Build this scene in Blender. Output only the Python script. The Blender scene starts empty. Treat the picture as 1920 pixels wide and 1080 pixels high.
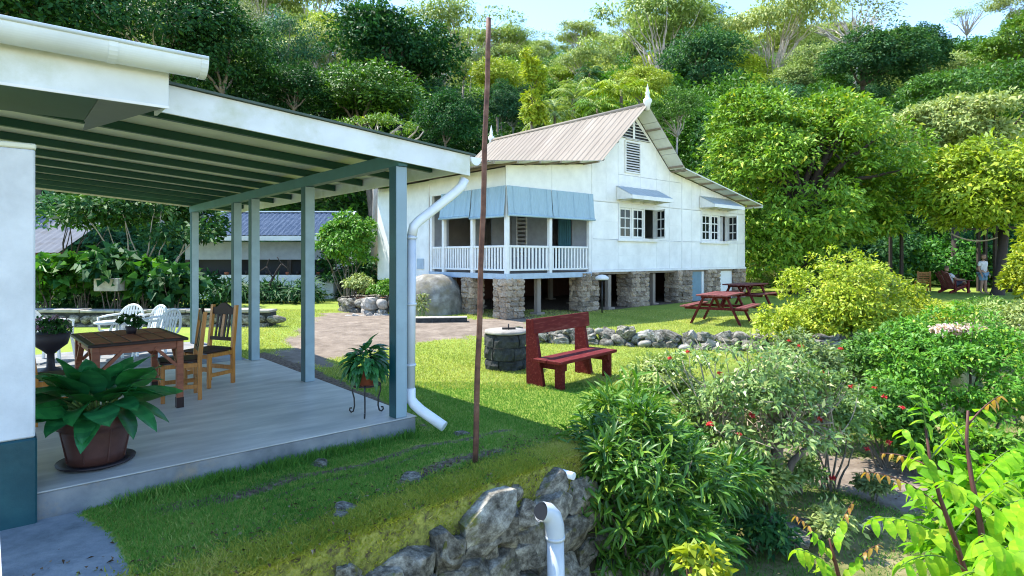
import bpy, math, random
import numpy as np
from mathutils import Vector, Matrix, Euler

# ------------------------------------------------------------------ camera, sky, sun, exposure
SC = bpy.context.scene
COL = SC.collection
F, HZ, CZ = 1120.0, 482.0, 1.9
cam_d = bpy.data.cameras.new('camera')
cam = bpy.data.objects.new('camera', cam_d)
COL.objects.link(cam)
cam.location = (0, 0, CZ)
cam.rotation_euler = (math.radians(90), 0, 0)
cam_d.sensor_width = 36.0
cam_d.lens = 36.0 * F / 1920.0
cam_d.shift_y = -(540 - HZ) / 1920.0
cam_d.clip_start = 0.05
cam_d.clip_end = 2000
SC.camera = cam

SUN = Vector((-0.53, 0.27, 1.0)).normalized()          # direction towards the sun
world = bpy.data.worlds.new('World')
SC.world = world
world.use_nodes = True
wn = world.node_tree
for n in list(wn.nodes):
    wn.nodes.remove(n)
sky = wn.nodes.new('ShaderNodeTexSky')
sky.sky_type = 'NISHITA'
sky.sun_disc = False
sky.sun_elevation = math.asin(SUN.z)
sky.sun_rotation = math.atan2(SUN.x, SUN.y)
sky.air_density = 1.0
sky.dust_density = 0.0
sky.ozone_density = 4.5
bg = wn.nodes.new('ShaderNodeBackground')
bg.inputs[1].default_value = 0.15
wo = wn.nodes.new('ShaderNodeOutputWorld')
wn.links.new(sky.outputs[0], bg.inputs[0])
wn.links.new(bg.outputs[0], wo.inputs[0])

sun_d = bpy.data.lights.new('sun', 'SUN')
sun_d.energy = 2.95
sun_d.angle = math.radians(0.55)
sun_d.color = (1.0, 0.95, 0.86)
sun = bpy.data.objects.new('sun', sun_d)
COL.objects.link(sun)
sun.rotation_euler = SUN.to_track_quat('Z', 'Y').to_euler()
sun.location = (-20, 4, 40)

SC.view_settings.view_transform = 'Standard'
SC.view_settings.look = 'None'
SC.view_settings.exposure = 1.85
SC.view_settings.gamma = 1.0
SC.view_settings.use_curve_mapping = False
SC.render.engine = 'CYCLES'
SC.cycles.use_denoising = True
SC.cycles.denoising_prefilter = 'ACCURATE'
SC.cycles.filter_width = 1.1
SC.cycles.max_bounces = 8
SC.cycles.diffuse_bounces = 4
SC.cycles.transmission_bounces = 4
SC.cycles.transparent_max_bounces = 4

R = np.random.default_rng(7)
random.seed(7)
PI = math.pi
TH = math.radians(41.0)
UV = np.array([math.cos(TH), math.sin(TH)])
VV = np.array([-math.sin(TH), math.cos(TH)])


def G(px, py, z=0.0):
    d = (CZ - z) * F / (py - HZ)
    return Vector(((px - 960) / F * d, d, z))


def P(px, py, d):
    return Vector(((px - 960) / F * d, d, CZ + (HZ - py) * d / F))


def ss(a, b, x):
    t = np.clip((np.asarray(x, float) - a) / (b - a), 0, 1)
    return t * t * (3 - 2 * t)


# ------------------------------------------------------------------ materials
MATS = {}


def newmat(name):
    m = bpy.data.materials.new(name)
    m.use_nodes = True
    nt = m.node_tree
    for n in list(nt.nodes):
        nt.nodes.remove(n)
    out = nt.nodes.new('ShaderNodeOutputMaterial')
    return m, nt, out


def N(nt, typ, **kw):
    n = nt.nodes.new(typ)
    for k, v in kw.items():
        if k.startswith('i_'):
            n.inputs[int(k[2:])].default_value = v
        else:
            setattr(n, k, v)
    return n


def noise(nt, vec, scale, detail=5, rough=0.6):
    n = nt.nodes.new('ShaderNodeTexNoise')
    n.inputs['Scale'].default_value = scale
    n.inputs['Detail'].default_value = detail
    n.inputs['Roughness'].default_value = rough
    if vec is not None:
        nt.links.new(vec, n.inputs['Vector'])
    return n.outputs['Fac']


def ramp(nt, fac, stops):
    n = nt.nodes.new('ShaderNodeValToRGB')
    e = n.color_ramp.elements
    e[0].position, e[0].color = stops[0][0], (*stops[0][1], 1)
    e[1].position, e[1].color = stops[-1][0], (*stops[-1][1], 1)
    for p, c in stops[1:-1]:
        k = e.new(p)
        k.color = (*c, 1)
    nt.links.new(fac, n.inputs[0])
    return n.outputs[0]


def mixc(nt, fac, a, b, mode='MIX'):
    n = nt.nodes.new('ShaderNodeMix')
    n.data_type = 'RGBA'
    n.blend_type = mode
    for s, v in ((n.inputs[0], fac), (n.inputs[6], a), (n.inputs[7], b)):
        if hasattr(v, 'is_linked') or isinstance(v, bpy.types.NodeSocket):
            nt.links.new(v, s)
        elif isinstance(v, (int, float)):
            s.default_value = v
        else:
            s.default_value = (*v, 1)
    return n.outputs[2]


def math_n(nt, op, a, b=0.0):
    n = nt.nodes.new('ShaderNodeMath')
    n.operation = op
    for s, v in ((n.inputs[0], a), (n.inputs[1], b)):
        if isinstance(v, bpy.types.NodeSocket):
            nt.links.new(v, s)
        else:
            s.default_value = v
    return n.outputs[0]


def pbr(name, stops, scale=6, rough=0.6, bump=0.0, bscale=40, stain=None, stain_scale=1.5, stain_amt=(0.5, 0.7), nrough=0.6,
        stretch=(1, 1, 1), spec=0.4, metal=0.0, objvar=0.0, detail=6):
    m, nt, out = newmat(name)
    tc = nt.nodes.new('ShaderNodeTexCoord')
    mp = nt.nodes.new('ShaderNodeMapping')
    mp.inputs['Scale'].default_value = stretch
    nt.links.new(tc.outputs['Object'], mp.inputs[0])
    oi = nt.nodes.new('ShaderNodeObjectInfo')
    off = nt.nodes.new('ShaderNodeVectorMath')
    off.operation = 'ADD'
    sc = nt.nodes.new('ShaderNodeVectorMath')
    sc.operation = 'SCALE'
    cmb = nt.nodes.new('ShaderNodeCombineXYZ')
    for k in range(3):
        nt.links.new(oi.outputs['Random'], cmb.inputs[k])
    nt.links.new(cmb.outputs[0], sc.inputs[0])
    sc.inputs['Scale'].default_value = 37.0
    nt.links.new(mp.outputs[0], off.inputs[0])
    nt.links.new(sc.outputs[0], off.inputs[1])
    vec = off.outputs[0]
    if len(stops) == 1:
        c = stops[0]
        stops = [(0.3, tuple(x * 0.86 for x in c)), (0.7, tuple(min(1, x * 1.08) for x in c))]
    col = ramp(nt, noise(nt, vec, scale, detail, nrough), stops)
    if stain:
        f = ramp(nt, noise(nt, vec, stain_scale, 6, 0.65), [(stain_amt[0], (0, 0, 0)), (stain_amt[1], (1, 1, 1))])
        col = mixc(nt, f, col, stain)
    if objvar:
        v = math_n(nt, 'MULTIPLY_ADD', oi.outputs['Random'], objvar)
        v.node.inputs[2].default_value = 1 - objvar / 2
        hs = nt.nodes.new('ShaderNodeHueSaturation')
        nt.links.new(v, hs.inputs['Value'])
        nt.links.new(col, hs.inputs['Color'])
        col = hs.outputs[0]
    b = nt.nodes.new('ShaderNodeBsdfPrincipled')
    nt.links.new(col, b.inputs['Base Color'])
    b.inputs['Roughness'].default_value = rough
    b.inputs['Metallic'].default_value = metal
    b.inputs['Specular IOR Level'].default_value = spec
    if bump:
        bn = nt.nodes.new('ShaderNodeBump')
        bn.inputs['Strength'].default_value = bump
        bn.inputs['Distance'].default_value = 0.02
        nt.links.new(noise(nt, vec, bscale, 8, 0.7), bn.inputs['Height'])
        nt.links.new(bn.outputs[0], b.inputs['Normal'])
    nt.links.new(b.outputs[0], out.inputs[0])
    MATS[name] = m
    return m


def leafmat(name, c0, c1, c2=None, trans=0.35, rough=0.45, objvar=0.25, hue=0.03, spec=0.35):
    """leaf colour from a per-leaf attribute 'tint' (0..1), each plant a little different"""
    m, nt, out = newmat(name)
    at = N(nt, 'ShaderNodeAttribute', attribute_name='tint')
    st = [(0.0, c0), (0.75, c1), (1.0, c2 or c1)]
    col = ramp(nt, at.outputs['Fac'], st)
    oi = nt.nodes.new('ShaderNodeObjectInfo')
    hs = nt.nodes.new('ShaderNodeHueSaturation')
    nt.links.new(col, hs.inputs['Color'])
    v = nt.nodes.new('ShaderNodeMath')
    v.operation = 'MULTIPLY_ADD'
    nt.links.new(oi.outputs['Random'], v.inputs[0])
    v.inputs[1].default_value = objvar
    v.inputs[2].default_value = 1 - objvar / 2
    nt.links.new(v.outputs[0], hs.inputs['Value'])
    h = nt.nodes.new('ShaderNodeMath')
    h.operation = 'MULTIPLY_ADD'
    r2 = math_n(nt, 'FRACT', math_n(nt, 'MULTIPLY', oi.outputs['Random'], 17.3))
    nt.links.new(r2, h.inputs[0])
    h.inputs[1].default_value = hue
    h.inputs[2].default_value = 0.5 - hue / 2
    nt.links.new(h.outputs[0], hs.inputs['Hue'])
    col = hs.outputs[0]
    b = nt.nodes.new('ShaderNodeBsdfPrincipled')
    nt.links.new(col, b.inputs['Base Color'])
    b.inputs['Roughness'].default_value = rough
    b.inputs['Specular IOR Level'].default_value = spec
    t = nt.nodes.new('ShaderNodeBsdfTranslucent')
    tcol = mixc(nt, 1.0, col, (1.25, 1.35, 0.55), 'MULTIPLY')
    nt.links.new(tcol, t.inputs[0])
    mx = nt.nodes.new('ShaderNodeMixShader')
    mx.inputs[0].default_value = trans
    nt.links.new(b.outputs[0], mx.inputs[1])
    nt.links.new(t.outputs[0], mx.inputs[2])
    nt.links.new(mx.outputs[0], out.inputs[0])
    MATS[name] = m
    return m


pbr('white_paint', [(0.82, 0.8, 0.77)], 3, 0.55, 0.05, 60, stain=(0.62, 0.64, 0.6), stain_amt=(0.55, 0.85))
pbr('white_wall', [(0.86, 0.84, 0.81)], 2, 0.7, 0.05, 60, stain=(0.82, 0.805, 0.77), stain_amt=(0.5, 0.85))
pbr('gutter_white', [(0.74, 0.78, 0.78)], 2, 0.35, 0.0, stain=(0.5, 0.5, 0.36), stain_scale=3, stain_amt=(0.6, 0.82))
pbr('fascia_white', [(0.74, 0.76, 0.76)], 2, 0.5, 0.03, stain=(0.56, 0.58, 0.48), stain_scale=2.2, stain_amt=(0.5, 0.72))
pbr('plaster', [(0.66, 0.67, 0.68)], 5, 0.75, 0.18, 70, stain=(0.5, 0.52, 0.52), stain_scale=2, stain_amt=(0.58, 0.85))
pbr('teal_base', [(0.006, 0.055, 0.07)], 4, 0.45, 0.08, 50, stain=(0.02, 0.09, 0.1), stain_amt=(0.5, 0.7))
pbr('post_blue', [(0.28, 0.38, 0.43)], 6, 0.5, 0.04, 40, stain=(0.2, 0.29, 0.33), stain_amt=(0.55, 0.75))
pbr('green_joist', [(0.016, 0.075, 0.055)], 5, 0.5)
pbr('beam_teal', [(0.035, 0.12, 0.135)], 5, 0.5)
pbr('ceiling_sheet', [(0.74, 0.72, 0.56)], 3, 0.6, stain=(0.62, 0.6, 0.46), stain_amt=(0.5, 0.75))
pbr('soffit_grey', [(0.2, 0.22, 0.23)], 3, 0.6, stain=(0.13, 0.14, 0.14), stain_amt=(0.5, 0.7))
pbr('roof_green', [(0.07, 0.1, 0.08)], 3, 0.6)
pbr('rust_roof', [(0.3, 0.24, 0.2)], 5, 0.7, stain=(0.16, 0.09, 0.06), stain_amt=(0.45, 0.65))
pbr('slab_top', [(0.28, (0.36, 0.35, 0.32)), (0.5, (0.48, 0.465, 0.42)), (0.72, (0.62, 0.6, 0.54))], 2.2, 0.36, 0.08, 30, stretch=(0.7, 2.6, 1),
    stain=(0.32, 0.33, 0.31), stain_scale=1.2, stain_amt=(0.5, 0.75), spec=0.5)
pbr('slab_side', [(0.25, (0.09, 0.1, 0.105)), (0.5, (0.19, 0.2, 0.21)), (0.8, (0.31, 0.31, 0.29))], 3, 0.8, 0.3, 30,
    stain=(0.33, 0.25, 0.16), stain_scale=2.2, stain_amt=(0.55, 0.72))
pbr('old_render', [(0.3, (0.09, 0.085, 0.07)), (0.5, (0.2, 0.19, 0.165)), (0.72, (0.38, 0.37, 0.33))], 3.5, 0.9, 0.4, 25, stain=(0.2, 0.17, 0.09), stain_scale=1.2, stain_amt=(0.5, 0.7))
pbr('pole_rust', [(0.3, (0.06, 0.026, 0.018)), (0.55, (0.15, 0.065, 0.04)), (0.8, (0.24, 0.14, 0.1))], 14, 0.7, 0.25, 60)
pbr('bench_red', [(0.25, (0.065, 0.007, 0.007)), (0.55, (0.12, 0.011, 0.011)), (0.74, (0.2, 0.06, 0.045))], 4, 0.65, 0.2, 40, stretch=(1, 8, 8), objvar=0.2, spec=0.15)
pbr('picnic_red', [(0.25, (0.11, 0.03, 0.024)), (0.55, (0.18, 0.05, 0.045)), (0.8, (0.28, 0.14, 0.12))], 6, 0.6, 0.1, 40, objvar=0.3, spec=0.2)
pbr('wood_orange', [(0.2, (0.22, 0.075, 0.012)), (0.55, (0.4, 0.16, 0.03)), (0.85, (0.52, 0.25, 0.06))], 7, 0.35, 0.05, 40, stretch=(6, 6, 0.8), objvar=0.3)
pbr('wood_red', [(0.2, (0.13, 0.036, 0.015)), (0.55, (0.24, 0.072, 0.033)), (0.85, (0.34, 0.125, 0.06))], 7, 0.55, 0.05, 40, stretch=(1, 6, 6), objvar=0.3)
pbr('wood_dark', [(0.024, 0.011, 0.01)], 6, 0.5, spec=0.25)
pbr('pot_brown', [(0.25, (0.06, 0.025, 0.021)), (0.7, (0.12, 0.055, 0.046))], 5, 0.45, 0.05, stain=(0.12, 0.08, 0.07), stain_amt=(0.6, 0.8))
pbr('pot_terra', [(0.33, 0.1, 0.05)], 5, 0.7, 0.1)
pbr('pot_dark', [(0.02, 0.014, 0.018)], 5, 0.6, 0.1)
pbr('iron', [(0.02, 0.02, 0.022)], 8, 0.45)
pbr('pvc', [(0.56, 0.6, 0.64)], 2, 0.35, stain=(0.45, 0.5, 0.52), stain_amt=(0.55, 0.8))
pbr('pvc_white', [(0.78, 0.8, 0.82)], 2, 0.3, stain=(0.62, 0.62, 0.58), stain_amt=(0.6, 0.85))
pbr('plastic_white', [(0.75, 0.78, 0.8)], 2, 0.3)
pbr('stone_grey', [(0.36, (0.04, 0.036, 0.028)), (0.45, (0.11, 0.1, 0.08)), (0.52, (0.2, 0.185, 0.15)), (0.59, (0.33, 0.31, 0.255)), (0.68, (0.5, 0.47, 0.39))], 3.6, 0.95, 0.9, 12,
    stain=(0.13, 0.13, 0.035), stain_scale=2.2, stain_amt=(0.58, 0.68), objvar=0.5, spec=0.2, detail=12, nrough=0.78)
pbr('stone_dark', [(0.3, (0.014, 0.016, 0.017)), (0.6, (0.05, 0.053, 0.052)), (0.88, (0.16, 0.16, 0.15))], 10, 0.9, 0.8, 20, objvar=0.3)
pbr('stone_warm', [(0.2, (0.14, 0.095, 0.065)), (0.5, (0.33, 0.25, 0.18)), (0.85, (0.52, 0.44, 0.34))], 5, 0.9, 0.6, 18, objvar=0.8,
    stain=(0.34, 0.2, 0.1), stain_scale=1.0, stain_amt=(0.55, 0.7))
pbr('mortar', [(0.27, 0.21, 0.16)], 8, 0.95, 0.4)
pbr('stone_pale', [(0.25, (0.2, 0.18, 0.15)), (0.6, (0.4, 0.37, 0.32)), (0.85, (0.55, 0.52, 0.46))], 6, 0.9, 0.5, 18, objvar=0.4)
pbr('timber_grey', [(0.3, 0.24, 0.19)], 8, 0.85, 0.2, stretch=(4, 4, 0.6))
pbr('roof_beige', [(0.3, (0.225, 0.19, 0.152)), (0.55, (0.265, 0.227, 0.183)), (0.8, (0.31, 0.27, 0.222))], 1.2, 0.8, 0.0, stretch=(0.4, 3, 1), objvar=0.14, spec=0.12)
pbr('roof_under', [(0.7, 0.7, 0.64)], 2, 0.6)
pbr('roof_mossy', [(0.36, 0.37, 0.27)], 3, 0.8, stain=(0.12, 0.14, 0.06), stain_amt=(0.45, 0.6))
pbr('roof_grey', [(0.14, 0.15, 0.17)], 2, 0.85, spec=0.1, metal=0.0, stain=(0.1, 0.1, 0.1))
pbr('roof_blue', [(0.03, 0.055, 0.1)], 9, 0.85, spec=0.08, stretch=(6, 1, 1), stain=(0.07, 0.1, 0.15), stain_scale=4, stain_amt=(0.45, 0.6))
pbr('brown_wall', [(0.11, 0.045, 0.03)], 4, 0.8, 0.1)
pbr('blind_blue', [(0.36, 0.49, 0.57)], 8, 0.7, 0.1, stretch=(5, 5, 0.6), objvar=0.12)
pbr('trim_blue', [(0.42, 0.5, 0.58)], 5, 0.5)
pbr('awning_blue', [(0.36, 0.42, 0.46)], 4, 0.5)
pbr('door_teal', [(0.16, 0.26, 0.32)], 5, 0.5)
pbr('unlit_dark', [(0.014, 0.016, 0.02)], 5, 0.6)  # near-black colour standing in for shade inside openings and behind slats
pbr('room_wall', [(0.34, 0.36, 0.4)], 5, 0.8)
pbr('curtain', [(0.05, 0.15, 0.19)], 5, 0.9)
pbr('soil', [(0.16, 0.065, 0.035)], 6, 0.95, 0.4)
pbr('bark', [(0.25, (0.09, 0.07, 0.05)), (0.7, (0.24, 0.2, 0.16))], 9, 0.9, 0.5, 25, stretch=(3, 3, 0.7), objvar=0.4)
pbr('bark_pale', [(0.25, (0.3, 0.25, 0.2)), (0.7, (0.48, 0.42, 0.36))], 6, 0.9, 0.3, 20, stretch=(3, 3, 0.7), objvar=0.25)
pbr('bark_dark', [(0.05, 0.038, 0.032)], 9, 0.9, 0.5, 25)
pbr('twig_pale', [(0.33, 0.28, 0.2)], 6, 0.8)
pbr('stem_green', [(0.12, 0.2, 0.04)], 6, 0.6)
pbr('stem_brown', [(0.1, 0.035, 0.025)], 6, 0.6)
pbr('skin', [(0.42, 0.24, 0.16)], 4, 0.6)
pbr('cloth_pale', [(0.62, 0.6, 0.62)], 5, 0.9)
pbr('cloth_white', [(0.75, 0.74, 0.74)], 5, 0.9)
pbr('cloth_blue', [(0.2, 0.34, 0.46)], 5, 0.9)
pbr('cloth_navy', [(0.03, 0.035, 0.07)], 5, 0.9)
pbr('hair', [(0.12, 0.08, 0.055)], 9, 0.8)
pbr('leaf_litter', [(0.2, (0.06, 0.035, 0.02)), (0.8, (0.24, 0.15, 0.09))], 10, 0.9, objvar=0.5)
leafmat('flower_red', (0.5, 0.018, 0.03), (0.62, 0.04, 0.05), (0.66, 0.1, 0.09), 0.3, hue=0.0)
leafmat('flower_pink', (0.6, 0.38, 0.42), (0.72, 0.55, 0.55), (0.75, 0.66, 0.62), 0.3, hue=0.0)
leafmat('flower_purple', (0.14, 0.05, 0.16), (0.3, 0.16, 0.32), None, 0.3, hue=0.0)
leafmat('leaf_dark', (0.01, 0.05, 0.018), (0.04, 0.135, 0.034), (0.11, 0.22, 0.04), 0.2, 0.6, spec=0.18)
leafmat('leaf_blue', (0.018, 0.065, 0.032), (0.06, 0.17, 0.06), (0.14, 0.26, 0.075), 0.25, 0.6, spec=0.18)
leafmat('leaf_mid', (0.03, 0.105, 0.016), (0.095, 0.24, 0.026), (0.2, 0.36, 0.035), 0.22, 0.5, spec=0.25)
leafmat('leaf_bright', (0.07, 0.17, 0.014), (0.14, 0.3, 0.022), (0.38, 0.44, 0.04), 0.22, 0.5, spec=0.3)
leafmat('leaf_mango', (0.055, 0.16, 0.014), (0.17, 0.34, 0.024), (0.46, 0.48, 0.04), 0.22, 0.5, spec=0.3)
leafmat('leaf_yellow', (0.15, 0.25, 0.016), (0.38, 0.46, 0.025), (0.58, 0.54, 0.05), 0.22, 0.5, spec=0.3)
leafmat('leaf_pale', (0.18, 0.27, 0.07), (0.38, 0.46, 0.15), (0.54, 0.56, 0.22), 0.22, 0.55, spec=0.3)
leafmat('leaf_olive', (0.09, 0.14, 0.04), (0.22, 0.28, 0.09), (0.42, 0.4, 0.15), 0.22, 0.5, spec=0.3)
leafmat('leaf_ixora', (0.1, 0.18, 0.04), (0.25, 0.36, 0.09), (0.54, 0.54, 0.2), 0.22, 0.4, spec=0.45)
leafmat('leaf_strap', (0.018, 0.08, 0.014), (0.09, 0.24, 0.024), (0.36, 0.46, 0.045), 0.25, 0.4, spec=0.4)
leafmat('leaf_young', (0.16, 0.37, 0.014), (0.28, 0.48, 0.02), (0.46, 0.5, 0.04), 0.45, 0.55, spec=0.2, objvar=0.3, hue=0.04)
leafmat('leaf_copper', (0.32, 0.26, 0.03), (0.42, 0.2, 0.05), (0.46, 0.26, 0.08), 0.45, 0.4, objvar=0.3)
leafmat('leaf_dry', (0.06, 0.035, 0.02), (0.2, 0.12, 0.07), (0.4, 0.3, 0.2), 0.15, 0.8, objvar=0, hue=0, spec=0.1)
leafmat('leaf_pot', (0.012, 0.1, 0.03), (0.028, 0.18, 0.05), (0.05, 0.24, 0.065), 0.2, 0.3, objvar=0.35, spec=0.4)
leafmat('leaf_hosta', (0.018, 0.1, 0.03), (0.045, 0.19, 0.05), (0.09, 0.25, 0.07), 0.2, 0.35, objvar=0.5, spec=0.4)
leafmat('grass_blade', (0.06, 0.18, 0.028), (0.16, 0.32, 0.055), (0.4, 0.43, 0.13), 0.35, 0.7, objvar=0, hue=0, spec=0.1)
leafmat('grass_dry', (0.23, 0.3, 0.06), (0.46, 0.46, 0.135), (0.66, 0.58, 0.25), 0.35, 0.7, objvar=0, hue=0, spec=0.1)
leafmat('moss_blade', (0.17, 0.22, 0.03), (0.4, 0.4, 0.05), (0.54, 0.45, 0.13), 0.3, 0.7, objvar=0, hue=0, spec=0.1)


def glassmat():
    m, nt, out = newmat('window_glass')
    b = nt.nodes.new('ShaderNodeBsdfPrincipled')
    b.inputs['Base Color'].default_value = (0.012, 0.016, 0.018, 1)
    b.inputs['Roughness'].default_value = 0.08
    b.inputs['Specular IOR Level'].default_value = 0.2
    nt.links.new(b.outputs[0], out.inputs[0])
    MATS['window_glass'] = m


glassmat()


# ------------------------------------------------------------------ mesh helpers
class MB:
    def __init__(s):
        s.v, s.f, s.smooth = [], [], []

    def _add(s, vs, fs, smooth=False):
        o = len(s.v)
        s.v += [tuple(x) for x in vs]
        s.f += [tuple(o + i for i in f) for f in fs]
        s.smooth += [smooth] * len(fs)
        return s

    def box(s, lo, hi, M=None, c=0.0):
        (x0, y0, z0), (x1, y1, z1) = lo, hi
        if c <= 0:
            vs = [(x0, y0, z0), (x1, y0, z0), (x1, y1, z0), (x0, y1, z0), (x0, y0, z1), (x1, y0, z1), (x1, y1, z1), (x0, y1, z1)]
            fs = [(0, 3, 2, 1), (4, 5, 6, 7), (0, 1, 5, 4), (1, 2, 6, 5), (2, 3, 7, 6), (3, 0, 4, 7)]
        else:   # chamfered: 24 verts via three-way inset
            vs, idx = [], {}
            for ix, (xa, sx) in enumerate(((x0, 1), (x1, -1))):
                for iy, (ya, sy) in enumerate(((y0, 1), (y1, -1))):
                    for iz, (za, sz) in enumerate(((z0, 1), (z1, -1))):
                        for ax in range(3):
                            p = [xa + sx * c, ya + sy * c, za + sz * c]
                            p[ax] = (xa, ya, za)[ax]
                            idx[(ix, iy, iz, ax)] = len(vs)
                            vs.append(tuple(p))
            g = lambda a, b, d, ax: idx[(a, b, d, ax)]
            fs = []
            for a in (0, 1):
                q = [g(a, 0, 0, 0), g(a, 1, 0, 0), g(a, 1, 1, 0), g(a, 0, 1, 0)]
                fs.append(q if a else q[::-1])
                q = [g(0, a, 0, 1), g(1, a, 0, 1), g(1, a, 1, 1), g(0, a, 1, 1)]
                fs.append(q if not a else q[::-1])
                q = [g(0, 0, a, 2), g(1, 0, a, 2), g(1, 1, a, 2), g(0, 1, a, 2)]
                fs.append(q if a else q[::-1])
            for a in (0, 1):
                for b in (0, 1):
                    q = [g(a, b, 0, 0), g(a, b, 1, 0), g(a, b, 1, 1), g(a, b, 0, 1)]
                    fs.append(q if (a != b) else q[::-1])
                    q = [g(0, a, b, 1), g(1, a, b, 1), g(1, a, b, 2), g(0, a, b, 2)]
                    fs.append(q if (a == b) is False and False or (a != b) else q[::-1])
                    q = [g(a, 0, b, 0), g(a, 1, b, 0), g(a, 1, b, 2), g(a, 0, b, 2)]
                    fs.append(q if (a == b) else q[::-1])
                    for d in (0, 1):
                        t = [g(a, b, d, 0), g(a, b, d, 1), g(a, b, d, 2)]
                        fs.append(t if (a + b + d) % 2 == 0 else t[::-1])
        if M is not None:
            vs = [M @ Vector(v) for v in vs]
        return s._add(vs, fs)

    def bar(s, p, q, w, h, up=(0, 0, 1), c=0.0):
        """a rectangular bar from p to q, w wide (sideways), h tall (along up)"""
        p, q = Vector(p), Vector(q)
        d = q - p
        L = d.length
        d.normalize()
        upv = Vector(up)
        if abs(d.dot(upv)) > 0.98:
            upv = Vector((0, 1, 0))
        sx = d.cross(upv).normalized()
        uz = sx.cross(d).normalized()
        M = Matrix(((sx.x, d.x, uz.x, p.x), (sx.y, d.y, uz.y, p.y), (sx.z, d.z, uz.z, p.z), (0, 0, 0, 1)))
        return s.box((-w / 2, 0, -h / 2), (w / 2, L, h / 2), M, c)

    def tube(s, pts, r, n=8, cap=True, smooth=True):
        pts = [Vector(p) for p in pts]
        rs = r if hasattr(r, '__len__') else [r] * len(pts)
        vs, fs = [], []
        prev = None
        for i, p in enumerate(pts):
            d = (pts[min(i + 1, len(pts) - 1)] - pts[max(i - 1, 0)])
            d = d.normalized() if d.length > 1e-9 else Vector((0, 0, 1))
            if prev is None:
                a = Vector((0, 0, 1)) if abs(d.z) < 0.9 else Vector((1, 0, 0))
                e1 = d.cross(a).normalized()
            else:
                e1 = (prev - d * prev.dot(d)).normalized()
            prev = e1
            e2 = d.cross(e1)
            for k in range(n):
                t = 2 * PI * k / n
                vs.append(p + (e1 * math.cos(t) + e2 * math.sin(t)) * rs[i])
        for i in range(len(pts) - 1):
            for k in range(n):
                k2 = (k + 1) % n
                fs.append((i * n + k, i * n + k2, (i + 1) * n + k2, (i + 1) * n + k))
        s._add(vs, fs, smooth)
        if cap:
            o = len(s.v) - len(vs)
            m = len(pts) - 1
            s.f.append(tuple(o + k for k in range(n))[::-1])
            s.f.append(tuple(o + m * n + k for k in range(n)))
            s.smooth += [False, False]
        return s

    def lathe(s, prof, n=24, smooth=True, c=(0, 0), wob=None):
        vs, fs = [], []
        for i, (r, z) in enumerate(prof):
            for k in range(n):
                t = 2 * PI * k / n
                rr = r * (wob[i][k] if wob is not None else 1)
                vs.append((c[0] + rr * math.cos(t), c[1] + rr * math.sin(t), z))
        for i in range(len(prof) - 1):
            for k in range(n):
                k2 = (k + 1) % n
                fs.append((i * n + k, i * n + k2, (i + 1) * n + k2, (i + 1) * n + k))
        return s._add(vs, fs, smooth)

    def poly(s, pts):
        return s._add(pts, [tuple(range(len(pts)))])

    def prism(s, pts2, axis, a, b):
        """extrude a 2-D outline; axis 'y': points are (x, z), from y=a to y=b; axis 'z': (x, y)"""
        n = len(pts2)
        mk = (lambda p, t: (p[0], t, p[1])) if axis == 'y' else ((lambda p, t: (t, p[0], p[1])) if axis == 'x' else (lambda p, t: (p[0], p[1], t)))
        vs = [mk(p, a) for p in pts2] + [mk(p, b) for p in pts2]
        fs = [tuple(range(n))[::-1], tuple(range(n, 2 * n))]
        fs += [(i, (i + 1) % n, n + (i + 1) % n, n + i) for i in range(n)]
        return s._add(vs, fs)

    def mesh(s, name, m):
        me = bpy.data.meshes.new(name)
        me.from_pydata(s.v, [], s.f)
        me.polygons.foreach_set('use_smooth', s.smooth)
        if m:
            me.materials.append(MATS[m])
        me.update()
        return me

    def build(s, name, m, parent=None, loc=None, rot=None):
        me = s.mesh(name, m)
        # consistent outward normals
        import bmesh
        bm = bmesh.new()
        bm.from_mesh(me)
        bmesh.ops.recalc_face_normals(bm, faces=bm.faces)
        bm.to_mesh(me)
        bm.free()
        return link(name, me, parent, loc, rot)


def link(name, me, parent=None, loc=None, rot=None):
    o = bpy.data.objects.new(name, me)
    COL.objects.link(o)
    if parent is not None:
        o.parent = parent
    if loc is not None:
        o.location = loc
    if rot is not None:
        o.rotation_euler = rot
    return o


def tag(o, label=None, cat=None, group=None, kind=None):
    if label:
        o['label'] = label
    if cat:
        o['category'] = cat
    if group:
        o['group'] = group
    if kind:
        o['kind'] = kind
    return o


def thing(name, label, cat, loc=(0, 0, 0), rz=0.0, group=None):
    o = bpy.data.objects.new(name, None)
    o.empty_display_size = 0.2
    COL.objects.link(o)
    o.location = loc
    o.rotation_euler = (0, 0, rz)
    return tag(o, label, cat, group)


def children_of(o):
    return [c for c in bpy.data.objects if c.parent == o]


def copy_tree(o, parent=None, kids=None):
    c = o.copy()
    COL.objects.link(c)
    if parent is not None:
        c.parent = parent
    for ch in (o.children if kids is None else kids):
        copy_tree(ch, c)
    return c


def dup(root, loc, rz, label, scale=None):
    c = copy_tree(root)
    c.location = loc
    c.rotation_euler = (0, 0, rz)
    if scale:
        c.scale = scale
    c['label'] = label
    return c


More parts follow.
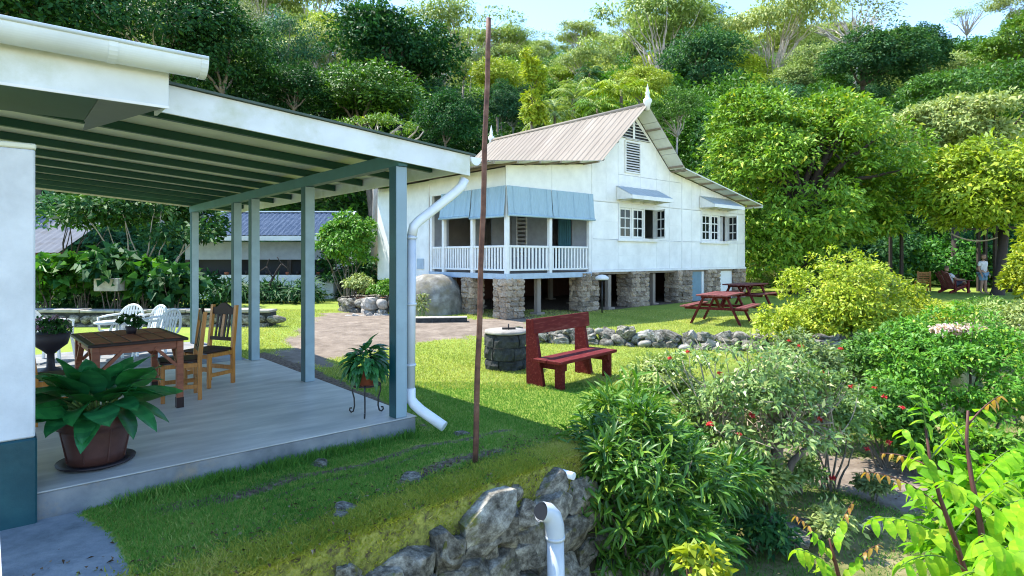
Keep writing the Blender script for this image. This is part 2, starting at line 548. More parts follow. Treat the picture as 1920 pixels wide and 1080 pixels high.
def np_mesh(name, V, Q, mat, tint=None, smooth=False):
    V = np.asarray(V, np.float32)
    Q = np.asarray(Q, np.int32)
    k = Q.shape[1]
    me = bpy.data.meshes.new(name)
    me.vertices.add(len(V))
    me.vertices.foreach_set('co', V.ravel())
    me.loops.add(Q.size)
    me.loops.foreach_set('vertex_index', Q.ravel())
    me.polygons.add(len(Q))
    me.polygons.foreach_set('loop_start', np.arange(0, Q.size, k, dtype=np.int32))
    me.polygons.foreach_set('loop_total', np.full(len(Q), k, np.int32))
    if smooth:
        me.polygons.foreach_set('use_smooth', np.ones(len(Q), bool))
    me.update(calc_edges=True)
    if tint is not None:
        a = me.attributes.new('tint', 'FLOAT', 'FACE')
        a.data.foreach_set('value', np.asarray(tint, np.float32))
    if mat:
        me.materials.append(MATS[mat])
    return me


def unit(a):
    return a / np.maximum(np.linalg.norm(a, axis=1, keepdims=True), 1e-9)


def leafset(Pt, D, Nn, L, W, seg=1, fold=0.25, droop=0.25):
    """leaves at Pt pointing along D with upper side Nn; returns verts and quads"""
    n = len(Pt)
    D = unit(D)
    S = unit(np.cross(D, Nn))
    U = np.cross(S, D)
    L = np.broadcast_to(np.asarray(L, float).reshape(-1, 1), (n, 1))
    W = np.broadcast_to(np.asarray(W, float).reshape(-1, 1), (n, 1))
    if seg == 1:
        m = Pt + D * L * 0.45 + U * (W * fold)
        V = np.stack([Pt, m + S * W * 0.5, Pt + D * L - U * L * droop, m - S * W * 0.5], 1).reshape(-1, 3)
        Q = np.arange(4 * n).reshape(n, 4)
        return V, Q
    ts = [(0.0, 0.10), (0.32, 0.95), (0.68, 0.8), (1.0, 0.04)]
    rows = []
    for t, w in ts:
        c = Pt + D * L * t - U * L * droop * t * t
        rows += [c + S * W * 0.5 * w + U * W * fold * w, c, c - S * W * 0.5 * w + U * W * fold * w]
    V = np.stack(rows, 1).reshape(-1, 3)
    base = (np.arange(n) * 12)[:, None]
    q = []
    for r in range(3):
        a = r * 3
        q += [[a, a + 1, a + 4, a + 3], [a + 1, a + 2, a + 5, a + 4]]
    Q = (base[:, None, :] + np.array(q)[None, :, :]).reshape(-1, 4)
    return V, Q


def rand_dirs(rng, n, zlo=-1.0):
    z = rng.uniform(zlo, 1, n)
    a = rng.uniform(0, 2 * PI, n)
    r = np.sqrt(1 - z * z)
    return np.stack([r * np.cos(a), r * np.sin(a), z], 1)


def crown_mesh(name, seed, rad, n_lobe, n_clump, n_leaf, clump_r, leaf, mat, zlo=-0.45, lobe_r=0.45, seg=1, droop=0.3, flat=0.6, flare=0.5, upness=0.6, core=0.25):
    """lobes on an ellipsoid -> clumps on the lobes -> leaves in the clumps.  Centre at the origin."""
    rng = np.random.default_rng(seed)
    rad = np.array(rad, float)
    ld = rand_dirs(rng, n_lobe, zlo)
    lc = ld * (1 - lobe_r) * rng.uniform(0.6, 1.14, (n_lobe, 1))
    lr = lobe_r * rng.uniform(0.55, 1.3, n_lobe)
    li = rng.integers(0, n_lobe, n_clump)
    cd = rand_dirs(rng, n_clump, -0.5)
    cd = unit(cd + ld[li] * 0.55)
    cc = (lc[li] + cd * lr[li][:, None] * np.where(rng.random(n_clump) < core, rng.uniform(0.3, 0.9, n_clump), rng.uniform(0.88, 1.05, n_clump))[:, None]) * rad
    ctint = rng.uniform(-0.2, 0.2, n_clump)
    k = max(1, n_leaf // n_clump)
    ci = np.repeat(np.arange(n_clump), k)
    n = len(ci)
    off = rand_dirs(rng, n, -0.6) * (rng.random((n, 1)) ** 0.4) * clump_r * rng.uniform(0.7, 1.3, n_clump)[ci][:, None]
    off[:, 2] *= flat
    Pt = cc[ci] + off
    out = unit(cc[ci] / rad + 1e-6)
    D = unit(unit(off + 1e-6) * 0.9 + out * flare + rng.normal(0, 0.5, (n, 3)) - np.array([0, 0, 0.25]))
    Nn = unit(out * 0.5 + np.array([0, 0, upness]) + rng.normal(0, 0.45, (n, 3)))
    L = leaf[0] * rng.uniform(0.5, 1.45, n)
    V, Q = leafset(Pt, D, Nn, L, L * leaf[1], seg, droop=droop)
    t = np.clip(0.5 + ctint[ci] + rng.normal(0, 0.2, n), 0, 1)
    # young leaves on the outside of the clumps are lighter in colour
    if seg > 1:
        t = np.repeat(t, 6)
    return np_mesh(name, V, Q, mat, t), cc


def limb(mb, rng, p, q, r0, r1, bend=0.15, n=6, sides=7):
    p, q = np.array(p, float), np.array(q, float)
    L = np.linalg.norm(q - p)
    off = rng.normal(0, bend * L, 3)
    pts, rs = [], []
    for i in range(n + 1):
        t = i / n
        pts.append(p + (q - p) * t + off * math.sin(PI * t) * 0.5 + rng.normal(0, 0.012 * L, 3) * (0 < i < n))
        rs.append(r0 + (r1 - r0) * t)
    mb.tube(pts, rs, sides)
    return pts


def trunk_mesh(name, seed, base_z, cc, r0, mat, n_limb=10, fork=0.55, lean=0.05, crown_z=0.0):
    """a tapered trunk from base_z up into the crown, limbs to clump centres cc"""
    rng = np.random.default_rng(seed)
    mb = MB()
    top = np.array([rng.normal(0, lean * abs(base_z)), rng.normal(0, lean * abs(base_z)), base_z * (1 - fork) + crown_z])
    mb.tube([(0, 0, base_z - 0.4), (0, 0, base_z), (top[0] * 0.2, top[1] * 0.2, base_z + 0.15 * (top[2] - base_z)), tuple(top)],
            [r0 * 1.6, r0 * 1.35, r0, r0 * 0.75], 9)
    pick = rng.choice(len(cc), min(n_limb, len(cc)), replace=False)
    for i in pick:
        c = cc[i] * 0.92
        mid = top + (c - top) * 0.5 + np.array([0, 0, 0.1 * np.linalg.norm(c - top)])
        limb(mb, rng, top, mid, r0 * 0.5, r0 * 0.3, 0.08)
        limb(mb, rng, mid, c, r0 * 0.3, r0 * 0.06, 0.12)
        for _ in range(2):
            j = rng.integers(0, len(cc))
            c2 = mid + (cc[j] - mid) * 0.5
            if np.linalg.norm(cc[j] - c) < np.linalg.norm(c) * 0.9:
                limb(mb, rng, mid, c2, r0 * 0.2, r0 * 0.05, 0.12, 4, 5)
    me = mb.mesh(name, mat)
    return me


def slotmat(o, mat):
    """give this copy its own material while the mesh stays shared"""
    o.material_slots[0].link = 'OBJECT'
    o.material_slots[0].material = MATS[mat]


# ------------------------------------------------------------------ the ground
OP = np.array([-0.966, 6.013])           # near right corner of the veranda floor
HC = np.array([-0.143, 16.0])            # near left corner of the house


def ploc(x, y):
    dx, dy = x - OP[0], y - OP[1]
    return dx * UV[0] + dy * UV[1], dx * VV[0] + dy * VV[1]


def pw(a, b, z=0.0):
    return Vector((OP[0] + a * UV[0] + b * VV[0], OP[1] + a * UV[1] + b * VV[1], z))


def hw(a, b, z=0.0):
    return Vector((HC[0] + a * UV[0] + b * VV[0], HC[1] + a * UV[1] + b * VV[1], z))


EDGE = np.array([(-5.2, 0.3), (-3.2, 1.75), (-1.18, 3.5), (0.45, 5.12), (1.25, 6.1), (2.3, 8.2), (3.7, 10.4), (5.8, 11.4), (8.8, 12.3), (11.4, 16.0),
                 (12.7, 19.5), (16.0, 18.7), (30, 20.5), (60, 26.0)])
TWALL = ([-60, -1, 0.6, 5.6, 9, 14, 20, 80], [13.2, 13.3, 13.5, 11.9, 12.5, 17.0, 21.0, 22])


def edge_dist(x, y):
    """signed distance to the edge of the upper garden, positive on the low side"""
    x = np.asarray(x, float)
    y = np.asarray(y, float)
    best = np.full(x.shape, 1e9)
    sgn = np.ones(x.shape)
    for (ax, ay), (bx, by) in zip(EDGE[:-1], EDGE[1:]):
        ex, ey = bx - ax, by - ay
        t = np.clip(((x - ax) * ex + (y - ay) * ey) / (ex * ex + ey * ey), 0, 1)
        dx, dy = x - (ax + t * ex), y - (ay + t * ey)
        d = np.hypot(dx, dy)
        cr = ex * (y - ay) - ey * (x - ax)
        upd = d < best
        best = np.where(upd, d, best)
        sgn = np.where(upd, np.where(cr < 0, 1, -1), sgn)
    return best * sgn


def wob(x, y, s, seed=0.0):
    return np.sin(x * s + 1.3 * seed) * np.cos(y * s * 0.83 + seed) * 0.5 + np.sin(x * s * 2.3 + y * s * 1.7 + seed * 2) * 0.3


def hillz(x, y):
    a = x / np.maximum(y, 1.0)
    s = 0.405 + 0.13 * ss(-0.2, -0.6, a) + 0.05 * ss(0.1, 0.3, a) * (1 - ss(0.5, 0.75, a)) - 0.0 * a
    foot = 37 - 4 * ss(-0.1, -0.5, a)
    r = np.clip(y, 0, 175) - foot
    r = np.where(r > 0, r, 0)
    z = s * r * ss(0, 14, r) + wob(x, y, 0.06, 1.0) * 3.0 * ss(10, 60, r)
    return z - 0.25 * np.clip(y - 175, 0, 400)


def ground_h(x, y):
    x = np.asarray(x, float)
    y = np.asarray(y, float)
    lx, ly = ploc(x, y)
    up = 0.13 * ss(2.2, -0.4, lx)
    wy = np.interp(x, TWALL[0], TWALL[1])
    wd = np.interp(x, [-2, 0.4, 0.8], [2.6, 0.6, 0.06])
    terr = ss(-wd, wd, y - wy)
    up = up * (1 - terr) + terr * (0.22 + 0.05 * ss(14, 20, y))
    up = up + 0.012 * wob(x, y, 1.1, 2) + 0.02 * wob(x, y, 0.35, 5)
    ed = edge_dist(x, y)
    # the top edge of the retaining bank is humped and uneven
    low = -1.22 + 0.05 * wob(x, y, 0.7, 3) + 0.3 * ss(14, 22, y)
    wl = np.interp(y, [5.0, 6.5], [0.14, 0.7])
    k = ss(0.0, wl, ed)
    z = up * (1 - k) + low * k + 0.06 * np.exp(-((ed + 0.15) / 0.25) ** 2) * (y < 7)
    return z + hillz(x, y)


def gh(x, y):
    return float(ground_h(np.array([x]), np.array([y]))[0])


def inpoly(x, y, poly, soft=0.15, jit=0.0):
    """soft mask of a polygon with a ragged edge"""
    x = x + jit * wob(x, y, 4.0, 1)
    y = y + jit * wob(x, y, 5.0, 7)
    ins = np.zeros(x.shape, bool)
    best = np.full(x.shape, 1e9)
    n = len(poly)
    for i in range(n):
        ax, ay = poly[i]
        bx, by = poly[(i + 1) % n]
        c = ((ay > y) != (by > y)) & (x < (bx - ax) * (y - ay) / (by - ay + 1e-12) + ax)
        ins ^= c
        ex, ey = bx - ax, by - ay
        t = np.clip(((x - ax) * ex + (y - ay) * ey) / (ex * ex + ey * ey + 1e-12), 0, 1)
        best = np.minimum(best, np.hypot(x - ax - t * ex, y - ay - t * ey))
    sd = np.where(ins, best, -best)
    return ss(-soft, soft, sd)


def gpts(lst, z):
    return [tuple(G(a, b, z)[:2]) for a, b in lst]


DRIVE = gpts([(505, 668), (560, 622), (600, 596), (690, 592), (790, 604), (900, 606), (1000, 603), (1000, 626), (900, 632), (780, 638), (650, 658), (575, 692)], 0.12)
RUBBLE = gpts([(470, 668), (500, 655), (600, 690), (760, 760), (815, 800), (800, 812), (770, 778), (560, 705)], 0.12)
PAVE = [tuple(pw(a, b)[:2]) for a, b in ((-9, 4.6), (0.1, 4.6), (0.1, 6.9), (-9, 7.6))]
CONC = [tuple(pw(-5, 0.05)[:2]), tuple(pw(-2.7, 0.05)[:2])] + gpts([(150, 958), (196, 995), (225, 1045), (255, 1100), (300, 1250), (-600, 1250)], 0.13)
LOWPATH = gpts([(1470, 830), (1560, 850), (1760, 880), (1780, 960), (1700, 950), (1620, 930), (1540, 900), (1480, 900)], -1.2)
UNDER = [tuple(hw(a, b)[:2]) for a, b in ((-0.2, -0.1), (12.7, -0.1), (12.7, 7), (-0.2, 7))]

xs = np.concatenate([np.linspace(-320, -60, 27)[:-1], np.linspace(-60, -14, 24)[:-1], np.linspace(-14, -5, 31)[:-1], np.arange(-5, 3.4, 0.07), np.linspace(3.4, 14, 76)[1:],
                     np.linspace(14, 34, 41)[1:], np.linspace(34, 320, 50)[1:]])
ys = np.concatenate([np.linspace(-30, 0.5, 18)[:-1], np.arange(0.5, 9.6, 0.07), np.linspace(9.6, 16, 65)[1:], np.linspace(16, 32, 46)[1:], np.linspace(32, 60, 29)[1:],
                     np.linspace(60, 190, 45)[1:], np.linspace(190, 500, 15)[1:]])
XX, YY = np.meshgrid(xs, ys)
ZZ = ground_h(XX, YY)
nx, ny = len(xs), len(ys)
ii = (np.arange(ny - 1)[:, None] * nx + np.arange(nx - 1)[None, :]).ravel()
gme = np_mesh('ground', np.stack([XX.ravel(), YY.ravel(), ZZ.ravel()], 1), np.stack([ii, ii + 1, ii + nx + 1, ii + nx], 1), None, smooth=True)


def vattr(me, name, val):
    a = me.attributes.new(name, 'FLOAT', 'POINT')
    a.data.foreach_set('value', np.asarray(val, np.float32).ravel())


ED = edge_dist(XX, YY)
m_dirt = np.maximum(inpoly(XX, YY, DRIVE, 0.5, 0.3), inpoly(XX, YY, LOWPATH, 0.35, 0.2))
m_rub = np.maximum(inpoly(XX, YY, RUBBLE, 0.12, 0.1) * 0.8, inpoly(XX, YY, UNDER, 0.3))
m_conc = np.maximum(inpoly(XX, YY, CONC, 0.03, 0.03), 0)
m_pave = inpoly(XX, YY, PAVE, 0.05)
LX, LY = ploc(XX, YY)
m_moss = np.exp(-((ED + 0.12) / 0.3) ** 2) * (YY < 7.5) * (XX > -3.5) + 0.0
# bare stony streaks in the grass beside the veranda floor
for (a0, b0, a1, b1, w) in ((-1.9, -0.48, 0.9, -0.42, 0.05), (-1.7, -0.68, -0.2, -0.62, 0.035), (-0.75, -1.02, -0.3, -0.98, 0.09), (-2.3, -0.4, -1.4, -0.42, 0.1), (-0.25, -0.98, 0.3, -0.9, 0.1)):
    t = np.clip((LX - a0) / (a1 - a0), 0, 1)
    d = np.hypot(LX - (a0 + t * (a1 - a0)), LY - (b0 + t * (b1 - b0)) + 0.04 * np.sin(LX * 6)) / 1.5
    m_rub = np.maximum(m_rub, 0.7 * np.exp(-(d / w) ** 2))
vattr(gme, 'dirt', m_dirt)
vattr(gme, 'rubble', m_rub)
vattr(gme, 'conc', m_conc)
vattr(gme, 'pave', m_pave)
vattr(gme, 'moss', np.clip(m_moss, 0, 1))
vattr(gme, 'low', ss(0.0, 0.3, ED) * (YY < 28))
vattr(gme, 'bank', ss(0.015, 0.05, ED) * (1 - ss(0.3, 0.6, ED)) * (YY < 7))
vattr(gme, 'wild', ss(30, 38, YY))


def ground_mat():
    m, nt, out = newmat('ground_mat')
    tc = nt.nodes.new('ShaderNodeTexCoord')
    vec = tc.outputs['Object']
    A = lambda n: N(nt, 'ShaderNodeAttribute', attribute_name=n).outputs['Fac']
    n1 = noise(nt, vec, 0.9, 5)
    n2 = noise(nt, vec, 14, 6, 0.7)
    n3 = noise(nt, vec, 70, 4, 0.7)
    g = ramp(nt, n1, [(0.3, (0.12, 0.24, 0.02)), (0.52, (0.24, 0.33, 0.04)), (0.72, (0.42, 0.42, 0.09))])
    g = mixc(nt, 0.55, g, ramp(nt, n2, [(0.3, (0.09, 0.18, 0.016)), (0.7, (0.38, 0.42, 0.08))]))
    g = mixc(nt, 0.35, g, ramp(nt, n3, [(0.35, (0.06, 0.12, 0.012)), (0.7, (0.4, 0.44, 0.1))]))
    dirt = ramp(nt, noise(nt, vec, 3.5, 7, 0.7), [(0.3, (0.14, 0.11, 0.085)), (0.55, (0.235, 0.19, 0.148)), (0.75, (0.33, 0.275, 0.22))])
    rub = ramp(nt, noise(nt, vec, 22, 6, 0.7), [(0.35, (0.05, 0.04, 0.032)), (0.55, (0.17, 0.12, 0.085)), (0.72, (0.36, 0.31, 0.26))])
    conc = ramp(nt, noise(nt, vec, 4, 7, 0.7), [(0.3, (0.14, 0.165, 0.18)), (0.55, (0.24, 0.27, 0.29)), (0.8, (0.36, 0.38, 0.38))])
    pave = ramp(nt, noise(nt, vec, 3, 7, 0.7), [(0.3, (0.4, 0.37, 0.36)), (0.7, (0.55, 0.52, 0.5))])
    moss = ramp(nt, noise(nt, vec, 16, 6, 0.7), [(0.36, (0.1, 0.075, 0.04)), (0.5, (0.28, 0.28, 0.05)), (0.66, (0.46, 0.42, 0.1))])
    low = ramp(nt, noise(nt, vec, 2.2, 7, 0.7), [(0.35, (0.06, 0.1, 0.02)), (0.52, (0.2, 0.19, 0.07)), (0.72, (0.36, 0.28, 0.17))])
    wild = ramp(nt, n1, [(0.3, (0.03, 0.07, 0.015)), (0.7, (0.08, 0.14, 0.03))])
    brk = math_n(nt, 'SUBTRACT', n2, 0.5)

    def soft(att, amt=0.9):
        s = math_n(nt, 'ADD', A(att), math_n(nt, 'MULTIPLY', brk, amt))
        r = nt.nodes.new('ShaderNodeMapRange')
        r.interpolation_type = 'SMOOTHSTEP'
        r.inputs[1].default_value = 0.35
        r.inputs[2].default_value = 0.65
        nt.links.new(s, r.inputs[0])
        return r.outputs[0]
    c = mixc(nt, soft('low', 0.5), g, low)
    c = mixc(nt, soft('moss', 1.6), c, moss)
    c = mixc(nt, soft('dirt', 1.5), c, dirt)
    c = mixc(nt, soft('rubble', 1.3), c, rub)
    c = mixc(nt, soft('conc', 0.3), c, conc)
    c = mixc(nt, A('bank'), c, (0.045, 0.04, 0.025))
    c = mixc(nt, A('pave'), c, pave)
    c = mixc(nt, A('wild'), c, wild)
    b = nt.nodes.new('ShaderNodeBsdfPrincipled')
    b.inputs['Roughness'].default_value = 0.9
    b.inputs['Specular IOR Level'].default_value = 0.15
    nt.links.new(c, b.inputs['Base Color'])
    bn = nt.nodes.new('ShaderNodeBump')
    bn.inputs['Strength'].default_value = 0.55
    bn.inputs['Distance'].default_value = 0.03
    nt.links.new(math_n(nt, 'ADD', n3, n2), bn.inputs['Height'])
    nt.links.new(bn.outputs[0], b.inputs['Normal'])
    nt.links.new(b.outputs[0], out.inputs[0])
    return m


gme.materials.append(ground_mat())
tag(link('ground', gme), kind='structure')


# blades of grass: thousands, nobody could count them
def blades(name, pts, hmin, hmax, w, mat, seed, lean=0.5):
    rng = np.random.default_rng(seed)
    n = len(pts)
    a = rng.uniform(0, 2 * PI, n)
    h = rng.uniform(hmin, hmax, n)[:, None]
    S = np.stack([np.cos(a), np.sin(a), 0 * a], 1)
    T = np.stack([rng.normal(0, lean, n), rng.normal(0, lean, n), np.ones(n)], 1)
    V = np.stack([pts - S * w, pts + S * w, pts + T * h], 1).reshape(-1, 3)
    patch = wob(pts[:, 0], pts[:, 1], 1.4, 3) * 0.35 + wob(pts[:, 0], pts[:, 1], 5.0, 9) * 0.15
    t = np.clip(0.5 + patch + rng.normal(0, 0.2, n), 0, 1)
    me = np_mesh(name, V, np.arange(3 * n).reshape(n, 3), mat, t)
    return tag(link(name, me), kind='stuff')


def on_ground(x, y):
    return np.stack([x, y, ground_h(x, y)], 1)


def lawn_mask(x, y):
    lx, ly = ploc(x, y)
    slab = (lx < 0.02) & (ly > -0.01) & (ly < 4.6)
    ed = edge_dist(x, y)
    bare = np.maximum.reduce([inpoly(x, y, DRIVE, 0.4, 0.3), inpoly(x, y, RUBBLE, 0.1, 0.1), inpoly(x, y, CONC, 0.05, 0.04), inpoly(x, y, PAVE, 0.05)])
    keep = (~slab) & (ed < -0.02) & (R.random(len(x)) > np.clip(bare * 1.15, 0, 1))
    for (a0, b0, a1, b1, w) in ((-1.9, -0.48, 0.9, -0.42, 0.05), (-0.75, -1.02, -0.3, -0.98, 0.09), (-0.25, -0.98, 0.3, -0.9, 0.08)):
        t = np.clip((lx - a0) / (a1 - a0), 0, 1)
        d = np.hypot(lx - (a0 + t * (a1 - a0)), ly - (b0 + t * (b1 - b0)) + 0.04 * np.sin(lx * 6)) / 1.4
        keep &= R.random(len(x)) > 0.9 * np.exp(-(d / w) ** 2)
    return keep


n = 260000
d = 2.6 + 6.4 * R.random(n) ** 0.9
x = R.uniform(-0.75, 0.45, n) * d
k = lawn_mask(x, d)
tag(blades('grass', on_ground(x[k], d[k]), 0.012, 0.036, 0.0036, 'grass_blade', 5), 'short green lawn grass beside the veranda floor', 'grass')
n = 150000
d = 8.5 + 10 * R.random(n)
x = R.uniform(-0.5, 0.62, n) * d
k = lawn_mask(x, d)
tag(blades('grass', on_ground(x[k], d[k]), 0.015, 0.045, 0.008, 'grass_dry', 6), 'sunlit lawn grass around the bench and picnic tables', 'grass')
n = 90000
x = R.uniform(0.6, 9.5, n)
y = R.uniform(4.6, 16, n)
ed = edge_dist(x, y)
k = (ed > 0.25) & (inpoly(x, y, LOWPATH, 0.3, 0.2) < 0.5 * R.random(n) + 0.2) & (wob(x, y, 1.6, 4) + R.normal(0, 0.3, n) > -0.4)
tag(blades('lower_grass', on_ground(x[k], y[k]), 0.02, 0.07, 0.006, 'grass_blade', 9, 0.7), 'rough patchy grass of the lower garden below the bank', 'grass')
# taller weeds against the veranda floor
n = 5200
a = -2.55 * R.random(n) ** 0.8 - 0.02
b_ = -np.abs(R.normal(0, 0.07, n)) - 0.01
k = wob(a * 3, b_, 2.0, 1) + R.normal(0, 0.5, n) > -0.2
a, b_ = a[k], b_[k]
x, y = OP[0] + a * UV[0] + b_ * VV[0], OP[1] + a * UV[1] + b_ * VV[1]
tag(blades('weeds', on_ground(x, y), 0.03, 0.1, 0.005, 'grass_blade', 12, 0.5), 'taller weeds growing against the side of the veranda floor', 'weeds')
# moss and weeds along the top of the bank
n = 110000
t = R.uniform(0.2, 1, n)
i = R.integers(1, 4, n)
ex = EDGE[i] + (EDGE[i + 1] - EDGE[i]) * R.random((n, 1))
off = R.normal(-0.13, 0.17, n)
nrm = np.array([0.72, -0.69])
pp = ex + nrm * off[:, None]
k = (edge_dist(pp[:, 0], pp[:, 1]) < 0.045) & (wob(pp[:, 0], pp[:, 1], 7.0, 2) + R.normal(0, 0.3, n) > -0.5)
pp = pp[k]
tag(blades('moss', on_ground(pp[:, 0], pp[:, 1]), 0.01, 0.035, 0.006, 'moss_blade', 8, 0.9), 'yellow green moss and weeds on the edge of the stone bank', 'moss')


# dry leaves lying along the bank and in the lower garden
n = 3000
t = R.integers(1, 4, n)
pp = EDGE[t] + (EDGE[t + 1] - EDGE[t]) * R.random((n, 1)) + nrm * R.normal(-0.25, 0.3, n)[:, None]
pp = np.concatenate([pp[edge_dist(pp[:, 0], pp[:, 1]) < 0.0], np.stack([R.uniform(2.0, 6.5, 700), R.uniform(5.5, 10, 700)], 1)])
V, Q = leafset(on_ground(pp[:, 0], pp[:, 1]) + [0, 0, 0.012], np.concatenate([R.normal(0, 1, (len(pp), 2)), R.normal(0, 0.15, (len(pp), 1))], 1), np.tile([0, 0, 1.0], (len(pp), 1)) + R.normal(0, 0.25, (len(pp), 3)), R.uniform(0.018, 0.05, len(pp)), R.uniform(0.01, 0.024, len(pp)), 1)
tag(link('leaf_litter', np_mesh('leaf_litter', V, Q, 'leaf_dry', R.random(len(Q)))), 'dry fallen leaves scattered along the bank and over the lower garden', 'leaves', kind='stuff')

# ------------------------------------------------------------------ stones
def stone_mesh(name, seed, mat, rough=0.18, box=False):
    import bmesh
    rng = np.random.default_rng(seed)
    bm = bmesh.new()
    if box:
        bmesh.ops.create_cube(bm, size=1.0)
        bmesh.ops.subdivide_edges(bm, edges=bm.edges[:], cuts=2, use_grid_fill=True)
        for v in bm.verts:
            l = max(abs(v.co.x), abs(v.co.y), abs(v.co.z))
            sph = v.co.normalized() * 0.62
            v.co = v.co.lerp(sph, 0.42)
            v.co += Vector(rng.normal(0, rough * 0.28, 3))
    else:
        bmesh.ops.create_icosphere(bm, subdivisions=2, radius=0.5)
        f = rng.normal(0, 1, (4, 3))
        ph = rng.uniform(0, 6, 4)
        for v in bm.verts:
            d = 1 + sum(math.sin(v.co.dot(Vector(f[i])) * 4 + ph[i]) for i in range(4)) * rough * 0.4
            v.co *= d
            v.co += Vector(rng.normal(0, rough * 0.08, 3))
    me = bpy.data.meshes.new(name)
    bm.to_mesh(me)
    bm.free()
    me.materials.append(MATS[mat])
    me.polygons.foreach_set('use_smooth', [not box] * len(me.polygons))
    return me


STONE = [stone_mesh('stone', 20 + i, 'stone_grey', 0.2, i % 2 == 0) for i in range(6)]


def rock_mesh(seed, mat):
    import bmesh
    rng = np.random.default_rng(seed)
    bm = bmesh.new()
    bmesh.ops.create_icosphere(bm, subdivisions=4, radius=0.6)
    planes = [(Vector(unit(rng.normal(0, 1, (1, 3)))[0]), rng.uniform(0.3, 0.43)) for _ in range(11)] + [(Vector((0.1, -0.05, 1)).normalized(), 0.36), (Vector((0.05, -1, 0.15)).normalized(), 0.36)]
    f = rng.normal(0, 1, (10, 3))
    ph = rng.uniform(0, 6, 10)
    for v in bm.verts:
        for n_, d_ in planes:
            e = v.co.dot(n_) - d_
            if e > 0:
                v.co -= n_ * e * 0.985
        k = sum(math.sin(v.co.dot(Vector(f[i])) * (5 + 2.6 * i) + ph[i]) / (1 + 0.8 * i) for i in range(10))
        v.co *= 1 + 0.022 * k
    me = bpy.data.meshes.new('stone')
    bm.to_mesh(me)
    bm.free()
    me.materials.append(MATS[mat])
    me.polygons.foreach_set('use_smooth', [True] * len(me.polygons))
    me.set_sharp_from_angle(angle=math.radians(24))
    return me


ROCK = [rock_mesh(300 + i, 'stone_grey') for i in range(6)]
STONE_W = [stone_mesh('stone', 40 + i, 'stone_warm', 0.26, True) for i in range(5)]
STONE_P = [stone_mesh('stone', 60 + i, 'stone_pale', 0.18, i % 2 == 0) for i in range(4)]


def put_stone(meshes, parent, loc, size, rng, rz=0.0, jit=0.2):
    o = link('stone', meshes[int(rng.integers(0, len(meshes)))], parent, loc, (rng.normal(0, jit), rng.normal(0, jit), rz + rng.normal(0, jit)))
    o.scale = size
    return o


def plx(px, ly):
    """position along the veranda's front (local x) seen at column px, for local y = ly"""
    k = (px - 960) / F
    b = OP + VV * ly
    t = (k * b[1] - b[0]) / (UV[0] - k * UV[1])
    return t, b[1] + t * UV[1]


def plz(px, py, ly):
    t, Y = plx(px, ly)
    return t, CZ + (HZ - py) * Y / F


# ------------------------------------------------------------------ veranda in front of us
flo = thing('veranda_floor', None, None, (OP[0], OP[1], 0), TH)
del_keys = [k for k in flo.keys()]
flo['kind'] = 'structure'
MB().box((-9, 0, -0.4), (0, 4.58, 0.292), c=0.012).build('floor_slab', 'slab_side', flo)
MB().box((-9, -0.005, 0.293), (0.005, 4.585, 0.303), c=0.004).build('floor_finish', 'slab_top', flo)
MB().box((-9, 4.75, -0.2), (0.05, 8.4, 0.165), c=0.01).build('back_step', 'slab_side', flo)

ver = thing('veranda', 'open veranda with green rafters, pale blue posts and white barge board', 'veranda', (OP[0], OP[1], 0), TH)
xA, zA = plz(316, 160, -0.04)
xB, zB = plz(880, 292, -0.04)
slope = (zB - zA) / (xB - xA)
zr = lambda x: zA + slope * (x - xA)          # upper edge of the roof edge board
YB = 8.35
# barge board at the near end, and the one at the far end
for y, m in ((-0.04, 'fascia_white'), (YB, 'ceiling_sheet')):
    b = MB()
    d = 0.215 if y < 0 else 0.13
    b.prism([(-3.4 if y < 0 else -9, zr(-3.4 if y < 0 else -9)), (xB, zr(xB)), (xB, zr(xB) - d), (-3.4 if y < 0 else -9, zr(-3.4 if y < 0 else -9) - d)], 'y', y - 0.012, y + 0.012)
    b.build('barge_board', m, ver)
b = MB().prism([(-9, zr(-9) + 0.005), (xB + 0.06, zr(xB + 0.06) + 0.005), (xB + 0.06, zr(xB + 0.06) + 0.022), (-9, zr(-9) + 0.022)], 'y', -0.085, YB + 0.05)
b.build('roof_sheet', 'roof_green', ver)
b = MB().box((xB - 0.02, -0.025, zr(xB) - 0.17), (xB, YB - 0.015, zr(xB) - 0.01))
b.build('fascia_board', 'fascia_white', ver)
ry = [0.66, 1.52, 2.38, 3.24, 4.1, 4.96, 5.82, 6.68, 7.54, 8.22]
for i, y in enumerate(ry):
    x1 = xB - 0.03
    b = MB().prism([(-8.9, zr(-8.9) - 0.03), (x1, zr(x1) - 0.03), (x1, zr(x1) - 0.112), (-8.9, zr(-8.9) - 0.112)], 'y', y - 0.028, y + 0.028)
    b.build('rafter', 'green_joist', ver)
for y0, y1 in zip([-0.02] + ry, ry + [YB - 0.02]):
    x1 = xB - 0.03
    b = MB().prism([(-8.9, zr(-8.9) - 0.012), (x1, zr(x1) - 0.012), (x1, zr(x1) - 0.026), (-8.9, zr(-8.9) - 0.026)], 'y', y0 + 0.002, y1 - 0.002)
    b.build('ceiling_panel', 'ceiling_sheet', ver)
zbm = zr(-0.15) - 0.114
MB().box((-0.2, 0.0, zbm - 0.13), (-0.1, 8.3, zbm - 0.002)).build('post_beam', 'beam_teal', ver)
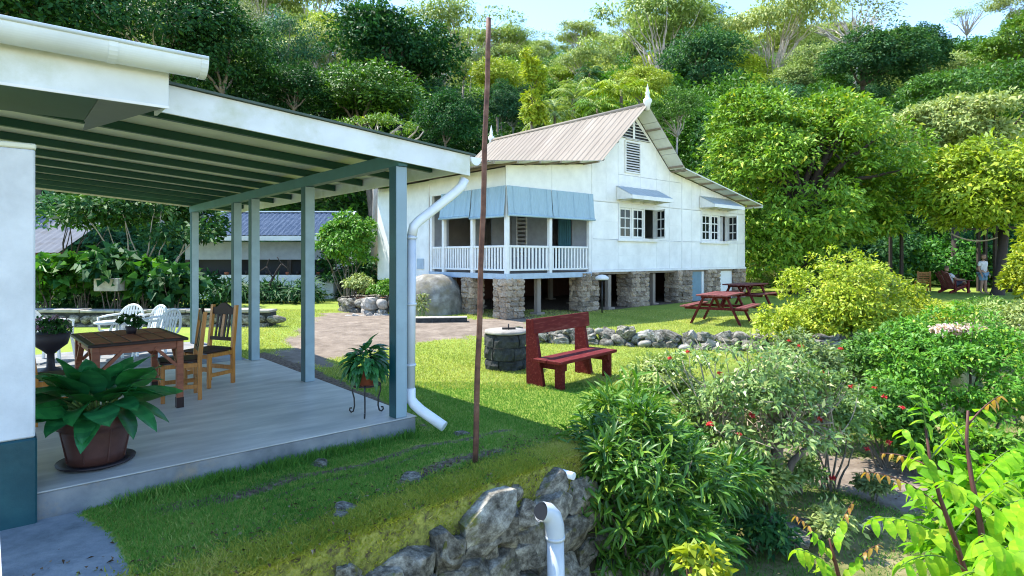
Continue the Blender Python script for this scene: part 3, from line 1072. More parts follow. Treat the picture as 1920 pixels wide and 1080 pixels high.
for k, y in enumerate((0.09, 2.36, 4.46, 5.35, 8.1)):
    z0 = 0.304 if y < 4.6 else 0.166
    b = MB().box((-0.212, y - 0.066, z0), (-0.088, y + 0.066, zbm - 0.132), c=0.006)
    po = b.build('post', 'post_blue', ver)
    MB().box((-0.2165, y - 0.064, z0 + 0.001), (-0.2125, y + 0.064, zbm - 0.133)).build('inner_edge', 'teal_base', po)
    MB().box((-0.1, y - 0.04, zbm - 0.16), (-0.084, y + 0.04, zbm + 0.02)).build('bracket', 'soffit_grey', po)


def half_gutter(length, r, name, parent, mat, M, wall=0.006, n=22):
    """half-round gutter along local +x, opening upwards, placed with matrix M"""
    b = MB()
    prof = [(-r * math.cos(PI * k / n), -r * math.sin(PI * k / n)) for k in range(n + 1)]
    prof = [(-r - 0.006, 0.016), (-r, 0.014)] + prof + [(r, 0.014), (r + 0.012, 0.018), (r + 0.012, 0.0), (r + 0.003, -0.004)]
    inner = [(x * 0.93, z * 0.93 + 0.004) for x, z in prof[::-1]]
    pts = prof + inner
    b.prism(pts, 'x', 0, length)
    for f in b.f[:2]:
        pass
    b.v = [tuple(M @ Vector(v)) for v in b.v]
    return b.build(name, mat, parent)


# gutter along the low edge of the veranda roof
zg = zr(xB) - 0.035
Mg = Matrix.Translation((xB + 0.068, -0.06, zg)) @ Matrix.Rotation(PI / 2, 4, 'Z')
gut = half_gutter(8.4, 0.062, 'gutter', ver, 'gutter_white', Mg)
b = MB()
b.prism([(-0.066 * math.cos(PI * k / 12), -0.066 * math.sin(PI * k / 12)) for k in range(13)] + [(0.066, 0.02), (-0.066, 0.02)], 'x', -0.012, 0.03)
b.v = [tuple(Mg @ Vector(v)) for v in b.v]
b.build('gutter_end_cap', 'pvc_white', gut)
dp = thing('downpipe', 'white plastic downpipe fixed beside the nearest veranda post', 'downpipe', tuple(P(770, 803, 5.95)))
D0 = dp.location
pp = [P(871, 336, 6.42), P(865, 350, 6.4), P(852, 362, 6.36), P(786, 414, 6.14), P(776, 424, 6.1), P(772, 442, 6.08)]
MB().tube([p - D0 for p in pp], 0.05, 14).build('offset_pipe', 'pvc_white', dp)
pp = [P(772, 438, 6.08), P(769.5, 738, 6.08)]
MB().tube([p - D0 for p in pp], 0.046, 14).build('straight_pipe', 'pvc', dp)
pp = [P(769.5, 728, 6.08), P(770, 748, 6.07), P(777, 758, 6.05), P(790, 770, 6.02), P(833, 800, 5.93)]
MB().tube([p - D0 for p in pp], 0.052, 14).build('outlet_pipe', 'pvc_white', dp)
for y in (446, 570, 684):
    c = P(772 - (y - 438) * 2.5 / 300, y, 6.08) - D0
    MB().tube([c - Vector((0, 0, 0.012)), c + Vector((0, 0, 0.012))], 0.056, 14).build('pipe_collar', 'pvc', dp)

# the building on the left: pillar, deep white fascia, gutter and roof
bl = thing('near_house', 'corner of a white plastered house with deep fascia, gutter and teal wall base', 'house', (OP[0], OP[1], 0), TH)
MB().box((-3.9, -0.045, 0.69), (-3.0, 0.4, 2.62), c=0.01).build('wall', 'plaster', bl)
MB().box((-3.92, -0.055, -0.1), (-2.99, 0.41, 0.688), c=0.012).build('wall_base', 'teal_base', bl)
MB().box((-3.9, -0.05, 2.622), (-2.995, 0.41, 2.66), c=0.008).build('wall_cap', 'ceiling_sheet', bl)
yf = -0.36
xe, zb = plz(316, 204, yf)
zt = zb + 0.3
MB().box((-9, yf - 0.012, zb), (xe, yf + 0.012, zt), c=0.003).build('fascia_board', 'fascia_white', bl)
MB().box((-9, yf - 0.022, zb - 0.004), (xe, yf - 0.012, zb + 0.014)).build('fascia_bead', 'white_paint', bl)
MB().box((xe - 0.02, yf + 0.014, zb + 0.02), (xe, 0.03, zt)).build('fascia_return', 'fascia_white', bl)
xg, zgt = plz(388, 110, yf - 0.2)
GR = 0.108
Mg = Matrix.Translation((-9, yf - GR - 0.014, zgt - 0.018))
gu = half_gutter(xg + 9, GR, 'gutter', bl, 'gutter_white', Mg)
MB().tube([Mg @ Vector((0.0, -GR - 0.004, 0.012)), Mg @ Vector((xg + 9, -GR - 0.004, 0.012))], 0.013, 10).build('gutter_lip', 'gutter_white', gu)
for px, wd in ((383, 0.045), (212, 0.05)):
    xb, _ = plz(px, 110, yf - 0.2)
    b = MB()
    rr = GR + 0.005
    pr = [(-rr * math.cos(PI * k / 12), -rr * math.sin(PI * k / 12)) for k in range(13)] + [(rr + 0.012, 0.0), (rr + 0.014, 0.026), (-rr, 0.026)]
    b.prism(pr, 'x', xb - wd / 2 + 9, xb + wd / 2 + 9)
    b.v = [tuple(Mg @ Vector(v)) for v in b.v]
    b.build('gutter_union' if px < 300 else 'gutter_end_cap', 'gutter_white', gu)
xs1, _ = plz(185, 192, yf)


def soff(px, py):
    d = (CZ - zb) * F / (py - HZ)
    w = np.array([(px - 960) / F * d, d])
    return ploc(w[0], w[1])


c1 = soff(155, 246)
MB().prism([(-9, yf + 0.013), (xs1, yf + 0.013), (xs1, c1[1] * 0.5), (-9, c1[1] * 0.5)], 'z', zb + 0.004, zb + 0.016).build('soffit_board', 'green_joist', bl)
MB().prism([(xs1 + 0.003, yf + 0.013), (xe - 0.03, yf + 0.013), (c1[0], c1[1]), (c1[0] - 0.02, c1[1] * 0.55), (xs1 + 0.003, c1[1] * 0.55)], 'z', zb + 0.002, zb + 0.014).build('soffit_end', 'soffit_grey', bl)
# its corrugated roof, sheet by sheet
x = -9.0
k = 0
while x < xe - 0.1:
    n = 25
    x1 = x + 0.76
    b = MB()
    vs, fs = [], []
    for i in range(n):
        xx = x + (x1 - x) * i / (n - 1)
        zz = 0.012 * math.sin(i * PI / 2)
        vs += [(xx, yf - 0.07, zt + 0.035 + zz), (xx, 3.2, zt + 1.2 + zz)]
    fs = [(2 * i, 2 * i + 2, 2 * i + 3, 2 * i + 1) for i in range(n - 1)]
    b._add(vs, fs, True)
    link('roof_sheet', b.mesh('roof_sheet', 'rust_roof'), bl)
    x = x1
    k += 1

# white stair rail end at the lower left corner of the view
sr = thing('stair_rail', 'white sloping stair rail beside the concrete path', 'rail', tuple(P(-20, 1000, 2.2)))
L0 = sr.location
q0, q1 = P(-38, 850, 2.35) - L0, P(-30, 1180, 1.75) - L0
MB().bar(q0, q1, 0.09, 0.06, c=0.006).build('handrail', 'white_paint', sr)
MB().bar(q0 + Vector((-0.02, 0, -0.02)), q0 + Vector((-0.02, 0, -1.1)), 0.07, 0.07, c=0.006).build('rail_post', 'white_paint', sr)

# ------------------------------------------------------------------ flagpole, bench, plinth
b0 = G(890, 880, 0.08)
t0 = P(917, 34, b0.y)
fp = thing('flagpole', 'tall rusty brown iron pole leaning slightly in the near lawn', 'pole', tuple(b0))
n = 14
MB().tube([(t0 - b0) * (i / n) + Vector((0.004 * math.sin(i * 1.7), 0, -0.06 if i == 0 else 0)) for i in range(n + 1)], [0.026 - 0.004 * i / n for i in range(n + 1)], 10).build('pole_shaft', 'pole_rust', fp)
MB().lathe([(0.0, 0), (0.035, 0.0), (0.036, 0.02), (0.0, 0.022)], 12).build('pole_foot', 'pole_rust', fp, loc=(0, 0, -0.012))

bd = np.array([0.93, 1.1]) / np.hypot(0.93, 1.1)
bang = math.atan2(bd[1], bd[0])
bc = Vector((0.31, 8.76, 0))
bench = thing('park_bench', 'dark red plank bench on the lawn beside the stone plinth', 'bench', tuple(bc), bang)
LB = 1.42
for s in (0.07, LB - 0.07):
    # upright, tapered plank leaning back
    b = MB().prism([(0.16, -0.02), (-0.16, -0.02), (0.02, 0.97), (0.17, 0.97)], 'x', s - 0.03, s + 0.03)
    b.build('upright', 'bench_red', bench)
    b = MB().box((s - 0.034, -0.5, -0.02), (s + 0.034, -0.36, 0.375), c=0.004)
    b.build('leg', 'bench_red', bench)
    b = MB().box((s + (0.034 if s < 0.5 else -0.08), -0.5, 0.27), (s + (0.08 if s < 0.5 else -0.034), 0.06, 0.375), c=0.004)
    b.build('seat_bearer', 'bench_red', bench)
M_ = Matrix.Translation((0, 0.0, 0.77)) @ Matrix.Rotation(-0.09, 4, 'X')
MB().box((-0.03, -0.045, 0.0), (LB + 0.03, -0.003, 0.225), M_, c=0.005).build('backrest', 'bench_red', bench)
MB().box((-0.06, -0.54, 0.378), (LB + 0.06, -0.3, 0.425), c=0.006).build('seat_plank', 'bench_red', bench)
MB().box((-0.06, -0.29, 0.378), (LB + 0.06, -0.04, 0.424), c=0.006).build('seat_plank', 'bench_red', bench)

pc = G(948, 690, 0.0)
pl = thing('stone_plinth', 'low round plinth of blackened stone courses with a pale flat top', 'plinth', tuple(pc))
rng = np.random.default_rng(3)
RPL = 0.355
MB().lathe([(0, 0), (RPL - 0.03, 0), (RPL - 0.03, 0.6), (0, 0.6)], 28).build('core', 'stone_dark', pl)
zc = 0.0
for r_, hh in enumerate((0.17, 0.21, 0.22)):
    n = (5, 6, 5)[r_]
    for k in range(n):
        a0 = 2 * PI * (k + 0.4 * r_) / n
        b = MB()
        w = PI / n * rng.uniform(0.9, 0.97)
        vs = []
        ns = 7
        for aa in np.linspace(-w, w, ns):
            for rr, zz in ((RPL - 0.08, 0.004), (RPL + rng.uniform(-0.025, 0.015), 0.006 + rng.uniform(0, 0.012)), (RPL + rng.uniform(-0.01, 0.025), hh * 0.5), (RPL + rng.uniform(-0.03, 0.012), hh - 0.008 - rng.uniform(0, 0.012)), (RPL - 0.08, hh - 0.004)):
                vs.append((rr * math.cos(aa + a0), rr * math.sin(aa + a0), zz))
        fs = [(i * 5 + j, i * 5 + (j + 1) % 5, i * 5 + 5 + (j + 1) % 5, i * 5 + 5 + j) for i in range(ns - 1) for j in range(5)] + [(0, 1, 2, 3, 4), tuple(ns * 5 - 1 - q for q in range(5))]
        b._add(vs, fs)
        b.build('stone', 'stone_dark', pl, loc=(0, 0, zc))
    zc += hh
MB().lathe([(0, 0.605), (RPL + 0.005, 0.605), (RPL + 0.01, 0.62), (RPL - 0.005, 0.655), (0, 0.66)], 30).build('top_slab', 'stone_pale', pl)
ft = thing('iron_fitting', 'small black iron fitting lying on top of the round plinth', 'fitting', tuple(pc + Vector((0.05, -0.02, 0.66))))
MB().bar((-0.11, 0, 0.02), (0.12, 0.03, 0.02), 0.03, 0.03).build('bar', 'iron', ft)
MB().tube([(0, 0, 0), (0, 0, 0.1)], 0.012, 8).build('spindle', 'iron', ft)


# ------------------------------------------------------------------ retaining bank of big stones in front
rw = thing('retaining_wall', 'rough stone retaining wall holding the near lawn above the lower garden', 'wall', (-1.18, 3.5, 0))
W0 = Vector((-1.18, 3.5, 0))
rng = np.random.default_rng(11)


def walld(px):
    ax, ay = EDGE[2]
    bx, by = EDGE[3]
    k = (px - 960) / F
    t = (k * ay - ax) / ((bx - ax) - k * (by - ay))
    return ay + t * (by - ay)


def wstone(px, py, w, h, kind=0, dd=-0.06, roll=0.0, mat=None):
    d = walld(px) + dd
    p = P(px, py, d)
    sx, sz = w * d / F, h * d / F
    o = link('stone', ROCK[kind], rw, p - W0, (rng.normal(0, 0.1), -roll, 0.5 + rng.normal(0, 0.12)))
    o.scale = (sx * 1.17, max(sx, sz) * 1.0, sz * 1.15)
    return o


wstone(905, 968, 128, 92, 0, -0.02, 0.55)
wstone(828, 1022, 62, 88, 1, -0.05, 0.3)
wstone(912, 1026, 58, 52, 3, -0.03, 0.2)
wstone(872, 1076, 110, 84, 5, -0.06, 0.0)
wstone(978, 1010, 66, 100, 2, 0.0, 0.1)
wstone(992, 1075, 70, 80, 4, 0.0, 0)
wstone(1015, 915, 78, 56, 2, 0.04, 0.45)
wstone(955, 925, 60, 50, 5, 0.06, 0.5)
wstone(765, 1070, 62, 52, 5, -0.03, 0.2)
wstone(648, 1078, 50, 48, 0, -0.03, 0)
wstone(800, 1100, 70, 60, 1, -0.1, 0)
wstone(1060, 868, 62, 44, 3, 0.5, 0.1)
wstone(715, 1010, 36, 22, 4, 0.1, 0.2)
wstone(690, 1040, 30, 18, 2, 0.06, 0.1)
wstone(790, 985, 40, 20, 1, 0.12, 0.3)
wstone(735, 975, 30, 14, 3, 0.2, 0.1)
wstone(940, 1085, 60, 70, 0, -0.1, 0)
# the rest of the courses along the bank
for i in range(1, 4):
    a, c = np.array(EDGE[i]), np.array(EDGE[i + 1])
    L = np.hypot(*(c - a))
    for r_ in range(5):
        t = rng.uniform(0, 0.2)
        while t < L:
            s = rng.uniform(0.22, 0.36)
            p = a + (c - a) * t / L
            z = -1.1 + r_ * 0.25
            nrm = np.array([(c - a)[1], -(c - a)[0]]) / L
            p = p + nrm * (0.1 - 0.018 * r_)
            z -= 0.06 + (0.07 if i < 2 else 0)
            put_stone(ROCK, rw, Vector((p[0], p[1], z)) - W0, (s * 1.4, s * 1.2, s * 1.15), rng, math.atan2((c - a)[1], (c - a)[0]))
            t += s * 1.02
# flat stones half buried in the near lawn
for px, py, w, h in ((655, 990, 70, 26), (866, 830, 34, 18), (600, 890, 50, 10), (640, 1010, 50, 16), (770, 918, 60, 14)):
    g = G(px, py, 0.03)
    o = link('stone', ROCK[int(rng.integers(0, 6))], None, (g.x, g.y, gh(g.x, g.y) + 0.0), (0, 0, rng.uniform(0, 3)))
    o.scale = (w * g.y / F, w * g.y / F * 0.7, 0.09)
    o.name = 'flat_stone'
    tag(o, {655: 'grey green flat stone half buried in the near lawn above the bank', 866: 'pale small stone lying in the grass just left of the pole foot', 600: 'long flat stone in the grass along the veranda floor',
            640: 'small rough stone below the grey green flat stone', 770: 'dark flat stone in the grass left of the leaning pole'}[px], 'stone', 'flat stones in the near lawn')

# pipes at the bank
gp = thing('drain_pipe', 'grey plastic drain pipe with an open elbow rising beside the stone wall', 'pipe', tuple(P(1043, 1080, 4.55)))
G0 = gp.location
c = P(1040, 985, 4.55)
dx = 1 / F * 4.55
MB().tube([P(1046, 1250, 4.55) - G0, P(1041, 1003, 4.55) - G0], 0.066, 18).build('straight_pipe', 'pvc', gp)
el = [P(1041, 1010, 4.55), P(1040, 985, 4.55), P(1036, 970, 4.55), P(1027, 961, 4.54), P(1014, 959, 4.5)]
MB().tube([p - G0 for p in el], 0.073, 18, cap=False).build('elbow', 'pvc', gp)
MB().tube([P(1016, 959, 4.51) - G0, P(1015.5, 959, 4.505) - G0], 0.062, 18).build('bore_shade', 'unlit_dark', gp)  # dark disc puts the shade inside the pipe into the colour
MB().tube([P(1041, 1004, 4.55) - G0, P(1041, 1010, 4.55) - G0], 0.076, 18).build('pipe_collar', 'pvc', gp)
wp = MB().tube([P(1030, 880, 5.1), P(1076, 893, 4.95)], 0.032, 12).build('pipe_stub', 'pvc_white')
tag(wp, 'short white pipe end poking out at the top of the stone bank', 'pipe')

# ------------------------------------------------------------------ the white house on stone piers
ho = thing('house', 'white boarded house on stone piers with steep beige iron roof and blue blinds', 'house', (HC[0], HC[1], 0), TH)
RP = [(-1.02, 4.31), (3.2, 4.77), (5.41, 6.78), (7.52, 4.96), (13.05, 4.0)]
YF, YR = -0.62, 7.35


def rz_at(x):
    return float(np.interp(x, [p[0] for p in RP], [p[1] for p in RP]))


WT = 0.06


def wall_panel(x0, x1, z0, z1=None, y=0.0, name='wall_panel', mat='white_wall', g=0.005):
    """a sheet of the gable wall from z0 up to z1, or up to the roof line"""
    x0, x1 = x0 + g, x1 - g
    z0 += g
    if z1 is not None:
        pts = [(x0, z0), (x1, z0), (x1, z1 - g), (x0, z1 - g)]
    else:
        top = [(x, rz_at(x) - 0.06) for x in [x1] + [p[0] for p in RP[::-1] if x0 < p[0] < x1] + [x0]]
        pts = [(x0, z0), (x1, z0)] + top
    return MB().prism(pts, 'y', y, y + WT).build(name, mat, ho)


W1, W2 = (4.68, 6.72), (9.5, 11.45)
ZB, ZW0, ZW1 = 1.5, 2.46, 3.62
cols = [3.43, W1[0], W1[1], 8.26, W2[0], W2[1], 12.8]
for i in range(len(cols) - 1):
    a, c = cols[i], cols[i + 1]
    win = (a, c) in (W1, W2)
    wall_panel(a, c, ZB, ZW0)
    if not win:
        wall_panel(a, c, ZW0, ZW1)
    wall_panel(a, c, ZW1, 4.55 if i in (1, 2) else None)
    if i in (1, 2):
        wall_panel(a, c, 4.55)
wall_panel(0.0, 3.43, 3.78)
for x in (0.0, 3.43, 8.26, 12.74):
    z0 = 3.78 if x == 0 else ZB
    MB().box((x - 0.035, -0.012, z0), (x + 0.035, -0.001, rz_at(x) - 0.07)).build('cover_strip', 'white_paint', ho)
for z in (2.44, 3.66):
    for a, c in ((3.47, 8.22), (8.3, 12.7)):
        MB().box((a, -0.009, z - 0.02), (c, -0.001, z + 0.0)).build('cover_strip', 'white_paint', ho)
for x, z0 in ((5.85, 3.68), (7.5, ZB), (8.9, ZB), (10.6, 3.68), (12.2, ZB), (4.1, 3.68), (1.7, 3.86), (6.72, 4.6)):
    MB().box((x - 0.018, -0.007, z0), (x + 0.018, -0.001, rz_at(x) - 0.08)).build('cover_strip', 'white_paint', ho)
for z, a, c in ((4.22, 3.47, 8.22), (1.95, 3.47, 8.22), (1.95, 8.3, 12.7), (3.02, 7.52, 8.22), (3.02, 3.47, 4.6)):
    MB().box((a, -0.006, z - 0.015), (c, -0.001, z)).build('cover_strip', 'white_paint', ho)
MB().box((3.4, -0.03, ZB - 0.07), (12.84, 0.08, ZB)).build('sill_beam', 'white_paint', ho)
# left, right and back walls, floors, ceiling
MB().box((0, 3.76, 1.2), (WT, 7.0, 4.3)).build('wall', 'white_wall', ho)
MB().box((-0.05, 6.1, 1.1), (-0.002, 7.02, 4.2)).build('wall_panel', 'white_wall', ho)
MB().box((-0.035, 3.74, 1.2), (-0.002, 3.86, 4.2)).build('cover_strip', 'white_paint', ho)
MB().box((-0.03, 4.05, 1.52), (-0.002, 4.45, 1.85)).build('vent', 'trim_blue', ho)
MB().box((0.0, 0.07, 3.8), (WT, 3.75, 4.32)).build('wall', 'white_wall', ho)
MB().box((12.74, WT, 1.43), (12.8, 7.0, 3.98)).build('wall', 'white_wall', ho)
b = MB()
b.prism([(0.0, 1.4), (12.8, 1.4), (12.8, rz_at(12.8) - 0.08), (7.52, 4.85), (5.41, 6.66), (3.2, 4.66), (0, rz_at(0) - 0.08)], 'y', 7.0, 7.06)
b.build('wall', 'white_wall', ho)
MB().box((0.0, 0.0, 1.34), (3.43, 3.76, 1.44)).build('veranda_deck', 'timber_grey', ho)
MB().box((3.44, 0.08, 1.36), (12.73, 6.99, 1.46)).build('floor', 'timber_grey', ho)
MB().box((0.07, 3.77, 1.36), (3.435, 6.99, 1.46)).build('floor', 'timber_grey', ho)
MB().box((0.07, 0.07, 3.95), (12.73, 6.99, 3.99)).build('room_ceiling', 'room_wall', ho)
MB().box((-0.03, -0.035, 1.30), (3.39, -0.002, 1.45)).build('deck_beam', 'trim_blue', ho)
MB().box((-0.035, 0.0, 1.30), (-0.002, 3.73, 1.45)).build('deck_beam', 'trim_blue', ho)


def wall_holes(axis, at, lo, hi, z0, z1, holes, mat, th=0.05):
    """an inner wall along 'x' or 'y' with openings (a0, a1, h0, h1)"""
    holes = sorted(holes)
    segs = []
    cur = lo
    for a0, a1, h0, h1 in holes:
        segs.append((cur, a0, z0, z1))
        if h0 > z0 + 0.01:
            segs.append((a0, a1, z0, h0))
        segs.append((a0, a1, h1, z1))
        cur = a1
    segs.append((cur, hi, z0, z1))
    for a0, a1, h0, h1 in segs:
        if a1 - a0 < 0.005:
            continue
        if axis == 'y':
            MB().box((at, a0, h0), (at + th, a1, h1)).build('inner_wall', mat, ho)
        else:
            MB().box((a0, at, h0), (a1, at + th, h1)).build('inner_wall', mat, ho)


wall_holes('y', 3.43, 0.07, 3.76, 1.46, 3.94, [(0.85, 1.95, 1.5, 3.6), (2.95, 3.45, 1.9, 3.5)], 'room_wall')
wall_holes('x', 3.76, 0.07, 3.42, 1.46, 3.94, [(0.75, 1.85, 2.25, 3.5), (2.15, 2.55, 1.5, 3.6)], 'room_wall')
MB().box((8.3, 0.09, 1.47), (8.34, 6.98, 3.94)).build('inner_wall', 'room_wall', ho)
cu = MB()
nn = 40
vs = []
for i in range(nn):
    y = 0.85 + 0.55 * i / (nn - 1)
    vs += [(3.40 + 0.02 * math.sin(i * 0.9), y, 1.62), (3.40 + 0.015 * math.sin(i * 0.9), y, 3.55)]
cu._add(vs, [(2 * i, 2 * i + 2, 2 * i + 3, 2 * i + 1) for i in range(nn - 1)], True)
cu.build('curtain', 'curtain', ho)
lw = MB().box((3.40, 2.93, 1.9), (3.425, 2.98, 3.5)).box((3.40, 3.42, 1.9), (3.425, 3.47, 3.5)).build('louvre_window', 'white_paint', ho)
for k in range(11):
    z = 1.95 + k * 0.14
    MB().bar((3.41, 2.99, z), (3.41, 3.41, z), 0.11, 0.012, up=(0.5, 0, 1)).build('slat', 'cloth_white', lw)
MB().box((0.7, 3.70, 2.2), (1.9, 3.755, 2.25)).build('window_sill', 'white_paint', ho)

# veranda posts, rails, balusters, blinds
for x, y in ((0.045, 0.045), (1.66, 0.045), (3.34, 0.045), (0.045, 1.55), (0.045, 3.0), (0.045, 3.66)):
    MB().box((x - 0.055, y - 0.055, 1.445), (x + 0.055, y + 0.055, 3.795 if y < 0.1 else 3.8), c=0.008).build('veranda_post', 'white_paint', ho)


def rail(p0, p1, nb):
    p0, p1 = Vector(p0), Vector(p1)
    d = (p1 - p0).normalized()
    for z, h in ((2.19, 0.06), (1.55, 0.05)):
        MB().bar(p0 + Vector((0, 0, z)), p1 + Vector((0, 0, z)), 0.06, h, c=0.004).build('rail', 'white_paint', ho)
    global BAL
    for k in range(nb):
        p = p0 + (p1 - p0) * ((k + 0.5) / nb)
        if BAL is None:
            BAL = MB().box((-0.03, -0.012, 1.575), (0.03, 0.012, 2.16)).mesh('baluster', 'white_paint')
        o = link('baluster', BAL, ho, (p.x, p.y, 0), (0, 0, math.atan2(d.y, d.x)))


BAL = None
rail((0.105, 0.045, 0), (1.6, 0.045, 0), 11)
rail((1.72, 0.045, 0), (3.28, 0.045, 0), 12)
rail((0.045, 0.105, 0), (0.045, 1.49, 0), 11)
rail((0.045, 1.61, 0), (0.045, 2.94, 0), 11)
rail((0.045, 3.06, 0), (0.045, 3.6, 0), 5)


def blind(p0, p1, ztop, zbot, out, thick=0.012):
    """a fabric blind of narrow slats hanging a little outwards"""
    p0, p1 = Vector(p0), Vector(p1)
    o_ = Vector(out)
    b = MB()
    n = 26
    vs = []
    for i in range(n + 1):
        p = p0 + (p1 - p0) * (i / n)
        w = 0.008 * math.sin(i * 1.3) + (0.006 if i % 2 else 0)
        vs += [p + o_ * (0.02 + w) + Vector((0, 0, ztop)), p + o_ * (0.05 + w) + Vector((0, 0, (ztop + zbot) / 2)), p + o_ * (0.09 + w) + Vector((0, 0, zbot))]
    fs = []
    for i in range(n):
        for j in (0, 1):
            fs.append((i * 3 + j, i * 3 + 3 + j, i * 3 + 4 + j, i * 3 + 1 + j))
    b._add(vs, fs)
    o = link('blind', b.mesh('blind', 'blind_blue'), ho)
    for q in (0.12, 0.5, 0.88):
        p = p0 + (p1 - p0) * q
        MB().tube([p + o_ * 0.034 + Vector((0, 0, ztop)), p + o_ * 0.069 + Vector((0, 0, (ztop + zbot) / 2)), p + o_ * 0.112 + Vector((0, 0, zbot))], 0.004, 5).build('cord', 'blind_blue', o)
    MB().tube([p0 + o_ * 0.1 + Vector((0, 0, zbot - 0.02)), p1 + o_ * 0.1 + Vector((0, 0, zbot - 0.02))], 0.035, 8).build('blind_roll', 'blind_blue', o)
    return o


blind((-0.02, -0.01, 0), (1.64, -0.01, 0), 3.82, 3.05, (0, -1, 0))
blind((1.67, -0.01, 0), (3.44, -0.01, 0), 3.82, 3.05, (0, -1, 0))
blind((-0.01, 1.5, 0), (-0.01, 0.0, 0), 3.82, 3.02, (-1, 0, 0))
blind((-0.01, 3.06, 0), (-0.01, 1.53, 0), 3.82, 3.08, (-1, 0, 0))


# windows
def casement(parent, x0, x1, z0, z1, y, ang=0.0, hinge='l'):
    """a two by three pane leaf; ang swings it outwards about one side"""
    w = x1 - x0
    fr = 0.055
    b = MB()
    for lo, hi in (((0, -0.02, 0), (fr, 0.02, z1 - z0)), ((w - fr, -0.02, 0), (w, 0.02, z1 - z0)), ((fr, -0.02, 0), (w - fr, 0.02, fr)), ((fr, -0.02, z1 - z0 - fr), (w - fr, 0.02, z1 - z0)),
                   ((w / 2 - 0.018, -0.015, fr), (w / 2 + 0.018, 0.015, z1 - z0 - fr))):
        b.box(lo, hi)
    h = z1 - z0
    for k in (1, 2):
        for xa, xb_ in ((fr, w / 2 - 0.018), (w / 2 + 0.018, w - fr)):
            b.box((xa, -0.015, h * k / 3 - 0.018), (xb_, 0.015, h * k / 3 + 0.018))
    if hinge == 'r':
        M = Matrix.Translation((x1, y, z0)) @ Matrix.Rotation(ang, 4, 'Z') @ Matrix.Translation((-w, 0, 0))
    else:
        M = Matrix.Translation((x0, y, z0)) @ Matrix.Rotation(ang, 4, 'Z')
    b.v = [tuple(M @ Vector(v)) for v in b.v]
    o = b.build('casement', 'white_paint', parent)
    for k in range(3):
        for xa, xb_ in ((fr, w / 2 - 0.018), (w / 2 + 0.018, w - fr)):
            g = MB().box((xa, -0.004, h * k / 3 + 0.02), (xb_, 0.0, h * (k + 1) / 3 - 0.02), M)
            g.build('pane', 'window_glass', o)
    return o


for wi, (x0, x1) in enumerate((W1, W2)):
    wn_ = MB()
    wn_.box((x0, -0.03, ZW0), (x0 + 0.06, 0.1, ZW1)).box((x1 - 0.06, -0.03, ZW0), (x1, 0.1, ZW1)).box((x0 + 0.06, -0.03, ZW1 - 0.13), (x1 - 0.06, 0.1, ZW1))
    wn_.box((x0 + 0.06, -0.03, ZW0), (x1 - 0.06, 0.1, ZW0 + 0.06))
    w = (x1 - x0 - 0.12) / 3
    for k in (1, 2):
        wn_.box((x0 + 0.06 + w * k - 0.035, -0.025, ZW0 + 0.061), (x0 + 0.06 + w * k + 0.035, 0.1, ZW1 - 0.131))
    wo_ = wn_.build('window', 'white_paint', ho)
    MB().box((x0 - 0.06, -0.09, ZW0 - 0.05), (x1 + 0.06, -0.031, ZW0 - 0.002)).build('sill', 'white_paint', wo_)
    z0, z1 = ZW0 + 0.065, ZW1 - 0.135
    a = x0 + 0.06
    # panes and leaves hang directly under the house: frame (window) > sill, leaves are parts of their own
    casement(ho, a + 0.003, a + w - 0.037, z0, z1, 0.02, 0.0)
    casement(ho, a + w + 0.037, a + 2 * w - 0.037, z0, z1, 0.02, 0.0, 'l')
    casement(ho, a + 2 * w + 0.037, a + 3 * w - 0.003, z0, z1, -0.06, 1.12, 'r')
    if wi == 1:
        MB().box((a + 2 * w + 0.3, 0.16, z0), (a + 3 * w - 0.02, 0.18, z1)).build('curtain', 'cloth_white', ho)
    # awning over the window
    xa, xb_ = x0 - 0.1, x1 + 0.12
    b = MB()
    vs, n = [], 20
    for i in range(n + 1):
        x = xa + (xb_ - xa) * i / n
        zz = 0.008 * (i % 2)
        vs += [(x, -0.01, 4.17 + zz), (x, -0.62, 3.84 + zz)]
    b._add(vs, [(2 * i, 2 * i + 2, 2 * i + 3, 2 * i + 1) for i in range(n)])
    aw = link('awning', b.mesh('awning', 'awning_blue'), ho)
    MB().box((xa, -0.64, 3.72), (xb_, -0.622, 3.845)).build('awning_fascia', 'white_paint', aw)
    for x in (xa, xb_ - 0.015):
        MB().prism([(-0.015, 4.15), (-0.62, 3.83), (-0.62, 3.73), (-0.015, 3.73)], 'x', x, x + 0.015).build('awning_cheek', 'white_paint', aw)
    for k in range(4):
        x = xa + 0.2 + (xb_ - xa - 0.4) * k / 3
        MB().bar((x, -0.02, 3.70), (x, -0.6, 3.76), 0.04, 0.05).build('awning_bracket', 'white_paint', aw)

# gable louvres
lv = MB()
lx0, lx1, lz0, lz1 = 5.0, 5.82, 4.68, 5.62
lv.box((lx0, -0.045, lz0), (lx0 + 0.05, -0.002, lz1)).box((lx1 - 0.05, -0.045, lz0), (lx1, -0.002, lz1)).box((lx0, -0.05, lz1), (lx1, -0.002, lz1 + 0.06)).box((lx0, -0.05, lz0 - 0.05), (lx1, -0.002, lz0))
lo_ = lv.build('louvre', 'white_paint', ho)
MB().box((lx0 + 0.05, -0.008, lz0), (lx1 - 0.05, -0.003, lz1)).build('louvre_shade', 'unlit_dark', lo_)  # dark sheet on the wall, painted as the shade behind the slats
SL = MB().bar((lx0 + 0.055, -0.03, 0), (lx1 - 0.055, -0.03, 0), 0.085, 0.012, up=(0, -0.75, 1)).mesh('slat', 'white_paint')
for k in range(13):
    link('slat', SL, lo_, (0, 0, lz0 + 0.05 + k * 0.084))
tv = MB()
tz0 = 5.75
tl = lambda z: RP[1][0] + (z - RP[1][1] + 0.2) * (RP[2][0] - RP[1][0]) / (RP[2][1] - RP[1][1])
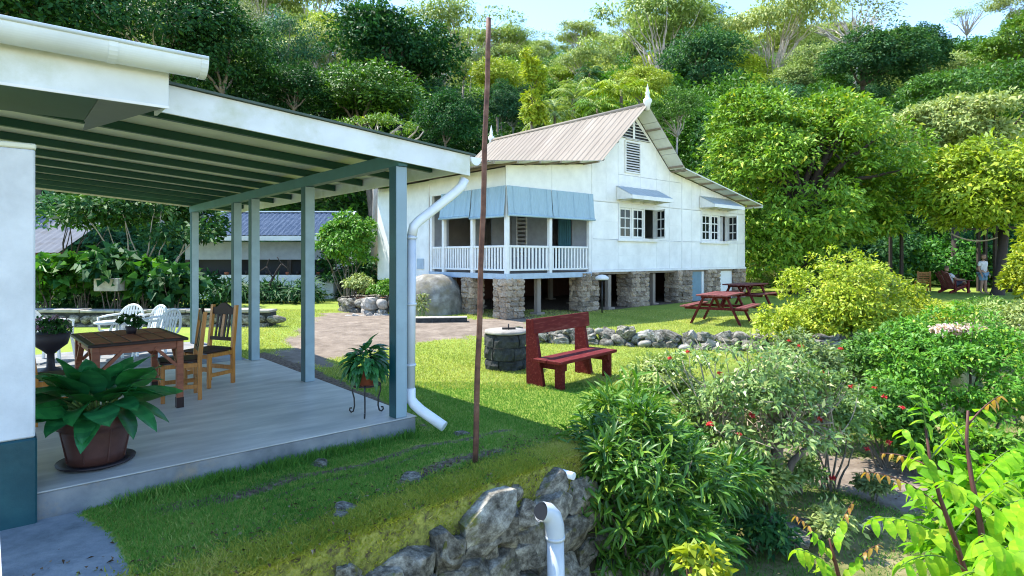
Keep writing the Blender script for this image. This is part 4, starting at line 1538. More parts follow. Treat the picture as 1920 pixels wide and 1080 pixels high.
tr = lambda z: RP[3][0] - (z - RP[3][1] + 0.2) * (RP[3][0] - RP[2][0]) / (RP[2][1] - RP[3][1])
tv.prism([(tl(tz0), tz0), (tr(tz0), tz0), (RP[2][0], 6.5)], 'y', -0.012, -0.002)
to_ = tv.build('gable_vent', 'unlit_dark', ho)  # dark triangle stands for the unlit space behind the vent
z = tz0 + 0.02
while z < 6.42:
    MB().bar((tl(z) + 0.02, -0.035, z), (tr(z) - 0.02, -0.035, z), 0.05, 0.012, up=(0, -0.75, 1)).build('slat', 'white_paint', to_)
    z += 0.1
MB().box((RP[2][0] - 0.05, -0.07, tz0), (RP[2][0] + 0.05, -0.055, 6.5)).build('vent_bar', 'white_paint', to_)


# corrugated roof, sheet by sheet
def roof_sheets(a, c, mat, name='roof_sheet'):
    xa, za = a
    xb_, zb_ = c
    wd = (YR - YF) / 10
    b = MB()
    vs = []
    prof = []
    for k in range(3):
        y0 = wd * k / 3
        prof += [(y0, 0), (y0 + wd * 0.12, 0.0), (y0 + wd * 0.16, 0.02), (y0 + wd * 0.2, 0.02), (y0 + wd * 0.24, 0.0)]
    prof.append((wd * 1.01, 0.0))
    nx_, nz_ = -(zb_ - za), (xb_ - xa)
    l = math.hypot(nx_, nz_)
    nx_, nz_ = nx_ / l, nz_ / l
    for y, h in prof:
        for x, z in ((xa, za), (xb_, zb_)):
            vs.append((x + nx_ * h, y, z + nz_ * h))
    n = len(prof)
    b._add(vs, [(2 * i, 2 * i + 2, 2 * i + 3, 2 * i + 1) for i in range(n - 1)])
    me = b.mesh(name, mat)
    for k in range(10):
        link(name, me, ho, (0, YF + k * wd, 0.002 * (k % 2)))


roof_sheets(RP[0], (RP[1][0] + 0.02, RP[1][1] - 0.02), 'roof_beige')
roof_sheets(RP[1], RP[2], 'roof_beige')
roof_sheets(RP[2], RP[3], 'roof_beige')
roof_sheets((RP[3][0] - 0.02, RP[3][1] - 0.02), RP[4], 'roof_mossy')
MB().tube([(RP[2][0], YF - 0.02, RP[2][1] + 0.01), (RP[2][0], YR + 0.02, RP[2][1] + 0.01)], 0.07, 8).build('ridge_cap', 'roof_beige', ho)
# battens and rafters below the overhang
for a, c in zip(RP[:-1], RP[1:]):
    xa, za = a
    xb_, zb_ = c
    L = math.hypot(xb_ - xa, zb_ - za)
    m_ = int(L / 1.0) + 1
    for k in range(m_ + 1):
        t = (k + 0.12) / (m_ + 0.3)
        x, z = xa + (xb_ - xa) * t, za + (zb_ - za) * t
        MB().bar((x, YF + 0.02, z - 0.05), (x, YR - 0.02, z - 0.05), 0.06, 0.05, up=(-(zb_ - za), 0, xb_ - xa)).build('purlin', 'timber_grey', ho)
MB().prism([(RP[3][0] + 0.03, RP[3][1] - 0.02), (RP[4][0], RP[4][1] - 0.01), (RP[4][0], RP[4][1] - 0.05), (RP[3][0] + 0.03, RP[3][1] - 0.06)], 'y', YF - 0.02, YF - 0.003).build('rake_board', 'roof_under', ho)
# pale lining of the overhang between the battens
for a, c in zip(RP[:-1], RP[1:]):
    xa, za = a
    xb_, zb_ = c
    for k in range(4):
        t0_, t1_ = k / 4 + 0.004, (k + 1) / 4 - 0.004
        MB().prism([(xa + (xb_ - xa) * t0_, za + (zb_ - za) * t0_ - 0.012), (xa + (xb_ - xa) * t1_, za + (zb_ - za) * t1_ - 0.012), (xa + (xb_ - xa) * t1_, za + (zb_ - za) * t1_ - 0.022), (xa + (xb_ - xa) * t0_, za + (zb_ - za) * t0_ - 0.022)], 'y', YF + 0.01, -0.01).build('soffit_panel', 'roof_under', ho)
# finials
for y in (YF + 0.02, YR - 0.02):
    b = MB().lathe([(0.0, -0.25), (0.06, -0.25), (0.1, -0.05), (0.14, 0.03), (0.13, 0.1), (0.07, 0.16), (0.055, 0.26), (0.075, 0.3), (0.05, 0.36), (0.028, 0.48), (0.0, 0.62)], 12)
    b.build('finial', 'white_paint', ho, loc=(RP[2][0], y, RP[2][1] + 0.06))
MB().bar((13.02, YF, 3.93), (13.02, YR, 3.93), 0.11, 0.1).build('gutter', 'gutter_white', ho)

# stone piers below the house: core and separate stones
rng = np.random.default_rng(21)


def pier(x0, x1, y0, y1, z0, z1):
    w, d = x1 - x0, y1 - y0
    co = MB().box((x0 + 0.03, y0 + 0.03, z0 - 0.15), (x1 - 0.03, y1 - 0.03, z1)).build('pier', 'mortar', ho)
    z = z0
    while z < z1 - 0.05:
        h = min(rng.uniform(0.11, 0.2), z1 - z)
        if z1 - z - h < 0.07:
            h = z1 - z
        for face in (0, 1):
            n = max(2, int(round((w if face == 0 else d) / rng.uniform(0.17, 0.3))))
            cuts = np.sort(np.concatenate([[0, 1], (np.arange(1, n) + rng.uniform(-0.3, 0.3, n - 1)) / n]))
            for a, c in zip(cuts[:-1], cuts[1:]):
                m_ = STONE_W[int(rng.integers(0, 5))]
                sw = (c - a) * (w if face == 0 else d)
                if face == 0:
                    loc, sc = (x0 + w * (a + c) / 2, y0 + 0.06, z + h / 2), (sw * 0.98, 0.16, h * 0.98)
                else:
                    loc, sc = (x0 + 0.06, y0 + d * (a + c) / 2, z + h / 2), (0.16, sw * 0.98, h * 0.98)
                o = link('stone', m_, co, loc, (rng.normal(0, 0.1), rng.normal(0, 0.1), rng.normal(0, 0.08)))
                o.scale = sc
        z += h


pier(-0.06, 0.62, -0.03, 0.5, 0.24, 1.32)
pier(2.95, 3.72, -0.03, 0.5, 0.26, 1.42)
pier(5.35, 6.3, -0.02, 0.6, 0.26, 1.43)
pier(8.0, 8.9, -0.02, 0.55, 0.26, 1.43)
pier(9.92, 10.85, -0.02, 0.55, 0.26, 1.43)
pier(12.0, 12.82, -0.02, 0.55, 0.26, 1.43)
pier(-0.04, 0.42, 1.5, 2.0, 0.24, 1.32)
for x, y in ((1.42, 0.3), (4.3, 0.1), (6.85, 0.25), (4.9, 2.2), (1.6, 3.2), (7.4, 3.0), (5.8, 4.2), (10.2, 3.2), (2.2, 5.5)):
    MB().box((x - 0.07, y - 0.07, 0.2), (x + 0.07, y + 0.07, 1.335)).box((x - 0.15, y - 0.15, 0.1), (x + 0.15, y + 0.15, 0.32)).build('house_post', 'timber_grey', ho)
MB().box((9.05, 0.12, 0.22), (9.72, 0.16, 1.42)).build('door', 'door_teal', ho)
MB().box((9.73, 0.1, 0.22), (9.9, 0.2, 1.42)).build('door_frame', 'white_paint', ho)
MB().box((10.9, 0.12, 0.22), (11.96, 0.16, 1.42)).build('wall_panel', 'white_paint', ho)
MB().box((6.9, 1.2, 0.22), (7.98, 1.25, 1.35)).build('wall_panel', 'door_teal', ho)
MB().box((7.0, 5.5, 0.2), (12.7, 5.6, 1.35)).build('foundation_wall', 'brown_wall', ho)
MB().box((12.55, 0.7, 0.1), (12.65, 5.45, 1.35)).build('foundation_wall', 'brown_wall', ho)
MB().box((0.1, 6.2, 0.1), (8.2, 6.3, 1.35)).build('foundation_wall', 'brown_wall', ho)

# rounded masonry beside the house, the low stone kerb, lamp
mo = P(812, 590, 17.7)
mo.z = 0.1
mw = thing('masonry_mound', 'rounded grey rendered masonry mound built against the house veranda', 'masonry', tuple(mo))
r_ = [(0.02, 1.3), (0.3, 1.29), (0.52, 1.22), (0.7, 1.07), (0.82, 0.84), (0.9, 0.52), (0.94, 0.2), (0.96, -0.1)]
MB().lathe(r_[::-1], 26).build('render_coat', 'old_render', mw)
sk = G(828, 612, 0.1)
kb = thing('stone_kerb', 'low dark stone kerb block beside the driveway in front of the house', 'kerb', (sk.x, sk.y, 0.05), 0.12)
for k in range(3):
    MB().box((-0.66 + k * 0.44, -0.16, 0), (-0.225 + k * 0.44, 0.16, 0.27 + 0.008 * (k % 2)), c=0.012).build('stone', 'stone_dark', kb)
MB().box((-0.67, -0.17, 0.278), (0.66, 0.17, 0.3), c=0.006).build('coping', 'stone_pale', kb)
lp = hw(3.25, -0.55, 0.25)
la = thing('garden_lamp', 'white mushroom shaped garden lamp on a thin dark post by a pier', 'lamp', tuple(lp))
MB().tube([(0, 0, -0.1), (0, 0, 0.98)], 0.02, 8).build('lamp_post', 'iron', la)
MB().lathe([(0.0, 1.13), (0.09, 1.12), (0.19, 1.06), (0.21, 1.0), (0.17, 0.97), (0.03, 0.97)], 18).build('lamp_cap', 'white_paint', la)


# ------------------------------------------------------------------ picnic tables
def picnic_table(label, loc, rz):
    t = thing('picnic_table', label, 'table', loc, rz, 'red picnic tables on the upper lawn')
    L, W = 1.75, 0.78
    for k in range(5):
        y = -W / 2 + (k + 0.5) * W / 5
        MB().box((-L / 2, y - W / 10 + 0.006, 0.715), (L / 2, y + W / 10 - 0.006, 0.755), c=0.004).build('table_plank', 'picnic_red', t)
    for s in (-1, 1):
        for k in range(2):
            y = s * (0.62 + 0.125 * k)
            MB().box((-L / 2 + 0.02, y - 0.055, 0.43), (L / 2 - 0.02, y + 0.055, 0.468), c=0.004).build('bench_plank', 'picnic_red', t)
        x = s * (L / 2 - 0.33)
        for q in (-1, 1):
            MB().bar((x, q * 0.27, 0.71), (x, q * 0.62, -0.03), 0.045, 0.1, up=(1, 0, 0)).build('leg', 'bench_red', t)
        MB().box((x + 0.025, -0.78, 0.36), (x + 0.065, 0.78, 0.428)).build('bench_bearer', 'bench_red', t)
        MB().box((x + 0.025, -0.37, 0.65), (x + 0.065, 0.37, 0.712)).build('top_bearer', 'bench_red', t)
        MB().bar((x * 0.95, 0, 0.66), (x * 0.25, 0, 0.4), 0.05, 0.07).build('brace', 'bench_red', t)
    return t


g1 = G(1352, 604, 0.22)
picnic_table('red picnic table standing in the sun near the low stone wall', (g1.x, g1.y, gh(g1.x, g1.y)), math.radians(56))
g2 = G(1398, 575, 0.25)
picnic_table('darker red picnic table standing behind in front of the house corner', (g2.x, g2.y, gh(g2.x, g2.y)), math.radians(44))

# low rubble wall of the upper terrace
tw = thing('terrace_wall', 'low rubble stone wall along the edge of the upper lawn', 'wall', (0.6, 13.45, 0))
T0 = Vector((0.6, 13.45, 0))
rng = np.random.default_rng(31)
tx = [(0.2, 13.45), (0.6, 13.45), (5.6, 11.85), (8.6, 12.35)]
for (ax, ay), (bx, by) in zip(tx[:-1], tx[1:]):
    L = math.hypot(bx - ax, by - ay)
    an = math.atan2(by - ay, bx - ax)
    for r_ in range(3):
        t = 0.0
        while t < L:
            s = rng.uniform(0.13, 0.36)
            px_, py_ = ax + (bx - ax) * t / L, ay + (by - ay) * t / L
            put_stone(STONE_P if rng.random() < 0.2 else STONE, tw, Vector((px_ + rng.normal(0, 0.04), py_ - 0.08 + 0.05 * r_ + rng.normal(0, 0.03), 0.03 + 0.11 * r_ + rng.normal(0, 0.02))) - T0, (s * 1.1, s * 0.9, rng.uniform(0.12, 0.24)), rng, an, 0.4)
            t += s * 0.98


# ------------------------------------------------------------------ furniture under the veranda
def lp3(x, y, z=0.304):
    return Vector((x, y, z))


ZF = 0.304
tb = thing('dining_table', 'reddish wooden dining table with dark edged slatted top under the veranda', 'table', (-4.18, 6.5, ZF), math.radians(43))
LX_, LY_ = 0.44, 0.62
MB().box((-LX_, -LY_, 0.715), (LX_, LY_, 0.742), c=0.004).build('table_top', 'wood_dark', tb)
for j in range(2):
    for k in range(5):
        y0 = -LY_ + 0.05 + j * 0.6
        x0 = -LX_ + 0.06 + k * 0.155
        MB().box((x0, y0, 0.7425), (x0 + 0.135, y0 + 0.54, 0.749), c=0.002).build('slat', 'wood_red', tb)
for sx in (-1, 1):
    for sy in (-1, 1):
        lg = MB().box((sx * (LX_ - 0.07) - 0.032, sy * (LY_ - 0.07) - 0.032, 0.0), (sx * (LX_ - 0.07) + 0.032, sy * (LY_ - 0.07) + 0.032, 0.714), c=0.005).build('leg', 'wood_red', tb)
        MB().bar((sx * (LX_ - 0.07), sy * (LY_ - 0.1), 0.45), (sx * (LX_ - 0.07), sy * (LY_ - 0.34), 0.66), 0.03, 0.05, up=(1, 0, 0)).build('brace', 'wood_red', tb)
        MB().bar((sx * (LX_ - 0.1), sy * (LY_ - 0.07), 0.45), (sx * (LX_ - 0.3), sy * (LY_ - 0.07), 0.66), 0.03, 0.05, up=(0, 1, 0)).build('brace', 'wood_red', tb)
        MB().box((sx * (LX_ - 0.07) - 0.034, sy * (LY_ - 0.07) - 0.034, 0.0), (sx * (LX_ - 0.07) + 0.034, sy * (LY_ - 0.07) + 0.034, 0.11)).build('foot', 'wood_dark', lg)
for s in (-1, 1):
    MB().box((-LX_ + 0.1, s * (LY_ - 0.07) - 0.014, 0.63), (LX_ - 0.1, s * (LY_ - 0.07) + 0.014, 0.713)).build('apron', 'wood_red', tb)
    MB().box((s * (LX_ - 0.07) - 0.014, -LY_ + 0.1, 0.63), (s * (LX_ - 0.07) + 0.014, LY_ - 0.1, 0.713)).build('apron', 'wood_red', tb)


def dining_chair(label, loc, rz):
    """seat centre at the origin, sitter faces +y"""
    t = thing('dining_chair', label, 'chair', loc, rz, 'wooden chairs around the dining table')
    w = 0.2
    MB().box((-w, -0.2, 0.42), (w, 0.21, 0.452), c=0.008).build('seat', 'wood_dark', t)
    for s in (-1, 1):
        b = MB().prism([(-0.2, 0.0), (-0.16, 0.0), (-0.155, 0.45), (-0.215, 0.98), (-0.255, 0.98), (-0.2, 0.45)], 'x', s * w - 0.019, s * w + 0.019)
        b.build('back_leg', 'wood_orange', t)
        MB().box((s * w - 0.02, 0.16, 0.0), (s * w + 0.02, 0.2, 0.418), c=0.004).build('front_leg', 'wood_orange', t)
        for z in (0.13, 0.37):
            MB().box((s * w - 0.012, -0.16, z), (s * w + 0.012, 0.158, z + 0.045)).build('side_rail', 'wood_orange', t)
    for y, z in ((0.18, 0.355), (-0.178, 0.355), (0.18, 0.2), (-0.178, 0.17)):
        MB().box((-w + 0.021, y - 0.012, z), (w - 0.021, y + 0.012, z + 0.05)).build('cross_rail', 'wood_orange', t)
    # crest rail with a raised centre
    pts = [(-w + 0.02, 0.86), (w - 0.02, 0.86)] + [(x, 0.95 + 0.06 * max(0, math.cos(x / w * PI * 0.9)) * (abs(x) < w * 0.56)) for x in np.linspace(w - 0.02, -w + 0.02, 13)]
    b = MB().prism(pts, 'y', -0.245, -0.215)
    b.build('crest_rail', 'wood_dark', t)
    MB().box((-w + 0.02, -0.195, 0.53), (w - 0.02, -0.17, 0.575)).build('lower_rail', 'wood_dark', t)
    for x in (-0.1, -0.045, 0.045, 0.1):
        MB().bar((x, -0.182, 0.575), (x, -0.23, 0.862), 0.026, 0.012, up=(0, 1, 0)).build('slat', 'wood_dark', t)
    MB().bar((0.0, -0.184, 0.575), (0.0, -0.232, 0.862), 0.04, 0.012, up=(0, 1, 0)).build('slat', 'wood_orange', t)
    return t


dining_chair('orange wooden chair pushed in at the right side of the dining table', (-3.76, 6.76, ZF), math.radians(124))
dining_chair('orange wooden chair at the far corner showing its slatted back', (-3.8, 7.5, ZF), math.radians(158))
dining_chair('orange wooden chair half hidden behind the white wall corner', (-4.47, 5.88, ZF), math.radians(-50))

cp = thing('table_plant', 'small leafy plant in a dark pot at the centre of the dining table', 'plant', (-4.22, 6.62, ZF + 0.75))
MB().lathe([(0.0, 0), (0.045, 0), (0.06, 0.08), (0.05, 0.08), (0.0, 0.07)], 14).build('pot', 'pot_dark', cp)
me, cc = crown_mesh('foliage', 71, (0.1, 0.1, 0.08), 5, 20, 160, 0.03, (0.06, 0.5), 'leaf_dark')
link('foliage', me, cp, (0, 0, 0.12))


# ------------------------------------------------------------------ broad leaves as separate parts
def blade_mesh(name, L, W, mat, droop=0.35, wave=0.03, seed=0, fold=0.18, nseg=8, shape=(0.36, 1.0)):
    rng = np.random.default_rng(seed)
    V, Fc = [], []
    us = np.array([-1, -0.55, 0, 0.55, 1])
    for i in range(nseg + 1):
        t = i / nseg
        w = max(0.03, (math.sin(PI * min(1, t ** shape[0] if t < 1 else 1)) if False else (t ** 0.55) * (1 - t) ** 0.75 * 2.05)) * W / 2
        for u in us:
            z = -droop * L * t * t + abs(u) * w * fold + wave * L * math.sin(t * 9 + u * 2 + seed) * abs(u)
            V.append((u * w, t * L * (1 - 0.12 * droop * t), z))
    for i in range(nseg):
        for j in range(4):
            a = i * 5 + j
            Fc.append((a, a + 1, a + 6, a + 5))
    me = np_mesh(name, np.array(V), np.array(Fc), mat, np.clip(np.repeat([0.35 + 0.3 * (q % 2) for q in range(nseg)], 4) + rng.normal(0, 0.12, len(Fc)), 0, 1), True)
    return me


def aim(o, base, direction, up=(0, 0, 1), roll=0.0):
    d = Vector(direction).normalized()
    u = Vector(up)
    sx = d.cross(u)
    if sx.length < 1e-3:
        sx = d.cross(Vector((1, 0, 0)))
    sx.normalize()
    uz = sx.cross(d)
    M = Matrix(((sx.x, d.x, uz.x), (sx.y, d.y, uz.y), (sx.z, d.z, uz.z))).to_4x4() @ Matrix.Rotation(roll, 4, 'Y')
    o.location = base
    o.rotation_euler = M.to_euler()


pb = G(181, 868, ZF)
pt = thing('potted_plant', 'large brown plastic pot with a broad leaved green plant on the veranda floor', 'potted plant', (pb.x, pb.y, ZF))
MB().lathe([(0, 0), (0.2, 0), (0.255, 0.02), (0.26, 0.035), (0.2, 0.025), (0, 0.02)], 32).build('saucer', 'pot_dark', pt, loc=(0, 0, 0.0))
MB().lathe([(0.0, 0.025), (0.185, 0.025), (0.2, 0.1), (0.235, 0.27), (0.238, 0.3), (0.262, 0.305), (0.268, 0.345), (0.262, 0.385), (0.245, 0.385), (0.235, 0.33), (0.0, 0.325)], 36).build('pot', 'pot_brown', pt)
for k in range(8):
    a = k * PI / 4 + 0.2
    MB().bar((0.196 * math.cos(a), 0.196 * math.sin(a), 0.05), (0.239 * math.cos(a), 0.239 * math.sin(a), 0.3), 0.008, 0.008).build('rib', 'pot_brown', pt)
BL = [blade_mesh('leaf', 1.0, 0.66, 'leaf_pot', dr, 0.02, i) for i, dr in enumerate((0.2, 0.45, 0.7, 0.3))]
rng = np.random.default_rng(17)
spec = []
for az, el, L in ((200, 62, .36), (30, 45, .42), (10, 25, .44), (330, 20, .4), (300, 10, .42), (270, 5, .4), (235, 10, .44), (185, 28, .36), (150, 40, .38), (95, 60, .4),
                  (60, 70, .38), (350, 50, .46), (255, 35, .4), (215, 30, .4), (315, 40, .4), (285, 50, .34), (345, 5, .42), (20, 2, .36), (170, 5, .34), (120, 15, .36), (70, 25, .38), (45, 10, .4), (280, 70, .34), (225, -5, .34), (300, -12, .34), (350, -10, .34), (240, 55, .34), (265, 48, .36), (310, 62, .36), (340, 66, .34), (20, 58, .36), (200, 45, .32), (275, 22, .38), (325, 28, .38), (245, 0, .36), (290, -5, .36), (5, 38, .38), (180, 50, .32), (130, 60, .34), (215, 12, .36), (250, 70, .36), (300, 55, .38), (330, 75, .36), (15, 50, .38), (280, 38, .38), (225, 60, .36), (355, 42, .4), (235, 25, .38), (265, 12, .38), (310, 12, .4), (335, 35, .4), (205, 70, .34), (40, 65, .36), (295, 75, .34), (190, 15, .34), (255, 58, .36)):
    spec.append((math.radians(az + rng.normal(0, 6)), math.radians(el), L * rng.uniform(0.72, 0.95)))
for az, el, L in spec:
    d = Vector((math.cos(az) * math.cos(el), math.sin(az) * math.cos(el), math.sin(el)))
    root = Vector((0.07 * math.cos(az), 0.07 * math.sin(az), 0.33))
    pet = rng.uniform(0.08, 0.2)
    tip = root + Vector((d.x * pet, d.y * pet, 0.1 + max(0, d.z) * pet * 1.0))
    MB().tube([root, (root + tip) / 2 + Vector((0, 0, 0.04)), tip], [0.011, 0.009, 0.007], 6).build('petiole', 'stem_green', pt)
    o = link('leaf', BL[int(rng.integers(0, 4))], pt)
    aim(o, tip, (d.x, d.y, d.z * 0.9 + 0.12), roll=rng.normal(0, 0.3))
    o.scale = (L * rng.uniform(0.9, 1.15), L, L)

# plant stand with a trailing plant
sb = G(686, 778, ZF)
stn = thing('plant_stand', 'black wrought iron plant stand with curled feet by the nearest post', 'plant stand', (sb.x, sb.y, ZF))
for k in range(3):
    a = math.radians(-80 + 120 * k)
    dx_, dy_ = math.cos(a), math.sin(a)
    prof = [(0.13, 0.32), (0.16, 0.3), (0.165, 0.24), (0.14, 0.16), (0.135, 0.08), (0.15, 0.025), (0.175, 0.012), (0.195, 0.03), (0.19, 0.055), (0.17, 0.055)]
    MB().tube([(r * dx_, r * dy_, z) for r, z in prof], 0.008, 7).build('leg', 'iron', stn)
ring = [(0.145 * math.cos(2 * PI * k / 24), 0.145 * math.sin(2 * PI * k / 24), 0.31) for k in range(25)]
MB().tube(ring, 0.008, 6).build('ring', 'iron', stn)
MB().lathe([(0, 0.3), (0.145, 0.3), (0.15, 0.312), (0, 0.316)], 24).build('tray', 'pot_terra', stn)
hp = thing('hanging_leaf_plant', 'bushy plant with drooping narrow leaves in a terracotta pot on the iron stand', 'potted plant', (sb.x, sb.y, ZF + 0.317))
MB().lathe([(0, 0.0), (0.09, 0.0), (0.12, 0.13), (0.128, 0.13), (0.128, 0.16), (0.11, 0.16), (0.1, 0.12), (0, 0.12)], 24).build('pot', 'pot_terra', hp)
HB = [blade_mesh('leaf', 1.0, 0.44, 'leaf_hosta', dr, 0.01, i + 5) for i, dr in enumerate((0.4, 0.6, 0.8))]
rng = np.random.default_rng(19)
for k in range(230):
    az = rng.uniform(0, 2 * PI)
    el = math.asin(rng.uniform(-0.55, 1))
    d = Vector((math.cos(az) * math.cos(el), math.sin(az) * math.cos(el), math.sin(el)))
    o = link('leaf', HB[int(rng.integers(0, 3))], hp)
    rr = 0.165 * rng.uniform(0.5, 1.0)
    aim(o, Vector((d.x * rr, d.y * rr, 0.2 + d.z * rr * 1.1)), (d.x + rng.normal(0, 0.2), d.y + rng.normal(0, 0.2), 0.55 * d.z - 0.12), roll=rng.normal(0, 0.3))
    L = rng.uniform(0.11, 0.17)
    o.scale = (L, L, L)


# white plastic garden chairs behind the veranda
def plastic_chair(label, loc, rz):
    t = thing('plastic_chair', label, 'chair', loc, rz, 'white plastic chairs around the plastic table')
    MB().box((-0.21, -0.2, 0.40), (0.21, 0.22, 0.425), c=0.01).build('seat', 'plastic_white', t)
    for sx in (-1, 1):
        for sy in (-1, 1):
            MB().bar((sx * 0.2, sy * 0.2, 0.41), (sx * 0.245, sy * 0.25, 0.0), 0.045, 0.03).build('leg', 'plastic_white', t)
        MB().tube([(sx * 0.24, 0.2, 0.41), (sx * 0.27, 0.2, 0.64), (sx * 0.275, 0.0, 0.66), (sx * 0.24, -0.25, 0.67)], 0.02, 7).build('armrest', 'plastic_white', t)
    arc = [(0.26 * math.cos(a), -0.24 - 0.07 * max(0, math.sin(a)), 0.5 + 0.34 * max(0, math.sin(a)) ** 0.8) for a in np.linspace(0, PI, 17)]
    MB().tube([(0.24, -0.2, 0.41)] + arc + [(-0.24, -0.2, 0.41)], 0.022, 7).build('back_frame', 'plastic_white', t)
    for x in (-0.15, -0.09, -0.03, 0.03, 0.09, 0.15):
        z = 0.5 + 0.34 * max(0, 1 - (x / 0.26) ** 2) ** 0.4
        MB().bar((x, -0.205, 0.42), (x, -0.3, z), 0.036, 0.01, up=(0, 1, 0)).build('slat', 'plastic_white', t)
    return t


def gz(x, y):
    return (x, y, max(gh(x, y), 0.0))


ZP = 0.168
plastic_chair('white plastic chair seen from the side left of the others', (-7.75, 10.05, ZP), math.radians(-80))
plastic_chair('white plastic chair with the tallest round back behind the dining table', (-7.15, 10.9, ZP), math.radians(170))
plastic_chair('white plastic chair overlapping the round backed one on its right', (-6.62, 10.75, ZP), math.radians(150))
plastic_chair('white plastic chair in profile nearest the far veranda post', (-6.1, 10.25, ZP), math.radians(80))
wt = thing('plastic_table', 'round white plastic table between the plastic chairs', 'table', (-6.85, 10.4, ZP))
wt.scale = (0.8, 0.8, 0.86)
MB().lathe([(0, 0.68), (0.42, 0.68), (0.45, 0.69), (0.45, 0.715), (0, 0.72)], 28).build('table_top', 'plastic_white', wt)
for k in range(4):
    a = PI / 4 + k * PI / 2
    MB().bar((0.1 * math.cos(a), 0.1 * math.sin(a), 0.68), (0.36 * math.cos(a), 0.36 * math.sin(a), 0), 0.05, 0.04).build('leg', 'plastic_white', wt)
ug = (-6.95, 9.0)
ur = thing('flower_urn', 'dark bowl planter on a pedestal with purple flowers behind the dining table', 'planter', (ug[0], ug[1], ZP), 0)
MB().lathe([(0, 0), (0.17, 0), (0.17, 0.05), (0.07, 0.1), (0.06, 0.34), (0.12, 0.4), (0.27, 0.52), (0.33, 0.74), (0.3, 0.74), (0.0, 0.68)], 24).build('bowl', 'pot_dark', ur)
me, cc = crown_mesh('foliage', 72, (0.36, 0.36, 0.17), 7, 60, 900, 0.07, (0.07, 0.5), 'leaf_dark')
link('foliage', me, ur, (0, 0, 0.83))
ur.scale = (0.78, 0.78, 0.8)
me, cc = crown_mesh('flowers', 73, (0.36, 0.36, 0.2), 7, 24, 150, 0.03, (0.045, 0.9), 'flower_purple')
link('flowers', me, ur, (0, 0, 0.86))['kind'] = 'stuff'

# ------------------------------------------------------------------ buildings and walls of the back garden
ob = thing('outbuilding', 'white outbuilding with ribbed blue roof and long dark window band', 'outbuilding', (-9.9, 23.4, 0.25))
MB().box((-2.9, 0, 0.0), (2.9, 0.12, 0.95)).build('wall', 'white_wall', ob)
MB().box((-2.9, 0, 1.55), (2.9, 0.12, 2.25)).build('wall', 'room_wall', ob)  # grey colour carries the eave's shade on the white wall
for k in range(13):
    MB().lathe([(0.0, 0.951), (0.07, 0.951), (0.09, 1.06 + 0.03 * (k % 3)), (0.0, 1.07 + 0.03 * (k % 3))], 10).build('shelf_pot', 'pot_dark' if k % 3 else 'pot_terra', ob, loc=(-2.5 + 0.4 * k, 0.05, 0))
for x in (-2.9, -0.9, 1.1, 2.75):
    MB().box((x, -0.01, 0.951), (x + 0.15, 0.11, 1.549)).build('window_post', 'bark_dark', ob)
MB().box((-2.75, 0.3, 0.9), (2.7, 0.34, 1.58)).build('window', 'unlit_dark', ob)  # dark sheet painted as the unlit inside of the window band
MB().box((-2.9, 0.12, 0), (-2.78, 3.5, 2.3)).build('wall', 'white_wall', ob)
MB().box((2.78, 0.12, 0), (2.9, 3.5, 2.3)).build('wall', 'white_wall', ob)
MB().box((-2.9, 3.5, 0), (2.9, 3.6, 2.3)).build('wall', 'white_wall', ob)
MB().box((-3.2, -0.62, 2.28), (3.3, -0.56, 2.46)).build('eave_board', 'white_paint', ob)
b = MB()
vs = []
n = 66
for i in range(n + 1):
    x = -3.2 + 6.5 * i / n
    zz = 0.03 * (i % 2)
    vs += [(x, -0.58, 2.47 + zz), (x, 1.8, 3.52 + zz), (x, 4.0, 2.47 + zz)]
b._add(vs, [(i * 3 + j, i * 3 + 3 + j, i * 3 + 4 + j, i * 3 + 1 + j) for i in range(n) for j in (0, 1)])
link('roof', b.mesh('roof', 'roof_blue'), ob)
MB().bar((-3.2, 1.8, 3.56), (3.3, 1.8, 3.56), 0.2, 0.05).build('ridge_cap', 'white_paint', ob)
MB().bar((3.28, -0.6, 2.5), (3.28, 1.8, 3.56), 0.1, 0.05).build('verge', 'white_paint', ob)

sh = thing('garden_shed', 'brown walled shed with grey iron roof seen under the veranda on the left', 'shed', (-19.9, 23.0, 0.2))
MB().box((-2.4, 0, 0), (2.4, 3, 1.9)).build('wall', 'brown_wall', sh)
b = MB()
vs = []
for i in range(41):
    x = -2.8 + 5.6 * i / 40
    zz = 0.02 * (i % 2)
    vs += [(x, -0.5, 1.86 + zz), (x, 2.6, 3.5 + zz)]
b._add(vs, [(2 * i, 2 * i + 2, 2 * i + 3, 2 * i + 1) for i in range(40)])
link('roof', b.mesh('roof', 'roof_grey'), sh)
MB().box((-2.6, -0.12, 0.0), (1.3, -0.01, 0.75)).build('plinth_wall', 'stone_pale', sh)

gw = thing('garden_wall', 'low dark stone wall with pale flat coping stones behind the plastic chairs', 'wall', (-9.9, 14.6, 0.1))
rng = np.random.default_rng(41)
MB().box((-3.4, 0.02, -0.2), (4.0, 0.36, 0.44)).build('core', 'stone_dark', gw)
x = -3.4
while x < 3.9:
    w = rng.uniform(0.6, 1.1)
    MB().box((x, -0.05, 0.445), (min(4.0, x + w - 0.02), 0.42, 0.51 + rng.normal(0, 0.008)), c=0.01).build('coping', 'stone_pale', gw)
    x += w
for r_ in range(2):
    x = -3.4
    while x < 3.9:
        w = rng.uniform(0.25, 0.5)
        put_stone(STONE, gw, (x + w / 2, 0.03, 0.08 + r_ * 0.2), (w, 0.2, 0.21), rng, 0, 0.1)
        x += w
gs = MB().box((-0.3, -0.02, 0), (0.3, 0.35, 0.32), c=0.01).build('box', 'stone_pale')
gs.location = tuple(P(199, 546, 14.9))
gs.name = 'concrete_box'
tag(gs, 'small pale concrete box among the broad leaved shrubs', 'box')

